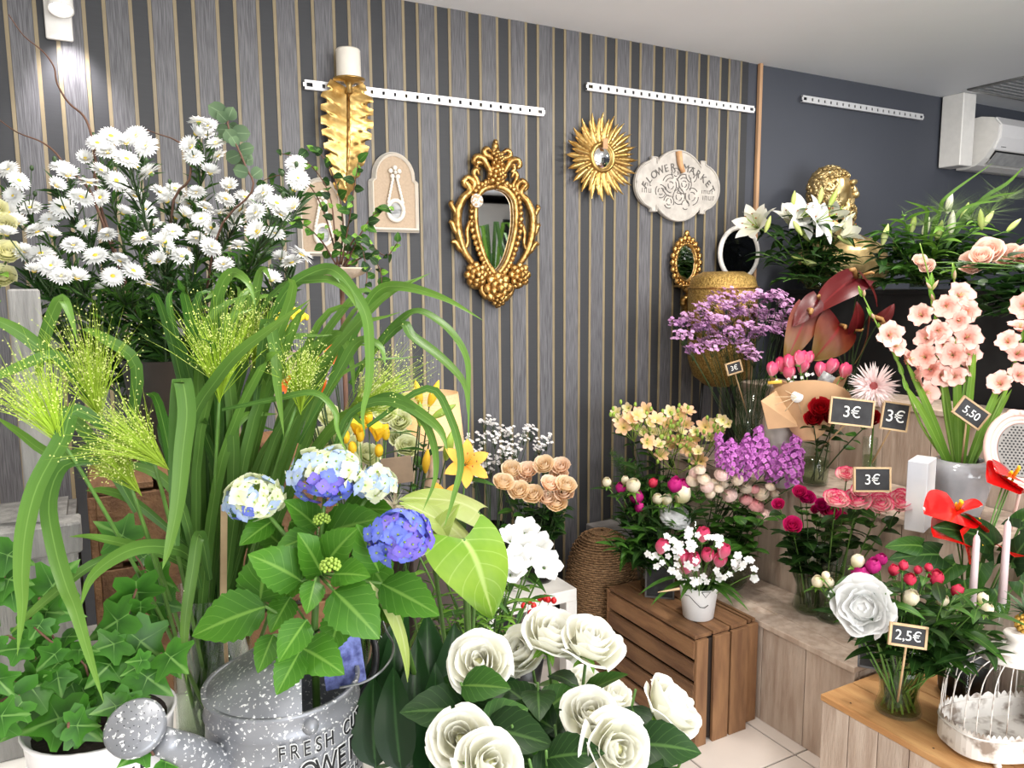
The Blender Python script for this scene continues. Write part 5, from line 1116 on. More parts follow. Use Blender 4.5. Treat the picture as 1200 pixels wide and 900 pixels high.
for i, (x, y) in enumerate([(568, 492), (578, 498), (590, 505), (600, 506), (613, 508), (622, 504), (566, 512), (590, 522), (596, 530), (562, 530), (640, 515), (552, 545), (575, 548), (604, 524), (580, 512), (586, 536), (570, 538), (556, 558), (545, 512), (632, 520)]):
    p = P(x, y, 3.1 + RND(-.06, .06)); t, c = stemthing('white_statice', 'sprig of tiny white statice rising behind the peach roses', 'flower', 'white statice sprigs', sv + V((RND(-.03, .03), RND(-.03, .03), .02)), p, .0018, m_dstem); b = B()
    for k in range(16):
        q = p + V((RND(-.028, .028), RND(-.02, .02), RND(-.03, .022))); b.put(floret4(.0085), fz(q, (RND(-.5, .5), -.6, 1), RND(0, 3))); b.tube([p - V((0, 0, .05)), q], .0006, 3, 2)
    part('flower_cluster', b, [m_stat, m_stat, m_dstem], t)
for i in range(10):
    p = P(RND(560, 665), RND(585, 620), RND(2.95, 3.1)); t, c = stemthing('rose_foliage', 'dark rose leaves below the peach roses', 'foliage', 'leaves below peach roses', pv + V((RND(-.03, .03), RND(-.03, .03), .05)), p, .002, m_dstem); leaves(t, c, rl_, 6, .4, 1, (.7, 1.1), .9, .1)
# red berries on a sprig under the table top, in a small pot
bp_ = PZ(632, 770, 0); bp_ = V((1.40, 2.5, 0)); solo('berry_pot', 'small dark pot on the floor by the white side table', 'pot', B().lathe([(0, 0), (.06, 0), (.08, .14), (.075, .14), (.055, .02), (0, .02)], 20, M=T(bp_)), mat('black_plastic', (24, 26, 26), .4))
m_berry = mat('red_berry', (190, 22, 28), .3)
for k in range(6):
    p = P(622 + (k % 3) * 11 + RND(-3, 3), 705 + 12 * (k // 3) + RND(-3, 3), 2.85); t, c = stemthing('berry_sprig', 'sprig of red hypericum berries beside the white side table', 'berries', 'red berry sprigs', bp_ + V((RND(-.03, .03), RND(-.03, .03), .03)), p, .0015, m_dstem)
    for j in range(3): part('berry', B().ball(p + jit((0, 0, 0), .018), (.011, .011, .013), 9, 6), m_berry, t)
    leaves(t, c, bl4, 3, .6, .95)

# wicker basket lying against the grey box
wk = mat('wicker', (150, 116, 80), .75, var=.2, scale=120, col2=(110, 80, 52), bump=.7, bscale=160)
bx, by = 1.835, 2.59; t = thing('wicker_basket', 'tall domed wicker basket between the white side table and the brown crate', 'basket', (bx, by, 0))
prof = [(.148, 0), (.15, .2), (.15, .36), (.142, .43), (.12, .50), (.085, .545), (.04, .566), (0, .57)]
part('basket_wall', B().lathe([(r - .006, z) for r, z in prof], 32, M=T((bx, by, 0))), wk, t)
rg = B()
for k in range(62):
    z = .006 + k * .0091; r_ = next((a[0] + (b[0] - a[0]) * (z - a[1]) / (b[1] - a[1]) for a, b in zip(prof, prof[1:]) if a[1] <= z <= b[1]), .02)
    rg.tube([V((bx + (r_ + .003 * (-1) ** (j + k)) * cos(2 * pi * j / 36), by + (r_ + .003 * (-1) ** (j + k)) * sin(2 * pi * j / 36), z)) for j in range(37)], .0042, 4)
o = part('weave', rg, wk, t); o['kind'] = 'stuff'
solo('grey_box', 'plain grey square plinth behind the wicker basket', 'plinth', B().box((2.05, 2.79, .25), (.2, .18, .5), bev=.003), mat('grey_board', (128, 124, 122), .6), smooth=False)
# ================================================================ tiered benches on the far side
def planked(name, label, cat, x0, x1, y0, y1, z0, z1, m, nfront, ntop=2, th=.02, lip=.01):
    t = thing(name, label, cat, ((x0 + x1) / 2, (y0 + y1) / 2, z0)); wy = (y1 - y0) / nfront
    for k in range(nfront): part('plank', B().box((x0 + th / 2, y0 + wy * (k + .5), (z0 + z1 - th) / 2), (th, wy - .003, z1 - z0 - th - .001), bev=.001), m, t, smooth=False)
    wx = (x1 - x0 + lip) / ntop
    for k in range(ntop): part('top_board', B().box((x0 - lip + wx * (k + .5), (y0 + y1) / 2, z1 - th / 2), (wx - .003, y1 - y0, th), bev=.0015), m, t, smooth=False)
    for yy in (y0 + th / 2, y1 - th / 2): part('end_panel', B().box(((x0 + x1) / 2 + th / 2, yy, (z0 + z1 - th) / 2), (x1 - x0 - th - .004, th, z1 - z0 - th - .001)), m, t, smooth=False)
    return t
m_woodv = mat('greywashed_front_wood', (176, 154, 137), .7, var=.1, scale=5, stretch=(7, 7, .9), col2=(204, 186, 170), bump=.25, bscale=25)
planked('display_bench', 'low grey-washed wooden display bench on the tiled floor', 'bench', 2.07, 2.37, 1.52, 2.88, 0, .38, m_woodv, 7, 3)
planked('display_tier', 'middle grey-washed display tier carrying vases and the grey pot', 'bench', 2.385, 2.78, .75, 2.88, 0, .80, m_woodv, 10, 3)
planked('display_tier', 'tall grey-washed back tier behind the grey glazed pot', 'bench', 2.79, 3.06, .75, 2.80, 0, 1.12, m_woodv, 10, 2)
t = thing('black_cabinet', 'plain black cabinet behind the gladioli topped with lily vases', 'cabinet', (3.35, 1.8, 0))
part('body', B().box((3.36, 1.78, .775), (.56, 2.06, 1.55)), mat('matt_black', (10, 10, 12), .8, var=.02), t, smooth=False); part('top', B().box((3.36, 1.78, 1.56), (.58, 2.08, .02), bev=.002), mat('matt_black', (10, 10, 12), .8), t, smooth=False)
# honey coloured low crate
t = thing('honey_crate', 'low wooden crate with honey coloured top boards under the bird cage', 'crate', (2.12, 1.15, 0)); ZL = .35
for k in range(3): part('top_board', B().box((1.955 + .145 * k, 1.16, ZL - .01), (.141, .68, .02), bev=.002), m_woodo, t, smooth=False)
for k in range(7): part('plank', B().box((1.893, .87 + .096 * k, (ZL - .02) / 2), (.014, .093, ZL - .021), bev=.001), m_woodv, t, smooth=False)
for yy in (.83, 1.492): part('end_panel', B().box((2.13, yy, (ZL - .02) / 2), (.44, .014, ZL - .021)), m_woodv, t, smooth=False)
nb = B()
for y in (.9, 1.16, 1.42):
    for k in range(3): nb.lathe([(0, .0005), (.003, .0005), (.003, 0)], 6, M=T((1.92 + .145 * k, y, ZL)))
part('nail', nb, m_black, t)

# two brown apple crates standing side by side
def upcrate(label, x0, x1, y0, y1, z1, nl, endb):
    t = thing('apple_crate', label, 'crate', ((x0 + x1) / 2, (y0 + y1) / 2, 0)); th = .014; h = z1 / nl
    for k in range(nl): part('slat', B().box((x0 + th / 2, (y0 + y1) / 2, h * (k + .5)), (th, y1 - y0, h - .014), bev=.0015), m_woodb, t, smooth=False)
    wx = (x1 - x0) / 3
    for k in range(3): part('top_slat', B().box((x0 + wx * (k + .5), (y0 + y1) / 2, z1 + th / 2), (wx - .008, y1 - y0, th), bev=.0015), m_woodb, t, smooth=False)
    for yy in (y0 - th / 2, y1 + th / 2):
        for a, b_ in endb: part('end_board', B().box((x0 + (x1 - x0) * (a + b_) / 2, yy, z1 / 2), ((x1 - x0) * (b_ - a) - .004, th, z1), bev=.0015), mat('crate_end_wood', (112, 78, 52), .7, var=.15, scale=5, stretch=(6, 6, 1), col2=(142, 104, 70), bump=.3), t, smooth=False)
    part('inner_shade_block', B().box(((x0 + x1) / 2 + .02, (y0 + y1) / 2, z1 / 2), (x1 - x0 - .07, y1 - y0 - .01, z1 - .02)), mat('crate_inside_shade', (40, 28, 20), .9), t, smooth=False)  # dark block filling the crate: shade behind the slats put into its colour
    part('back_slat', B().box((x1 - th / 2, (y0 + y1) / 2, z1 / 2), (th, y1 - y0, z1 - .01)), m_woodb, t, smooth=False)
upcrate('brown slatted apple crate carrying the white flower pot', 1.735, 1.985, 1.90, 2.40, .39, 5, ((0, .22), (.32, .62), (.64, .98)))
upcrate('narrow brown apple crate pressed against the grey-washed bench', 1.995, 2.058, 1.93, 2.42, .375, 5, ((0, 1),))
ZC = .404
# white pot with pink tulips and white phlox
wp_ = PZ(818, 722, ZC); t = thing('white_pot', 'white ceramic flower pot with a wire loop on the brown crate', 'pot', wp_)
part('pot_body', B().lathe([(0, 0), (.05, 0), (.055, .004), (.068, .115), (.069, .122), (.065, .122), (.05, .01), (0, .01)], 32, M=T(wp_)), mat('white_ceramic', (238, 238, 238), .3, var=.01), t)
va = math.atan2(-wp_.y, -wp_.x)
part('wire', B().tube([wp_ + V((.068 * (1 - .1 * (1 - z)) * cos(va + a), .068 * (1 - .1 * (1 - z)) * sin(va + a), .122 * z)) for a, z in [(-.8, .78), (-.5, .8), (-.2, .65), (.1, .5), (.35, .48), (.55, .56)]], .0012, 5), m_black, t)
hp = [wp_ + V((.072 * cos(va + a), .072 * sin(va + a), .122 * z)) for a, z in ((.15, .98), (.35, .82), (.6, .97), (.15, .98))]
part('heart_wire', B().tube(hp, .0012, 4), m_black, t)
tm_ = tulipmesh('bloom', p_tulip); tl_ = [LM('leaf', .13, .036, 'lance', .35, .9, 8, 4, m=g_mid), LM('leaf', .11, .03, 'lance', .35, .6, 8, 4, m=g_dark)]
for x, y in ((824, 626), (829, 650), (848, 645), (844, 656), (776, 640), (800, 652), (813, 655), (805, 664)):
    p = P(x, y, 2.66 + RND(-.05, .05)); dv = V((RND(-.3, .3), RND(-.4, 0), 1)).normalized(); t, c = stemthing('pink_tulip', 'pink tulip among white phlox in the white pot', 'tulip', 'pink tulips in the white pot', wp_ + V((RND(-.02, .02), RND(-.02, .02), .03)), p - dv * .03, .003); link('bloom', tm_, t, fz(p - dv * .032, dv, RND(0, 6), .046))
    leaves(t, c, tl_, 1, .2, .4, (.7, 1.0), .9, .6)
ph_ = B()
for k in range(5): ph_.put(leaf(.0135, .0098, 'round', .05, .3, 5, 4, 0, .05), MX.Rotation(k * 1.2566, 4, 'Z') @ MX.Rotation(.15, 4, 'X'))
ph_.tube([(0, 0, 0), (0, 0, -.02)], .0015, 4, 1); ph_ = ph_.data('floret', [p_pure, m_stem])
for x, y, n in ((763, 650, 2), (778, 658, 3), (790, 647, 4), (795, 668, 3), (815, 636, 3), (838, 634, 4), (808, 660, 3), (820, 675, 3), (816, 660, 2), (845, 670, 3), (866, 655, 3), (872, 662, 2), (860, 668, 3), (885, 672, 2), (786, 634, 3), (800, 640, 3), (812, 628, 2)):
    p = P(x, y, 2.6 + RND(-.06, .06)); t, c = stemthing('white_phlox', 'white phlox cluster among the pink tulips', 'flower', 'white phlox clusters', wp_ + V((RND(-.02, .02), RND(-.02, .02), .03)), p, .0018)
    for k in range(n + 1): q = P(x + RND(-9, 9), y + RND(-8, 8), dep(p) + RND(-.02, .02)); link('floret', ph_, t, fz(q, TOCAM(q) + V((RND(-.6, .6), RND(-.3, .3), RND(0, .8))), RND(0, 6), RND(.9, 1.3)))
for x, y, a in ((770, 690, -1), (800, 690, -.3), (865, 690, .8), (855, 700, .6), (872, 705, .9), (760, 672, -1)):
    A = wp_ + V((0, 0, .12)); E = P(x, y, 2.58); t = thing('tulip_leaf', 'broad green tulip leaf drooping over the white pot', 'leaf', A, 'tulip leaves over the white pot'); part('blade', leaf((E - A).length * 1.15, .034, 'lance', .35, .9, 8, 4), g_mid, t, fy(A, E - A + V((0, 0, .08)), (0, 0, 1)))
c = PZ(773, 700, ZC); slate('chalkboard', 'dark chalkboard with faded writing leaning by the white pot', c + V((0, 0, .068)), .105, .13, '', (-.7, -.75, .15), 0, None, None, (92, 90, 88))
# feather pick
solo('wooden_dart', 'thin pale wooden dart resting at the rim of the white pot', 'stick', B().tube([P(771, 694, 2.5), P(796, 690, 2.52)], [.0015, .005], 6), mat('pale_stake_wood', (206, 180, 146), .7))

# ---------------------------------------------------------------- peonies in a square vase on the crates
pv1 = V((1.90, 2.30, ZC)); vase('glass_vase', 'clear glass vase of mixed peony buds on the brown crate', pv1, [(.065, 0), (.068, .01), (.072, .2)], .15)
pbm = {'m': RM('bud', BUD, petm('petal_peony_magenta', (150, 20, 90), (200, 40, 130)), g_mid, .02), 'w': RM('bud', BUD, petm('petal_peony_cream', (200, 190, 110), (246, 236, 214)), g_lite, .02), 'r': RM('bud', BUD, petm('petal_peony_red', (170, 20, 50), (216, 60, 90)), g_mid, .02), 'W': RM('bloom', RANUN, p_pure, g_lite, .02)}
pl2 = [LM('leaf', .09, .028, 'lance', .25, .7, 7, 2, m=g_dark), LM('leaf', .075, .026, 'lance', .25, .9, 7, 2, m=g_mid), LM('leaf', .08, .024, 'lance', .2, .4, 7, 2, m=g_dark)]
names = {'m': 'magenta', 'w': 'cream', 'r': 'rosy red', 'W': 'white'}
def peony(x, y, d, k, r, foot, where, n=5, dv=None, grp=''):
    p = P(x, y, d); dv = V(dv or (RND(-.4, .4), RND(-.5, -.1), .9)).normalized(); R = r * d / 900
    lab = ('open %s peony %s' if k == 'W' else '%s peony bud %s') % (names[k], where)
    t, c = stemthing('peony', lab, 'peony', None if k == 'W' else '%s peony buds %s' % (names[k], grp), foot + V((RND(-.035, .035), RND(-.035, .035), .02)), p - dv * R * .5, .003, m_stem, side=V((0, 0, .05)))
    link('bud' if k != 'W' else 'bloom', pbm[k], t, fz(p - dv * R * .6, dv, RND(0, 6), R * (1 if k == 'W' else 1.55))); leaves(t, c, pl2, n, .5, .97, (.8, 1.25), .9, .35)
w1 = 'in the clear vase on the brown crate'
for x, y, k, r in ((711, 567, 'w', 7), (727, 574, 'm', 8), (742, 572, 'w', 11), (732, 565, 'w', 6), (746, 586, 'm', 11), (748, 597, 'm', 7), (771, 587, 'w', 8), (780, 588, 'w', 8), (797, 584, 'w', 13), (793, 601, 'W', 21), (790, 572, 'm', 11), (803, 572, 'm', 9), (764, 568, 'r', 7)): peony(x, y, 2.95 + RND(-.05, .05), k, r, pv1, w1, 5, (-.1, -.6, .7) if k == 'W' else None, 'on the crate')
def filler(name, lab, grp, foot, rx, ry, d, n, lm, k=9, sm=None, s=(.8, 1.3), out=.9, up=.35, joined=True):
    for i in range(n):
        p = P(RND(*rx), RND(*ry), RND(*d)); t, c = stemthing(name, lab, 'foliage', grp, foot + V((RND(-.03, .03), RND(-.03, .03), .02)), p, .0022, sm or m_dstem)
        if not joined: leaves(t, c, lm, k, .4, 1, s, out, up); continue
        fb_ = B(); mm = lm[0].materials[0]; src = [meshB(q) for q in lm]
        for j in range(int(k * 1.6)):
            a = j * 2.4 + RND(-.5, .5); fb_.put(rch(src), fy(at(c, .35 + .65 * (j + RND(0, .8)) / (k * 1.6)), (cos(a) * out, sin(a) * out, up + RND(-.3, .3)), (0, 0, 1), RND(*s), RND(-.4, .4)))
        part('foliage', fb_, [mm, lm[1].materials[0]][i % 2], t)['kind'] = 'stuff'
filler('peony_foliage', 'dark peony foliage below the mixed buds', 'peony foliage on the crate', pv1, (710, 820), (590, 645), (2.82, 3.0), 18, pl2, 10)
# spray roses in a round vase on the bench
pv2 = PZ(880, 688, .382); pv2 = V((2.20, 2.22, .382)); vase('glass_vase', 'round clear vase of blush spray roses on the low bench', pv2, [(.06, 0), (.078, .03), (.085, .1), (.075, .17), (.07, .2)], .12)
srm = [RM('bloom', RANUN, p_blush, g_mid, .02, 3, 4), RM('bloom', RANUN, petm('petal_cream_blush', (240, 216, 170), (250, 236, 220)), g_mid, .02, 3, 4), RM('bloom', RANUN, petm('petal_rose_pink', (232, 130, 140), (246, 190, 190)), g_mid, .02, 3, 4)]
rleaf = [LM('leaf', .05, .036, 'ovate', .2, .5, 7, 2, m=g_mid), LM('leaf', .042, .032, 'round', .15, .4, 7, 2, m=g_mid)]
sp = [(815, 555, 9, 0), (812, 563, 9, 1), (825, 561, 9, 1), (828, 570, 9, 0), (846, 556, 10, 0), (838, 566, 8, 1), (855, 580, 10, 0), (874, 571, 9, 1), (864, 562, 8, 1), (874, 585, 9, 2), (886, 592, 11, 2), (892, 578, 10, 1), (896, 603, 9, 0), (903, 570, 7, 1), (832, 578, 7, 1), (842, 572, 7, 1), (884, 573, 7, 2), (908, 578, 6, 1), (820, 550, 8, 1), (910, 584, 6, 1), (848, 566, 7, 1)]
for i in range(0, len(sp), 3):
    cx_ = sum(q[0] for q in sp[i:i + 3]) / 3; cy_ = sum(q[1] for q in sp[i:i + 3]) / 3; d = 2.95; jn = P(cx_, cy_ + 22, d + .03)
    t, c = stemthing('spray_rose', 'blush and cream spray rose stem in the round vase on the bench', 'rose', 'blush spray roses', pv2 + V((RND(-.03, .03), RND(-.03, .03), .02)), jn, .0025, m_dstem); br = B()
    for x, y, r, k in sp[i:i + 3]:
        p = P(x, y, d + RND(-.05, .03)); dv = (TOCAM(p) + V((RND(-.5, .5), 0, RND(.2, .9)))).normalized(); R = r * d / 900; br.tube([jn, p - dv * R * .3], .0013, 4); link('bloom', srm[k], t, fz(p - dv * R * .35, dv, RND(0, 6), R * .95))
    part('branchlets', br, m_stem, t); leaves(t, c, rleaf, 8, .5, 1, (.9, 1.5), .9, .2)
filler('spray_rose_foliage', 'round green leaves below the blush spray roses', 'spray rose foliage', pv2, (830, 905), (600, 645), (2.8, 2.95), 8, rleaf, 8, None, (.9, 1.5))
# peach alstroemeria behind
pv3 = V((2.235, 2.72, .382)); vase('glass_vase', 'tall clear vase of apricot alstroemeria near the striped wall', pv3, [(.055, 0), (.058, .01), (.065, .3)], .2)
alm = [tepals(6, .042, .022, .95, .8, 'obov', .05).data('floret', p_apri), tepals(5, .036, .02, 1.1, .6, 'obov', .05).data('floret', petm('petal_pale_apricot', (240, 236, 140), (248, 222, 196)))]
als = [(722, 482), (735, 478), (748, 486), (756, 480), (730, 500), (742, 498), (770, 490), (766, 505), (785, 482), (797, 486), (806, 480), (790, 500), (778, 508), (760, 518), (772, 520), (754, 506), (800, 505), (812, 515), (806, 525), (818, 528), (826, 500), (836, 495), (846, 492), (832, 512), (775, 532), (820, 540), (786, 520), (795, 515), (840, 503), (852, 496), (738, 490), (782, 495), (814, 505), (762, 495), (726, 492), (804, 496)]
for i in range(0, len(als), 3):
    q3 = als[i:i + 3]; cx_ = sum(q[0] for q in q3) / 3; cy_ = sum(q[1] for q in q3) / 3; d = 3.25; jn = P(cx_, cy_ + 25, d)
    t, c = stemthing('alstroemeria', 'apricot alstroemeria stem with lime buds before the striped wall', 'flower', 'apricot alstroemerias', pv3 + V((RND(-.03, .03), RND(-.03, .03), .02)), jn, .0028, m_dstem); br = B()
    for x, y in q3:
        p = P(x, y, d + RND(-.06, .06)); dv = (TOCAM(p) + V((RND(-.7, .7), 0, RND(.0, 1)))).normalized(); br.tube([jn, p - dv * .02], .0014, 4); link('floret', rch(alm), t, fz(p - dv * .02, dv, RND(0, 6), RND(.9, 1.2)))
        for k in range(2): z = P(x + RND(-12, 12), y + RND(-10, 12), d - .03); br.ball(z, (.007, .007, .011), 7, 5); br.tube([jn, z], .001, 3)
    part('bud_cluster', br, m_bud, t); leaves(t, c, pl2, 7, .35, .97, (.7, 1.1))
filler('alstroemeria_foliage', 'dark leafy stem below the apricot alstroemerias', 'alstroemeria foliage', pv3, (720, 830), (540, 580), (3.05, 3.3), 18, pl2, 11)
o_f = P(722, 545, 3.2)
for k in range(4):
    p = P(715 + k * 9, 530 + 6 * k, 3.2); t, c = stemthing('fern_sprig', 'feathery asparagus fern sprig beside the alstroemerias', 'fern', 'asparagus fern sprigs', pv3 + V((-.02, 0, .03)), p, .0015, m_dstem); part('fronds', fuzz(B(), c, 260, .035, .0018, .45, 1, spread=1), g_mid, t)['kind'] = 'stuff'
# violet stock
pv4 = V((2.25, 2.45, .382)); vase('glass_vase', 'clear vase of violet pink stock on the low bench', pv4, [(.055, 0), (.06, .01), (.065, .22)], .15)
stk = B()
for k in range(34):
    v = k / 34; a = k * 2.4; r_ = .026 * (1 - .55 * v); q = V((r_ * cos(a), r_ * sin(a), .15 * v)); stk.put(floret4(RND(.011, .016)), fz(q, (cos(a) + RND(-.5, .5), sin(a) + RND(-.5, .5), RND(0, .8)), RND(0, 6))); stk.put(floret4(.011), fz(q + V((0, 0, .004)), (cos(a) + RND(-.5, .5), sin(a), RND(0, 1)), RND(0, 6)))
stk = stk.data('flower_spike', [p_pur, p_lil])
for a, e in (((845, 545), (842, 508)), ((858, 560), (856, 515)), ((870, 560), (864, 520)), ((884, 548), (890, 500)), ((895, 555), (897, 515)), ((905, 565), (908, 525)), ((925, 555), (935, 508)), ((915, 560), (922, 520)), ((880, 560), (880, 520)), ((930, 570), (938, 525)), ((850, 548), (852, 520)), ((872, 545), (876, 510))):
    A, E = P(*a, 2.93 + RND(-.05, .05)), P(*e, 2.95); t, c = stemthing('violet_stock', 'violet pink stock spike in the clear vase on the bench', 'flower', 'violet stock spikes', pv4 + V((RND(-.03, .03), RND(-.03, .03), .02)), A, .003, m_dstem, side=V((0, 0, .06))); link('flower_spike', stk, t, fz(A, E - A, RND(0, 6), (E - A).length / .15)); leaves(t, c, pl2, 3, .4, .9, (.6, .9))
# lilac limonium in a tall vase on the middle tier
lv2 = P(878, 500, 3.38); lv2 = V((lv2.x, lv2.y, .802)); vase('glass_vase', 'tall narrow clear vase of lilac limonium on the middle tier', lv2, [(.05, 0), (.053, .01), (.058, .34)], .18)
m_lim = mat('limonium_lilac', (212, 164, 206), .6, transl=.2, var=.15); m_lim2 = mat('limonium_mauve', (190, 140, 188), .6, transl=.2)
lf4 = floret4(.011)
lms = [(795, 378), (808, 372), (800, 392), (815, 385), (822, 360), (836, 352), (842, 345), (855, 342), (850, 358), (865, 352), (878, 348), (890, 345), (902, 350), (912, 345), (920, 355), (925, 368), (830, 372), (845, 375), (858, 368), (872, 365), (885, 362), (898, 368), (910, 375), (840, 390), (860, 388), (875, 382), (890, 385), (905, 388), (820, 400), (868, 398), (882, 392), (835, 405), (845, 398), (812, 410), (874, 408), (884, 418), (824, 382), (888, 372), (916, 382), (852, 382)]
for i, (x, y) in enumerate(lms):
    p = P(x, y, 3.3 + RND(-.1, .1)); t, c = stemthing('lilac_limonium', 'sprig of lilac limonium in the tall vase beside the gold lantern', 'flower', 'lilac limonium sprigs', lv2 + V((RND(-.025, .025), RND(-.025, .025), .02)), p - V((0, 0, .03)), .0016, m_dstem, side=V((0, 0, .03))); b = B()
    for k in range(40):
        q = p + V((RND(-.036, .036), RND(-.03, .03), RND(-.018, .02))); b.put(lf4, fz(q, (RND(-.6, .6), RND(-1, 0), 1), RND(0, 3)));
        if k % 3 == 0: b.tube([p - V((0, 0, .05)), q], .0007, 3, 2)
    part('flower_cluster', b, [m_lim if i % 3 else m_lim2, m_lim2, m_dstem], t)
for i in range(8):
    p = P(RND(830, 910), RND(410, 450), 3.32); t, c = stemthing('limonium_sprig', 'bare dark green limonium sprig in the tall narrow vase', 'sprig', 'bare limonium stems', lv2 + V((RND(-.025, .025), RND(-.025, .025), .02)), p, .0016, m_dstem); part('foliage', fuzz(B(), c, 40, .06, .002, .3, 1, spread=.5, up=1), g_dark, t)['kind'] = 'stuff'
def smallslate(label, x, y, d, w, h, txt, facing, tilt, stickto, ts=None, frame=(190, 160, 120)): return slate('price_sign', label, P(x, y, d), w, h, txt, facing, tilt, ts, stickto, frame)
smallslate('tiny chalkboard price sign among the limonium stems', 860, 431, 3.2, .066, .046, '3€', (-.3, -.9, .1), -.25, lv2 + V((0, 0, .2)))
# gold lantern by the wall
m_mesh = mat('hammered_gold', (150, 116, 56), .4, .8, var=.25, scale=130, col2=(222, 186, 110), bump=.8, bscale=150)
gl0 = P(846, 380, 3.52); zt, zbm = P(846, 318, 3.52).z, P(846, 455, 3.52).z; t = thing('gold_lantern', 'hammered gold lantern on black legs by the striped wall', 'lantern', (gl0.x, gl0.y, .80))
H_ = zt - zbm; part('lantern_body', B().lathe([(0, 0), (.07, .01), (.125, .1 * H_), (.15, .25 * H_), (.155, .5 * H_), (.155, .85 * H_), (.15, .88 * H_), (.14, .95 * H_), (.09, .995 * H_), (0, H_)], 36, M=T((gl0.x, gl0.y, zbm))), m_mesh, t)
part('rim', B().tube([(gl0.x + .156 * cos(2 * pi * k / 36), gl0.y + .156 * sin(2 * pi * k / 36), zbm + .86 * H_) for k in range(37)], .005, 6), m_au, t)
for k in range(3): a = k * 2.094 + .4; part('leg', B().tube([(gl0.x + .08 * cos(a), gl0.y + .08 * sin(a), zbm + .03), (gl0.x + .1 * cos(a), gl0.y + .1 * sin(a), .80)], .008, 6), m_black, t)

# ---------------------------------------------------------------- kraft bouquet in a grey vase, red roses, gerbera
kv = P(915, 520, 3.05); kv = V((kv.x, kv.y, .802)); kz = P(915, 478, 3.05).z
solo('grey_vase', 'pale grey straight vase holding the kraft paper bouquet', 'vase', B().lathe([(0, 0), (.058, 0), (.06, .005), (.062, kz - .802), (.058, kz - .802), (.055, .01), (0, .01)], 28, M=T(kv)), mat('pale_grey_stone', (176, 168, 160), .7, var=.05))
m_kraft = mat('kraft_paper', (198, 158, 118), .75, var=.05, scale=8, bump=.2)
t = thing('wrapped_bouquet', 'bouquet of pink tulips wrapped in brown kraft paper with a white tag', 'bouquet', kv + V((0, 0, .03)))
A = P(945, 510, 2.95); top = P(948, 440, 2.98); ax = (top - A).normalized()
b = B(); 
def wrap(a0, a1, hgt, flare, r0=.03):
    def g(u, v):
        a = a0 + (a1 - a0) * (u + 1) / 2; r = r0 + flare * v ** .8; hh = hgt * (1 - .22 * abs(u) ** 2); return fz(A, ax) @ V((r * cos(a), r * sin(a), hh * v - .02))
    return B().grid(g, 6, 10)
ca = math.atan2(1, 0)
part('paper', wrap(-.6, 2.6, .25, .115), m_kraft, t); part('paper', wrap(2.0, 4.4, .21, .13), m_kraft, t); part('paper', wrap(3.9, 6.2, .27, .11), m_kraft, t)
fp = [P(892, 470, 2.9), P(900, 503, 2.93), P(935, 500, 2.9), P(918, 452, 2.92)]; part('paper_fold', B().add(fp + [q + V((.002, .004, 0)) for q in fp], [(0, 1, 2, 3), (7, 6, 5, 4), (0, 4, 5, 1), (1, 5, 6, 2), (2, 6, 7, 3), (3, 7, 4, 0)]), m_kraft, t, smooth=False)
p = P(934, 465, 2.86); part('round_tag', B().lathe([(0, -.001), (.022, -.001), (.022, .001), (0, .001)], 20, M=fz(p, TOCAM(p))), m_white, t)
b = B()
for k in range(9): a = k * .7; b.tube([p, P(934 + 28 * cos(a), 470 + 14 * sin(a), 2.87)], .0012, 4)
part('raffia', b, mat('raffia', (226, 204, 166), .8), t)
p = P(968, 445, 2.9); part('sticker', B().box(p, (.05, .002, .05), fy((0, 0, 0), -TOCAM(p), (.7, 0, .7)).to_3x3()), mat('grey_sticker', (120, 120, 124), .4, col2=(170, 172, 170), scale=60), t)
p = P(908, 448, 2.88); part('yellow_ribbon', B().box(p, (.05, .002, .012), fy((0, 0, 0), -TOCAM(p), (-.2, 0, 1)).to_3x3()), mat('ribbon_yellow', (228, 186, 70), .6), t)
tb = B()
for x, y in ((905, 433), (925, 425), (937, 420), (925, 437), (941, 430), (946, 421), (962, 434), (975, 430), (990, 435), (916, 428)):
    p = P(x, y, 2.98 + RND(-.04, .06)); dv = (ax + V((RND(-.3, .3), RND(-.4, 0), .2))).normalized(); tb.tube([A, p], .002, 4)
    link('tulip_bloom', tulipmesh('tulip_bloom', p_tulip) if x == 905 else bpy.data.meshes['tulip_bloom'], t, fz(p - dv * .03, dv, RND(0, 6), .05))
part('tulip_stem', tb, m_stem, t)
b = B()
for k in range(14): b.put(floret4(.007), fz(P(925 + RND(-15, 60), 443 + RND(-6, 6), 2.93), TOCAM(A), RND(0, 3)))
part('small_white_flowers', b, [m_stat, m_stat], t)
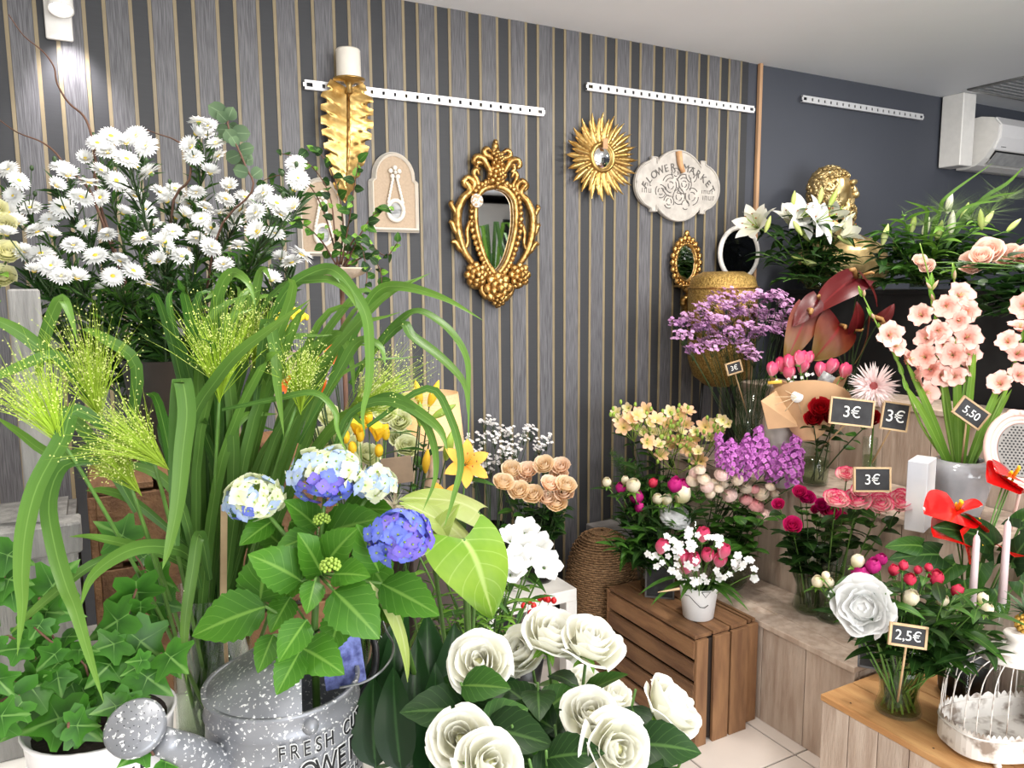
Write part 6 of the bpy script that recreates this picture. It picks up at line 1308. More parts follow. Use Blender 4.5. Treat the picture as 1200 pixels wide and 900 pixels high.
# brown red anthurium
av = P(975, 470, 3.22); av = V((av.x, av.y, 1.122)) if av.x > 2.8 else V((2.86, av.y + .05, 1.122)); vase('glass_vase', 'clear vase of brownish red anthuriums on the tall back tier', av, [(.05, 0), (.055, .12)], .08)
m_ab = uvmat('anthurium_copper', [(0, (92, 16, 18)), (.4, (112, 56, 34)), (1, (120, 104, 52))], 'v', .34, .05, (130, 36, 34), 0, .3)
m_ar = uvmat('anthurium_maroon', [(0, (76, 10, 18)), (1, (100, 34, 32))], 'v', .35, .05, (110, 34, 36), 0, .3); m_sd = mat('spadix_dark', (150, 110, 60), .6)
for i, (a, e, L, W, up, m_, lab) in enumerate([((948, 362), (928, 415), .2, .13, (-.5, -.8, .3), m_ab, 'copper green anthurium spathe hanging beside the limonium'), ((985, 380), (965, 416), .16, .2, (.1, -.8, .5), m_ab, 'wide copper anthurium spathe over the kraft bouquet'), ((1005, 325), (958, 350), .2, .16, (-.2, -.5, 1), m_ar, 'maroon anthurium spathe spread below the lilies'), ((1010, 322), (1036, 348), .16, .12, (.4, -.5, .8), m_ar, 'maroon anthurium spathe folded towards the gladioli'), ((1018, 368), (1022, 420), .2, .1, (.6, -.6, .2), m_ab, 'narrow copper anthurium spathe beside the gladiolus tip'), ((1002, 388), (1012, 360), .13, .1, (0, -1, .3), m_ar, 'pinkish maroon anthurium spathe standing behind the copper one'), ((960, 350), (935, 372), .1, .1, (0, -.6, .8), m_ar, 'small dark red anthurium spathe behind the copper green one'), ((1030, 378), (1048, 362), .08, .07, (0, -.8, .5), m_ar, 'small dark red anthurium spathe before the black cabinet')]):
    d = 3.1; Aq, E = P(*a, d), P(*e, d - .05); t = thing('anthurium', lab, 'anthurium', av + V((0, 0, .02))); part('stem', B().tube(bez(av + V((RND(-.02, .02), RND(-.02, .02), .02)), av.lerp(Aq, .5) + V((0, 0, .08)), Aq), .003, 5), m_dstem, t)
    link('spathe', spathe('spathe', (E - Aq).length * 1.15, W * .95, m_, m_sd, .6, .25), t, fy(Aq, E - Aq, V(up)))
# red roses and gerbera, slim glasses
rv = V((2.50, 2.07, .802)); vase('glass_vase', 'clear vase of dark red roses on the middle tier', rv, [(.05, 0), (.055, .01), (.06, .16)], .1)
rrm = RM('bloom', ROSEH, p_red, g_dark, .03)
for x, y, r in ((962, 478, 15), (976, 488, 13), (953, 490, 12), (1020, 490, 13), (985, 474, 9)):
    p = P(x, y, 2.82); dv = (TOCAM(p) + V((0, 0, .8))).normalized(); t, c = stemthing('red_rose', 'dark red rose behind the chalkboard price sign', 'rose', 'dark red roses', rv + V((RND(-.03, .03), RND(-.03, .03), .02)), p - dv * .03, .003, m_dstem); link('bloom', rrm, t, fz(p - dv * .03, dv, RND(0, 6), r * 2.82 / 900)); leaves(t, c, rl_, 5, .4, .9, (.6, .9), .9, .2)
gvs = V((2.55, 1.86, .802)); vase('glass_vase', 'slim glass cylinder with a single pink gerbera', gvs, [(.025, 0), (.027, .01), (.027, .22)], .15)
p = P(1024, 452, 2.75); ger = daisy(40, .06, .0048, 4, .016, .08, .2, 1, .25, 1.6).data('flower_head', [petm('petal_gerbera', (246, 214, 214), (250, 236, 234)), petm('gerbera_eye', (150, 60, 60), (200, 110, 110)), m_cal])
t, c = stemthing('gerbera', 'pale pink spiky gerbera with dark eye above the price sign', 'gerbera', None, gvs + V((0, 0, .02)), p, .004, side=V((.02, 0, .05))); link('flower_head', ger, t, fz(p, TOCAM(p) + V((-.05, 0, -.05)), .3, 1.28)); part('eye', B().lathe([(0, .006), (.008, .006), (.01, .002)], 14, M=fz(p, TOCAM(p))), m_black, t)
smallslate('long chalkboard price sign reading 3 € beside the red roses', 998, 483, 2.7, .15, .09, '3€', (-.45, -.85, .15), .12, rv + V((0, 0, .12)))
smallslate('narrow chalkboard price sign reading 3 € behind the gerbera stem', 1049, 488, 2.72, .09, .095, '3€', (-.5, -.8, .1), .15, gvs + V((0, 0, .1)))
smallslate('square chalkboard price sign reading 3 € above the edged pink roses', 1022, 562, 2.5, .118, .075, '3€', (-.45, -.9, .15), .02, V((2.52, 1.72, .802)))
# gladioli in the grey pot beside a white box
gp = PZ(1122, 606, .802); t = thing('grey_pot', 'glossy grey glazed round pot holding the gladioli', 'pot', gp); gh = P(1122, 536, dep(gp)).z - .802
part('pot_body', B().lathe([(0, 0), (.06, 0), (.066, .004), (.08, gh * .3), (.098, gh * .7), (.1, gh * .82), (.092, gh * .95), (.075, gh), (.066, gh), (.075, gh * .92), (.06, .02), (0, .02)], 36, M=T(gp)), mat('grey_glaze', (150, 150, 154), .15, var=.05, coat=.5), t)
glf = [gladfloret(p_glad, 'floret', .046), gladfloret(petm('petal_salmon_pale', (240, 166, 146), (250, 214, 204)), 'floret', .043), gladfloret(p_glad, 'floret', .05)]
gbd = lilybud('bud', .04, petm('glad_bud', (150, 180, 70), (246, 196, 184)), 2); gsh = [LM('sheath', .06, .018, 'lance', .5, .3, 6, 2, m=g_lite)]
glm = G('gladiolus_green', (88, 132, 44), (126, 164, 56), (140, 176, 80), .2, .4, 0)
GL = [([(1112, 545), (1078, 495), (1052, 425), (1030, 385), (1006, 335)], [(1024, 380, 0), (1043, 392, 1), (1053, 405, 1), (1068, 420, 1), (1078, 440, 1), (1088, 460, 1), (1012, 352, 0)], 'arching gladiolus with salmon florets leaning over the gerbera'),
      ([(1118, 545), (1105, 470), (1100, 400), (1092, 340), (1078, 285)], [(1068, 347, 0), (1078, 368, 1), (1088, 352, 0), (1109, 359, 1), (1100, 388, 1), (1084, 396, 1), (1108, 404, 1), (1088, 432, 1), (1082, 418, 1), (1104, 440, 1), (1102, 336, 0)], 'tall full gladiolus with a long green bud tip'),
      ([(1124, 545), (1122, 460), (1122, 400), (1120, 350), (1116, 308)], [(1127, 345, 1), (1134, 365, 1), (1124, 376, 1), (1134, 394, 1), (1116, 416, 1), (1136, 416, 1), (1139, 430, 1), (1118, 440, 1), (1118, 325, 0)], 'upright gladiolus thick with salmon florets behind the price sign'),
      ([(1128, 548), (1162, 490), (1184, 440), (1200, 390), (1214, 330)], [(1199, 358, 1), (1196, 380, 1), (1180, 398, 1), (1194, 412, 1), (1171, 448, 1), (1197, 438, 1)], 'gladiolus leaning away over the pink oval ornament')]
for px, fl__, lab in GL:
    d0 = dep(gp) ; c = spline([P(x, y, d0 + .0 * i) for i, (x, y) in enumerate(px)], 4); c = [gp + V((RND(-.02, .02), RND(-.02, .02), .02))] + c; t = thing('gladiolus', lab, 'gladiolus', c[0]); part('stem', B().tube(c, [.006 - .004 * i / (len(c) - 1) for i in range(len(c))], 6), glm, t)
    for x, y, o_ in fl__:
        p = P(x, y, d0 - .04 + RND(-.02, .03)); j = min(c, key=lambda q: (q - p).length); dv = (p - j).normalized() * .8 + TOCAM(p) * (RND(.2, .9) if o_ else .1) + V((RND(-.6, .6), 0, RND(-.1, .6)))
        if o_: link('floret', rch(glf), t, fz(p - dv.normalized() * .025, dv, RND(0, 6), RND(.95, 1.25)))
        else: link('bud', gbd, t, fz(j, dv + V((0, 0, .8)), 0, 1))
        link('sheath', gsh[0], t, fy(j, (c[-1] - j) * .6 + dv * .03, TOCAM(j), RND(.8, 1.1)))
    for k in range(3): e = at(c, .55) + V((RND(-.06, .06), RND(-.05, .05), RND(-.08, .02))); part('blade', ribbon([gp + V((0, 0, .1)), (gp + V((0, 0, .15))).lerp(e, .6), e], .024, TOCAM(e), 3, .2), glm, t)
smallslate('slanted chalkboard price sign reading 5,50 on the gladioli', 1138, 484, dep(gp) - .12, .1, .062, '5,50', (-.5, -.8, .05), .62, gp + V((0, 0, .15)), .036)
wb_ = PZ(1076, 618, .802); solo('white_box', 'tall white box with faded print beside the grey pot', 'box', B().box(wb_ + V((0, .0, .115)), (.11, .06, .23), MX.Rotation(.35, 3, 'Z'), bev=.002), mat('box_white', (222, 220, 218), .5, col2=(188, 192, 202), scale=4, var=.03), smooth=False)
# pink oval frame with perforated panel
pf = P(1197, 528, 2.42); t = thing('oval_ornament', 'pale pink oval ornament with a perforated grey metal panel', 'ornament', V((pf.x, pf.y, .802)))
pfM = fy(pf, -(TOCAM(pf) + V((.25, 0, .25))), (0, 0, 1)); m_pk = mat('pale_pink_paint', (222, 186, 176), .4, var=.03)
for rr, w__ in ((1, .011), (.86, .008), (.76, .006)): part('moulding', B().tube([V((.094 * rr * cos(2 * pi * k / 36), 0, .126 * rr * sin(2 * pi * k / 36))) for k in range(37)], w__, 8), m_pk, t, pfM)
part('backing', B().slab([(.086 * cos(2 * pi * k / 36), .115 * sin(2 * pi * k / 36)) for k in range(36)], .002, .008), m_pk, t, pfM, False)
part('panel', B().slab([(.064 * cos(2 * pi * k / 36), .088 * sin(2 * pi * k / 36)) for k in range(36)], -.003, .001), mat('perforated_grey', (138, 134, 130), .5), t, pfM, False)
hb = B()
for i in range(-6, 7):
    for j in range(-8, 9):
        x, z = i * .0105 + (.005 if j % 2 else 0), j * .0095
        if (x / .06) ** 2 + (z / .084) ** 2 < .95: hb.lathe([(0, .0), (.0032, .0)], 8, M=T((x, -.0036, z)) @ FRONT)
o = part('perforation', hb, m_black, t, pfM); o['kind'] = 'stuff'
part('bow', B().ball((-.02, -.004, .125), (.02, .008, .012), 8, 5).ball((.02, -.004, .125), (.02, .008, .012), 8, 5).ball((0, -.006, .125), .008, 7, 5), m_pk, t, pfM)
part('easel_foot', B().tube([pfM @ V((0, .005, -.11)), V((pf.x + .03, pf.y + .03, .802))], .005), m_pk, t)

# ---------------------------------------------------------------- on the low bench: magenta and edged roses
mv = PZ(948, 716, .382); vase('glass_vase', 'bulb shaped clear vase of magenta spray roses on the low bench', mv, [(.045, 0), (.062, .02), (.05, .07), (.05, .1), (.075, .17), (.083, .22), (.075, .28), (.068, .3)], .16)
mrm = [RM('bloom', ROSE, p_mag, g_mid, .03), RM('bloom', ROSEH, petm('petal_cerise', (160, 12, 70), (212, 36, 112)), g_mid, .03)]
for x, y, r in ((937, 576, 9), (946, 582, 10), (929, 616, 12), (973, 600, 13), (977, 580, 9), (963, 590, 8), (985, 605, 8), (912, 590, 8), (955, 596, 6)):
    p = P(x, y, 2.72 + RND(-.04, .04)); dv = (TOCAM(p) + V((RND(-.4, .4), 0, .7))).normalized(); t, c = stemthing('magenta_rose', 'magenta spray rose in the bulb shaped vase on the bench', 'rose', 'magenta spray roses', mv + V((RND(-.025, .025), RND(-.025, .025), .02)), p - dv * .025, .0025, m_stem); link('bloom', rch(mrm), t, fz(p - dv * .02, dv, RND(0, 6), r * 2.72 / 900)); leaves(t, c, rl_, 5, .5, .95, (.7, 1.1), .9, .3)
ev = V((2.30, 1.80, .382)); vase('glass_vase', 'clear goblet vase of pink edged roses on the low bench', ev, [(.05, 0), (.05, .01), (.052, .1), (.062, .2), (.066, .26)], .14)
erm = RM('bloom', ROSE, p_bic, g_mid, .035)
for x, y, r in ((980, 585, 15), (1004, 585, 17), (1031, 590, 16), (1056, 587, 17), (1018, 560, 14), (992, 555, 12), (1010, 575, 12)):
    p = P(x, y, 2.52 + (.06 if y < 570 else 0)); dv = (TOCAM(p) * .7 + V((RND(-.25, .25), 0, 1))).normalized(); R = r * 2.52 / 900; t, c = stemthing('edged_rose', 'cream rose with deep pink petal edges in the goblet vase', 'rose', 'pink edged roses', ev + V((RND(-.025, .025), RND(-.025, .025), .02)), p - dv * R * .6, .003, m_stem); link('bloom', erm, t, fz(p - dv * R * .6, dv, RND(0, 6), R)); leaves(t, c, rl_, 5, .55, .92, (.8, 1.1), .9, .1)
filler('rose_foliage', 'green rose leaves hanging over the bulb shaped vase', 'rose leaves on the bench', mv, (915, 985), (610, 650), (2.65, 2.75), 6, rl_, 7)
# peonies in a flared vase on the honey crate
qv = PZ(1052, 832, ZL + .002); vase('glass_vase', 'flared clear vase of peonies on the honey coloured crate', qv, [(.062, 0), (.064, .006), (.052, .05), (.056, .1), (.074, .18), (.092, .25)], .15)
w2 = 'in the flared vase on the honey crate'
for x, y, k, r in ((1003, 661, 'w', 10), (1023, 667, 'm', 11), (1031, 658, 'm', 9), (1008, 677, 'm', 14), (1047, 671, 'r', 8), (1066, 681, 'r', 9), (1096, 680, 'r', 11), (1058, 665, 'r', 7), (1065, 704, 'w', 12), (1103, 706, 'w', 9), (1150, 704, 'w', 8), (1155, 716, 'w', 9), (958, 684, 'w', 9), (971, 685, 'w', 8), (966, 676, 'w', 6), (1088, 667, 'r', 6), (1120, 695, 'r', 9), (1075, 670, 'r', 6)): peony(x, y, 2.1 + RND(-.05, .05), k, r, qv, w2, 5, None, 'on the honey crate')
# the big white peony, petal by petal
p = P(1012, 712, 2.05); dv = (TOCAM(p) + V((-.35, 0, .15))).normalized(); R = 34 * 2.05 / 900; t, c = stemthing('peony', 'large fully open white peony in the flared vase', 'peony', None, qv + V((-.02, 0, .02)), p - dv * .03, .004, m_stem)
bl = part('bloom', calyx(rose([(5, .22, .66, 1.2, 0, .5), (6, .38, .72, 1.0, .03, .2)], 5, 6, .1), zd=-.6, s=.6).ball((0, 0, .2), (.5, .5, .35), 10, 7, 0).ball((0, 0, .3), .06, 6, 5, 2), [p_pure, g_mid, p_red], t, fz(p - dv * R * .35, dv, 0, R))
for k, (cnt, RR, HH, half, curl) in enumerate([(5, .55, .72, .9, .03), (6, .76, .7, .82, .06), (7, .95, .55, .75, .1)]):
    for q in range(cnt): part('petal', cup(RR * RND(.92, 1.08), HH, half, .08, curl, 7, 8, .07), p_pure, bl, WM[bl] @ MX.Rotation(2 * pi * q / cnt + k * .7, 4, 'Z') @ MX.Rotation(RND(-.1, .1), 4, 'Y'))
leaves(t, c, pl2, 5, .5, .95)
filler('peony_foliage', 'green peony leaves spreading over the flared vase', 'peony foliage on the honey crate', qv, (1000, 1140), (690, 742), (1.98, 2.25), 15, pl2, 9, m_stem, (1.0, 1.5), joined=False)
filler('peony_foliage', 'long green peony leaves reaching toward the bird cage', 'peony foliage by the cage', qv, (1085, 1165), (700, 765), (1.95, 2.15), 8, pl2, 9, m_stem, (1.0, 1.6))
for k in range(26):       # cut stems standing in the vase
    a = k * 2.4; r_ = .012 * math.sqrt(k) ; q0 = qv + V((r_ * cos(a) * .85, r_ * sin(a) * .85, .012)); q1 = qv + V((-.06 * cos(a + .6), -.06 * sin(a + .6), .24))
    solo('cut_peony', 'bare green cut peony standing in the flared vase', 'peony', B().tube([q0, q0.lerp(q1, .5), q1], .0034, 6), mat('peony_stem_green', (146, 168, 76), .4, var=.15), 'cut peony stems')
smallslate('small chalkboard price sign reading 2,5 € on a stick in the flared vase', 1064, 745, 1.98, .09, .052, '2,5€', (-.5, -.8, .2), .13, qv + V((-.02, -.01, .02)), .036)
c = P(1003, 752, 2.38); slate('chalkboard', 'plain dark slate leaning behind the flared peony vase', V((2.12, c.y, .382 + .055)), .11, .105, '', (-.8, -.6, .2), 0, None, None, (96, 98, 102))
# red anthurium plant
rp_ = V((2.27, 1.30, ZL + .002)); solo('dark_pot', 'dark plastic pot of the red anthurium on the honey crate', 'pot', B().lathe([(0, 0), (.06, 0), (.078, .15), (.072, .15), (.05, .02), (0, .02)], 24, M=T(rp_)), mat('black_plastic', (24, 26, 26), .4))
t = thing('anthurium_plant', 'potted anthurium with glossy red spathes and yellow spadices', 'plant', rp_ + V((0, 0, .1))); m_ared = uvmat('anthurium_red', [(0, (196, 14, 18)), (1, (226, 30, 26))], 'v', .18, .1, (206, 20, 22), 0, .6)
sb = B()
for a, e, up in (((1122, 598), (1086, 598), (0, -.35, 1)), ((1122, 598), (1150, 590), (.1, -.5, .9)), ((1140, 614), (1152, 612), (.2, -.6, .6)), ((1178, 560), (1160, 562), (0, -.6, .8)), ((1180, 570), (1194, 566), (.2, -.6, .7)), ((1188, 558), (1170, 550), (0, -.3, 1)), ((1182, 645), (1190, 650), (0, -.5, .8)), ((1120, 625), (1096, 625), (-.2, -.3, 1)), ((1138, 640), (1130, 622), (0, -.8, .5))):
    A, E = P(*a, 2.28), P(*e, 2.2); link('spathe', spathe('spathe', max(.075, (E - A).length) * 1.0, max(.075, (E - A).length) * 1.0, m_ared, mat('spadix_yellow', (240, 196, 40), .5), .15, .26), t, fy(A, E - A, V(up) + TOCAM(A) * .7)); sb.tube([rp_ + V((0, 0, .14)), (rp_ + V((0, 0, .3))).lerp(A, .5), A], .0025, 5)
ad = [heartleaf(.15, .09, .6, .22).data('leaf', g_dark), heartleaf(.12, .075, .8, .2).data('leaf', g_mid)]
for x, y, dx, dy in ((1100, 650, -1, .1), (1080, 640, -1, .2), (1165, 640, -.4, .3), (1150, 660, -.4, -.6), (1185, 650, .3, .4), (1120, 660, -.6, -.3), (1195, 620, .6, .5), (1165, 690, .2, -.6), (1110, 690, -.5, -.8), (1198, 610, .5, .5), (1185, 660, 0, .5), (1150, 630, -.5, .2), (1130, 680, 0, -.8), (1195, 680, .4, -.5)):
    A = P(x, y, 2.27 + RND(-.02, .03)); link('leaf', rch(ad), t, fy(A, _r * dx + V((0, -.2, dy)), TOCAM(A) + V((0, 0, .5)), RND(.8, 1.2))); sb.tube([rp_ + V((0, 0, .14)), A], .0022, 5)
part('stem', sb, m_stem, t)
# taper candles in candlesticks
for k, (x, yt, yb, d) in enumerate(((1138, 622, 722, 2.23), (1174, 606, 706, 2.22), (1203, 610, 712, 2.2))):
    a, b_ = P(x, yb, d), P(x, yt, d); lab = ('above the peony buds', 'beside the pineapple plant', 'next to the small pineapple plant')[k]; base = V((a.x, a.y, a.z)); h = (b_ - a).length
    st = thing('candlestick', 'slim glass candlestick under the pale pink candle ' + lab, 'candlestick', (a.x, a.y, ZL)); part('holder', B().lathe([(0, 0), (.035, 0), (.036, .006), (.008, .02), (.007, a.z - ZL - .03), (.014, a.z - ZL - .018), (.015, a.z - ZL), (.0, a.z - ZL)], 18, M=T((a.x, a.y, ZL))), glassmat(), st)
    t = thing('taper_candle', 'pale pink taper candle ' + lab, 'candle', base); part('wax', B().lathe([(0, 0), (.0115, 0), (.009, h * .93), (.006, h * .97), (.0, h)], 16, M=T(base)), mat('pink_wax', (238, 216, 218), .35, transl=.15, var=.02), t); part('wick', B().tube([base + V((0, 0, h * .99)), base + V((.003, 0, h + .008))], .0012, 4), m_white, t)
# bird cage
bc = PZ(1182, 872, ZL); bw, bd = .185, .105; th = rad(-20); BM = T((bc.x, bc.y, ZL)) @ MX.Rotation(th, 4, 'Z')
t = thing('bird_cage', 'white distressed metal bird cage with arched wires on the honey crate', 'bird cage', (bc.x, bc.y, ZL)); m_cage = mat('distressed_white_metal', (218, 213, 206), .55, var=.05, col2=(132, 118, 106), scale=22, thr=(.5, .66))
def oval(n, kx=1.0, ky=1.0, z=0): return [V((bw * kx * (abs(cos(a)) ** .7) * (1 if cos(a) > 0 else -1), bd * ky * (abs(sin(a)) ** .7) * (1 if sin(a) > 0 else -1), z)) for a in [2 * pi * k / n for k in range(n)]]
N = 48; zb0, zb1 = .016, .075; o0, o1 = oval(N, 1, 1, zb0), oval(N, 1, 1, zb1); o2, o3 = oval(N, .97, .95, zb1), oval(N, .97, .95, zb0 + .004)
part('tray', B().add(o0 + o1 + o2 + o3, [(k + j * N, (k + 1) % N + j * N, (k + 1) % N + (j + 1) * N, k + (j + 1) * N) for j in range(3) for k in range(N)] + [tuple(range(N))[::-1], tuple(range(3 * N, 4 * N))]), m_cage, t, BM, False)
part('rim_wire', B().tube(o1 + o1[:1], .0028, 5), m_cage, t, BM)
sc_ = B(); oc = oval(64, 1, 1, zb1)
for k in range(64):
    a, b_ = oc[k], oc[(k + 1) % 64]; m_ = (a + b_) / 2; sc_.add([a, a + V((0, 0, .007)), a.lerp(b_, .25) + V((0, 0, .015)), m_ + V((0, 0, .019)), a.lerp(b_, .75) + V((0, 0, .015)), b_ + V((0, 0, .007)), b_], [(0, 1, 2, 3, 4, 5, 6)])
part('scalloped_edge', sc_, m_cage, t, BM, False)
zt_ = P(1182, 757, dep(bc)).z - ZL
for k in range(22):
    a = 2 * pi * k / 22; q = V((bw * .98 * (abs(cos(a)) ** .7) * (1 if cos(a) > 0 else -1), bd * .97 * (abs(sin(a)) ** .7) * (1 if sin(a) > 0 else -1), zb1)); tp = V((q.x * .45, q.y * .5, zt_))
    part('wire', B().tube(bez(q, q + V((0, 0, zt_ * .55)), V((q.x * .92, q.y * .92, zt_ * .93)), tp, 8), .0016, 5), m_cage, t, BM)
part('top_plate', B().lathe([(0, zt_ + .006), (.06, zt_ + .004), (.09, zt_ - .004), (.088, zt_ - .008), (0, zt_ - .004)], 28, M=MX.Scale(1.15, 4, (1, 0, 0))), m_cage, t, BM)
part('finial', B().lathe([(.045, zt_), (.028, zt_ + .012), (.02, zt_ + .03), (.028, zt_ + .04), (.034, zt_ + .05), (.03, zt_ + .056), (0, zt_ + .056)], 20), m_cage, t, BM)
for sx in (-1, 1):
    for sy in (-1, 1): part('foot', B().ball((sx * bw * .6, sy * bd * .85, .008), (.01, .01, .009), 8, 6), m_cage, t, BM)
part('latch', B().tube([(-.02, -bd - .002, .05), (-.005, -bd - .008, .045), (.004, -bd - .006, .055), (-.004, -bd - .006, .062), (-.002, -bd - .004, .035)], .0025, 5), m_cage, t, BM)
# pineapple plant on the cage, and a little succulent pot behind it
pp = BM @ V((0.02, 0, zt_ + .057)); t = thing('ornamental_pineapple', 'small pineapple plant with spiky grey green crown on the bird cage', 'plant', pp); b = B()
for k in range(60): a = k * 2.4; z = k / 60; r_ = .022 * math.sin(pi * (.15 + .75 * z)); b.ball(pp + V((r_ * cos(a), r_ * sin(a), .048 * z)), (.006, .006, .006), 5, 4)
part('fruit', b, mat('pineapple_gold', (206, 162, 70), .45, .2, var=.2), t); sl_ = LM('spiky_leaf', .07, .012, 'lance', .5, .7, 6, 2, m=g_glau)
for k in range(22): a = k * 2.4; link('spiky_leaf', sl_, t, fy(pp + V((0, 0, .048)), (cos(a), sin(a), .3 + 1.4 * k / 22), (0, 0, 1), .7 + .5 * k / 22))
rp2 = V((2.28, 1.04, ZL + .002)); solo('terracotta_pot', 'small dark red pot behind the bird cage', 'pot', B().lathe([(0, 0), (.05, 0), (.062, .09), (.066, .09), (.066, .105), (.06, .105), (.05, .02), (0, .02)], 24, M=T(rp2)), mat('oxblood_pot', (92, 26, 20), .35, var=.1))
t = thing('agave_plant', 'grey green agave in the small dark red pot', 'plant', rp2 + V((0, 0, .09))); ag = LM('leaf', .11, .02, 'lance', .5, .6, 6, 2, m=g_glau)
for k in range(16): a = k * 2.4; link('leaf', ag, t, fy(rp2 + V((0, 0, .1)), (cos(a), sin(a), .5 + 1.2 * k / 16), (0, 0, 1), 1))
wb2 = PZ(1096, 790, ZL); wb2 = V((2.24, 1.20, ZL)) if False else PZ(1112, 800, ZL); solo('gift_box', 'small cream gift box behind the bird cage', 'box', B().box(wb2 + V((0, 0, .03)), (.07, .06, .06), MX.Rotation(.5, 3, 'Z'), bev=.002), m_cream, smooth=False)
for k, (x, y) in enumerate(((1104, 770), (1122, 768))): c = P(x, y, dep(wb2) + .02); solo('greeting_card', ('white folded greeting card standing behind the peony vase', 'cream greeting card standing by the gift box')[k], 'card', B().box(V((c.x, c.y, ZL + .06)), (.075, .0015, .12), MX.Rotation(.4 - .8 * k, 3, 'Z')), m_white if k == 0 else m_cream, smooth=False)

# ---------------------------------------------------------------- lilies, roses, foliage and bust above the black cabinet
ZK = 1.572
lvv = V((3.12, 2.62, ZK)); vase('glass_vase', 'clear cylinder vase of white lilies on the black cabinet', lvv, [(.055, 0), (.058, .01), (.058, .2)], .12)
lvb = V((3.18, 2.1, ZK)); vase('glass_vase', 'second clear vase of lily buds on the black cabinet beside the bust', lvb, [(.055, 0), (.058, .01), (.058, .18)], .12)
wlm = [lilymesh('bloom', p_pure, .115, .95, 1.35), lilymesh('bloom', p_white, .115, 1.2, .9)]
ldl = [LM('leaf', .12, .03, 'lance', .25, .9, 8, 2, m=g_dark), LM('leaf', .1, .03, 'lance', .25, .6, 8, 2, m=g_mid), LM('leaf', .13, .04, 'lance', .2, 1.1, 8, 2, m=g_dark)]
LLL = iter(['drooping in front of the round mirror', 'upright above the round mirror', 'opening wide to the room below the bust', 'largest, right under the golden beard', 'half open beside the round mirror', 'pressed against the golden neck', 'low before the golden shoulder'])
for x, y, d, dr, k, sc__ in ((882, 262, 3.6, (-.9, -.2, .35), 1, 1.15), (890, 248, 3.62, (-.2, -.1, 1), 1, .9), (946, 250, 3.5, (-.1, -.9, .35), 0, 1.1), (968, 255, 3.45, (.2, -.9, .3), 0, 1.15), (928, 250, 3.55, (-.4, -.4, .9), 1, 1.0), (985, 245, 3.6, (.4, -.4, .7), 1, .9), (1000, 268, 3.5, (.7, -.5, .6), 1, .9)):
    p = P(x, y, d); dv = V(dr).normalized(); t, c = stemthing('white_lily', 'white lily ' + next(LLL), 'lily', 'open white lilies', lvv + V((RND(-.03, .03), RND(-.03, .03), .02)), p - dv * .04, .004, m_stem, side=V((0, 0, .08))); link('bloom', wlm[k], t, fz(p - dv * .06, dv, RND(0, 6), sc__)); leaves(t, c, ldl, 9, .3, .95, (.8, 1.2), .9, .2)
lgb = lilybud('bud', .085, mat('lily_bud_green', (176, 196, 92), .4, transl=.15, var=.15, col2=(206, 214, 140), scale=12)); lwb = lilybud('bud', .095, mat('lily_bud_white', (222, 226, 180), .4, transl=.15, col2=(240, 240, 220), scale=12))
lbs = [(930, 232, 0, 1, 0), (962, 228, 0, 1, 0), (976, 233, .3, 1, 0), (935, 268, .4, -.8, 0), (942, 275, .5, -.7, 0), (971, 272, .1, -1, 0), (992, 258, .6, .6, 1), (978, 268, .3, .2, 1), (935, 302, -.9, .3, 0), (948, 308, .9, -.3, 0), (968, 310, .9, -.4, 1), (990, 282, .7, -.5, 0), (1037, 276, .1, 1, 0), (1085, 268, .1, 1, 1), (1100, 272, .1, 1, 0), (1130, 250, .2, 1, 0), (1128, 258, .3, 1, 0), (1150, 258, -.3, 1, 0), (1157, 258, .5, 1, 0), (1115, 264, -.1, 1, 1), (1188, 264, .6, .7, 0), (1070, 262, 0, 1, 0), (1112, 240, 0, 1, 1), (1050, 290, -.3, 1, 0), (900, 262, .2, 1, 0)]
for i, (x, y, dx, dy, k) in enumerate(lbs):
    vv = lvv if x < 1000 else lvb; d = 3.5 + RND(-.1, .1) if x < 1000 else 3.3 + RND(-.15, .15); p = P(x, y, d); dv = (_r * dx + V((0, -.15, dy))).normalized()
    t, c = stemthing('lily_bud_stem', ('pale green lily bud %s' if not k else 'large whitish lily bud %s') % ('among the open white lilies' if x < 1000 else 'in the foliage beyond the bust'), 'lily', '%s lily buds %s' % (('green', 'whitish')[k], ('by the open lilies', 'beyond the bust')[x >= 1000]), vv + V((RND(-.03, .03), RND(-.03, .03), .02)), p - dv * .035, .0028, m_stem, side=V((0, 0, .06))); link('bud', (lgb, lwb)[k], t, fz(p - dv * .04, dv, RND(0, 6), RND(.85, 1.1))); leaves(t, c, ldl, 6, .35, .95, (.7, 1.1), .9, .2)
filler('lily_foliage', 'leafy lily stem below the white lilies', 'lily foliage before the bust', lvv, (890, 1010), (280, 335), (3.3, 3.6), 14, ldl, 8, m_stem, joined=False)
filler('lily_foliage', 'leafy lily stem in the foliage beyond the bust', 'lily foliage beyond the bust', lvb, (1020, 1200), (275, 345), (3.1, 3.4), 20, ldl, 9, m_stem, joined=False)
lit = [LM('leaf', .12, .026, 'lance', .25, .8, 8, 2, m=g_lite), LM('leaf', .1, .03, 'lance', .25, .6, 8, 2, m=g_mid)]
filler('lily_foliage', 'pale green leafy stem rising over the lily foliage', 'pale leafy stems beyond the bust', lvb, (1030, 1205), (245, 320), (3.05, 3.4), 16, lit, 9, m_stem)
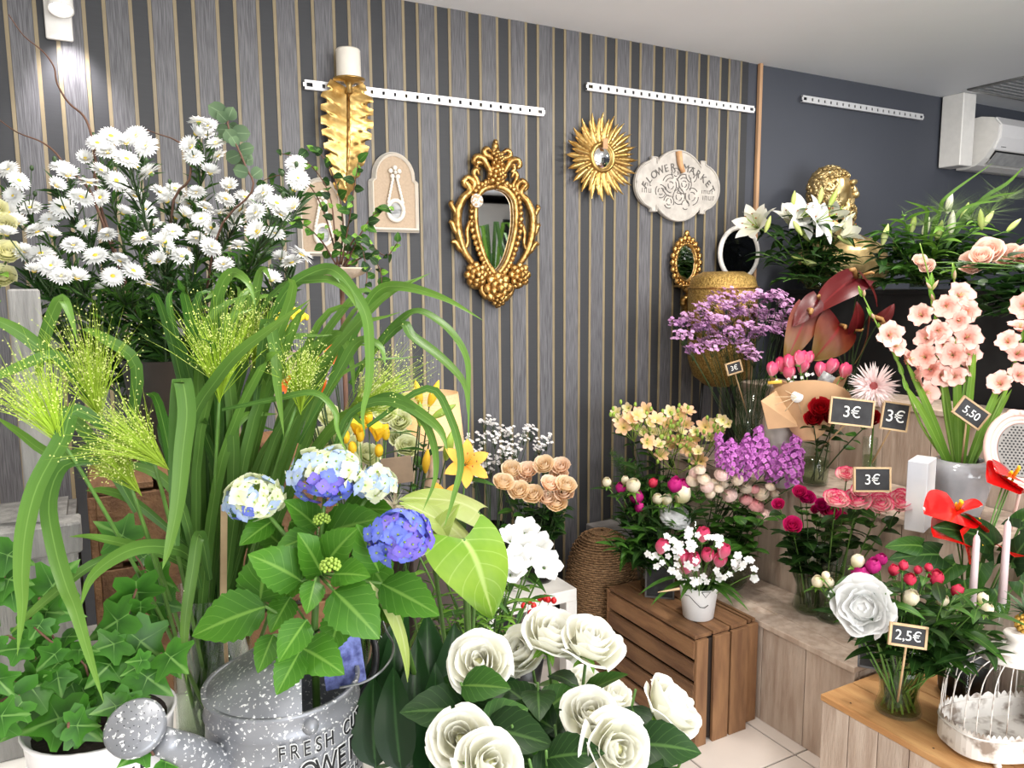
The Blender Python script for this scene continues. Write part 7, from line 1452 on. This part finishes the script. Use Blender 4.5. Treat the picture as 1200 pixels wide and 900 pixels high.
# soft grass sprays above the foliage
for k, (x, y, e, f) in enumerate([(1110, 230, 1165, 190), (1180, 215, 1200, 195), (1085, 245, 1060, 235), (1160, 232, 1195, 225), (1140, 240, 1175, 235), (1100, 250, 1085, 240)]):
    p = P(x, y, 3.2); e_ = P(e, f, 3.15); t = thing('grass_spray', 'airy green grass spray rising over the lily foliage', 'grass stem', lvb + V((0, 0, .02)), 'airy grass sprays'); part('blade', ribbon([lvb + V((RND(-.03, .03), RND(-.03, .03), .02)), lvb.lerp(p, .6) + V((0, 0, .08)), p, e_], .016, TOCAM(p), 4, .3), g_grass, t)
    b = B()
    for i in range(110):
        dv = (V((RND(-1, 1), RND(-1, 1), RND(-.2, 1)))).normalized(); l = RND(.06, .17); s = dv.orthogonal().normalized() * .0006; st = p - V((0, 0, .06)); b.add([st - s, st + s, st + dv * l], [(0, 1, 2)])
    part('fine_plume', b, mat('plume_green', (120, 146, 84), .6, transl=.3), t)['kind'] = 'stuff'
# pale pink roses with dark leaves
rvv = V((3.16, 1.36, ZK)); vase('glass_vase', 'clear vase of pale pink roses on the black cabinet', rvv, [(.055, 0), (.058, .01), (.06, .14)], .1)
prm = RM('bloom', ROSE, petm('petal_shell_pink', (246, 196, 176), (252, 226, 212)), g_mid, .035)
for x, y, r in ((1140, 308, 15), (1159, 294, 16), (1182, 300, 15), (1086, 312, 9), (1150, 300, 12), (1204, 300, 14), (1078, 305, 8)):
    p = P(x, y, 2.95 + RND(-.05, .05)); dv = (TOCAM(p) + V((RND(-.3, .3), 0, .7))).normalized(); R = r * 2.95 / 900; t, c = stemthing('pale_pink_rose', 'pale pink rose in the vase on the black cabinet', 'rose', 'pale pink roses', rvv + V((RND(-.03, .03), RND(-.03, .03), .02)), p - dv * R * .6, .003, m_stem); link('bloom', prm, t, fz(p - dv * R * .6, dv, RND(0, 6), R * 1.05)); leaves(t, c, rl_, 6, .2, .9, (.8, 1.2), .9, .2)
filler('rose_foliage', 'dark rose leaves below the pale pink roses', 'leaves below pale pink roses', rvv, (1130, 1205), (330, 385), (2.8, 2.95), 10, rl_, 8, m_dstem, (.9, 1.4))
# gold bust
m_bg = mat('bust_gold', (150, 124, 76), .32, .75, var=.12, scale=18, col2=(214, 190, 138))
hb0 = P(974, 240, 3.85); t = thing('gold_bust', 'gold classical bust of a bearded head in profile above the lilies', 'bust', (hb0.x, hb0.y, ZK))
RT = _r.copy(); FT = V((_f.x, _f.y, 0)).normalized(); UP = V((0, 0, 1)); 
def hp_(a, u, f): return hb0 + RT * a + UP * u + FT * f
def skin(center, rad3, nu=40, nv=28, amp=.0, face=False):
    b = B()
    def g(u, v):
        a = pi * u; e = -pi / 2 + pi * v; dx, dy, dz = cos(e) * cos(a), cos(e) * sin(a), sin(e); k = 1.0
        n = NZ.noise(V((dx * 3.2, dy * 3.2, dz * 3.2)) * 1.6) + .6 * NZ.noise(V((dx, dy, dz)) * 9 + V((3, 1, 2)))
        hair = amp if (not face or dx < .35 or dz > .55 or dz < -.45) else amp * .12
        k += hair * n
        return hp_(center[0] + rad3[0] * dx * k, center[1] + rad3[2] * dz * k, center[2] + rad3[1] * dy * k)
    return b.grid(g, nv, nu)
part('head', skin((-.01, .06, 0), (.105, .09, .125), amp=.16, face=True), m_bg, t)
part('beard', skin((.045, -.03, 0), (.07, .07, .1), amp=.3), m_bg, t); part('neck', skin((.0, -.12, 0), (.075, .075, .13), amp=.1), m_bg, t)
fb = B(); fb.ball(hp_(.118, .05, 0), (.022, .022, .02), 10, 7); fb.tube([hp_(.085, .1, 0), hp_(.112, .07, 0), hp_(.125, .048, 0)], [.016, .018, .012], 8)
part('nose', fb, m_bg, t); part('brow', B().tube([hp_(.07, .1, -.06), hp_(.1, .108, -.03), hp_(.1, .108, .03), hp_(.07, .1, .06)], .014, 8), m_bg, t)
part('mouth', B().tube([hp_(.085, .008, -.03), hp_(.108, .012, 0), hp_(.085, .008, .03)], .011, 8).tube([hp_(.085, -.012, -.025), hp_(.104, -.01, 0), hp_(.085, -.012, .025)], .01, 8), m_bg, t)
part('eye', B().ball(hp_(.085, .078, -.035), .012, 8, 6), m_bg, t); part('eye', B().ball(hp_(.085, .078, .035), .012, 8, 6), m_bg, t)
def curls(cen, rad3, n, ok, size):
    b = B(); k = 0; i = 0
    while k < n and i < 4000:
        i += 1; dx, dy, dz = (V((RND(-1, 1), RND(-1, 1), RND(-1, 1)))).normalized()
        if not ok(dx, dy, dz): continue
        k += 1; nrm = V((dx, dz, dy)); tx = nrm.orthogonal().normalized(); ty = nrm.cross(tx); c0 = V((cen[0] + rad3[0] * dx, cen[1] + rad3[2] * dz, cen[2] + rad3[1] * dy)); ph = RND(0, 6); s = size * RND(.8, 1.25); hand = rch((-1, 1))
        pl = []
        for q in range(10):
            r = s * (1 - q / 11); w_ = c0 + tx * (r * cos(ph + hand * q * .75)) + ty * (r * sin(ph + hand * q * .75)) + nrm * (.006 * q / 9); pl.append(hp_(w_.x, w_.y, w_.z))
        b.tube(pl, [s * (.42 - .022 * q) for q in range(10)], 6)
    return b
part('hair', curls((-.01, .06, 0), (.105, .09, .125), 130, lambda x, y, z: (x < .25 or z > .62) and z > -.6, .021), m_bg, t)
part('beard_curls', curls((.045, -.035, 0), (.072, .072, .102), 60, lambda x, y, z: z < .35 and x > -.7, .017), m_bg, t)
part('shoulders', skin((.08, -.3, .02), (.24, .12, .16), amp=.08), m_bg, t); part('plinth', B().lathe([(0, 0), (.1, 0), (.1, .03), (.07, .05), (.07, .12), (0, .12)], 28, M=T((hb0.x, hb0.y, ZK))), m_bg, t)

# ================================================================ behind the photographer: what the wall mirrors reflect
t = thing('shop_counter', 'pale wooden counter opposite the striped wall reflected in the mirrors', 'counter', (3.35, -.35, 0))
part('body', B().box((3.4, -.4, .55), (1.0, .5, 1.06)), m_woodg, t, smooth=False); part('top', B().box((3.4, -.4, 1.095), (1.06, .56, .03), bev=.003), m_woodg, t, smooth=False)
fv = V((3.1, -.3, 1.112)); solo('counter_pot', 'dark pot on the pale wooden counter', 'pot', B().lathe([(0, 0), (.09, 0), (.11, .2), (.1, .2), (.08, .02), (0, .02)], 24, M=T(fv)), mat('black_plastic', (24, 26, 26), .4))
t = thing('strap_leaf_plant', 'lush strap-leaved green plant on the pale wooden counter', 'plant', fv + V((0, 0, .15)))
for k in range(14):
    a = k * 2.4; r_ = RND(.2, .42); h_ = RND(.45, .85); e = fv + V((r_ * cos(a), r_ * sin(a), .15 + h_ * .75)); part('leaf', ribbon([fv + V((0, 0, .15)), fv + V((r_ * .4 * cos(a), r_ * .4 * sin(a), .2 + h_)), e, e + V((.1 * cos(a), .1 * sin(a), -.12))], .035, (cos(a + .5), sin(a + .5), .6), 3, .3), (g_mid, g_lite)[k % 2], t)
t = thing('framed_picture', 'black framed picture on the pale wall opposite the mirrors', 'picture', (4.7, -2.62, 1.75))
part('frame', B().box((4.75, -2.63, 2.05), (.6, .03, .7), bev=.004), m_black, t, smooth=False); part('print', B().box((4.75, -2.612, 2.05), (.44, .004, .54)), m_cream, t, smooth=False)
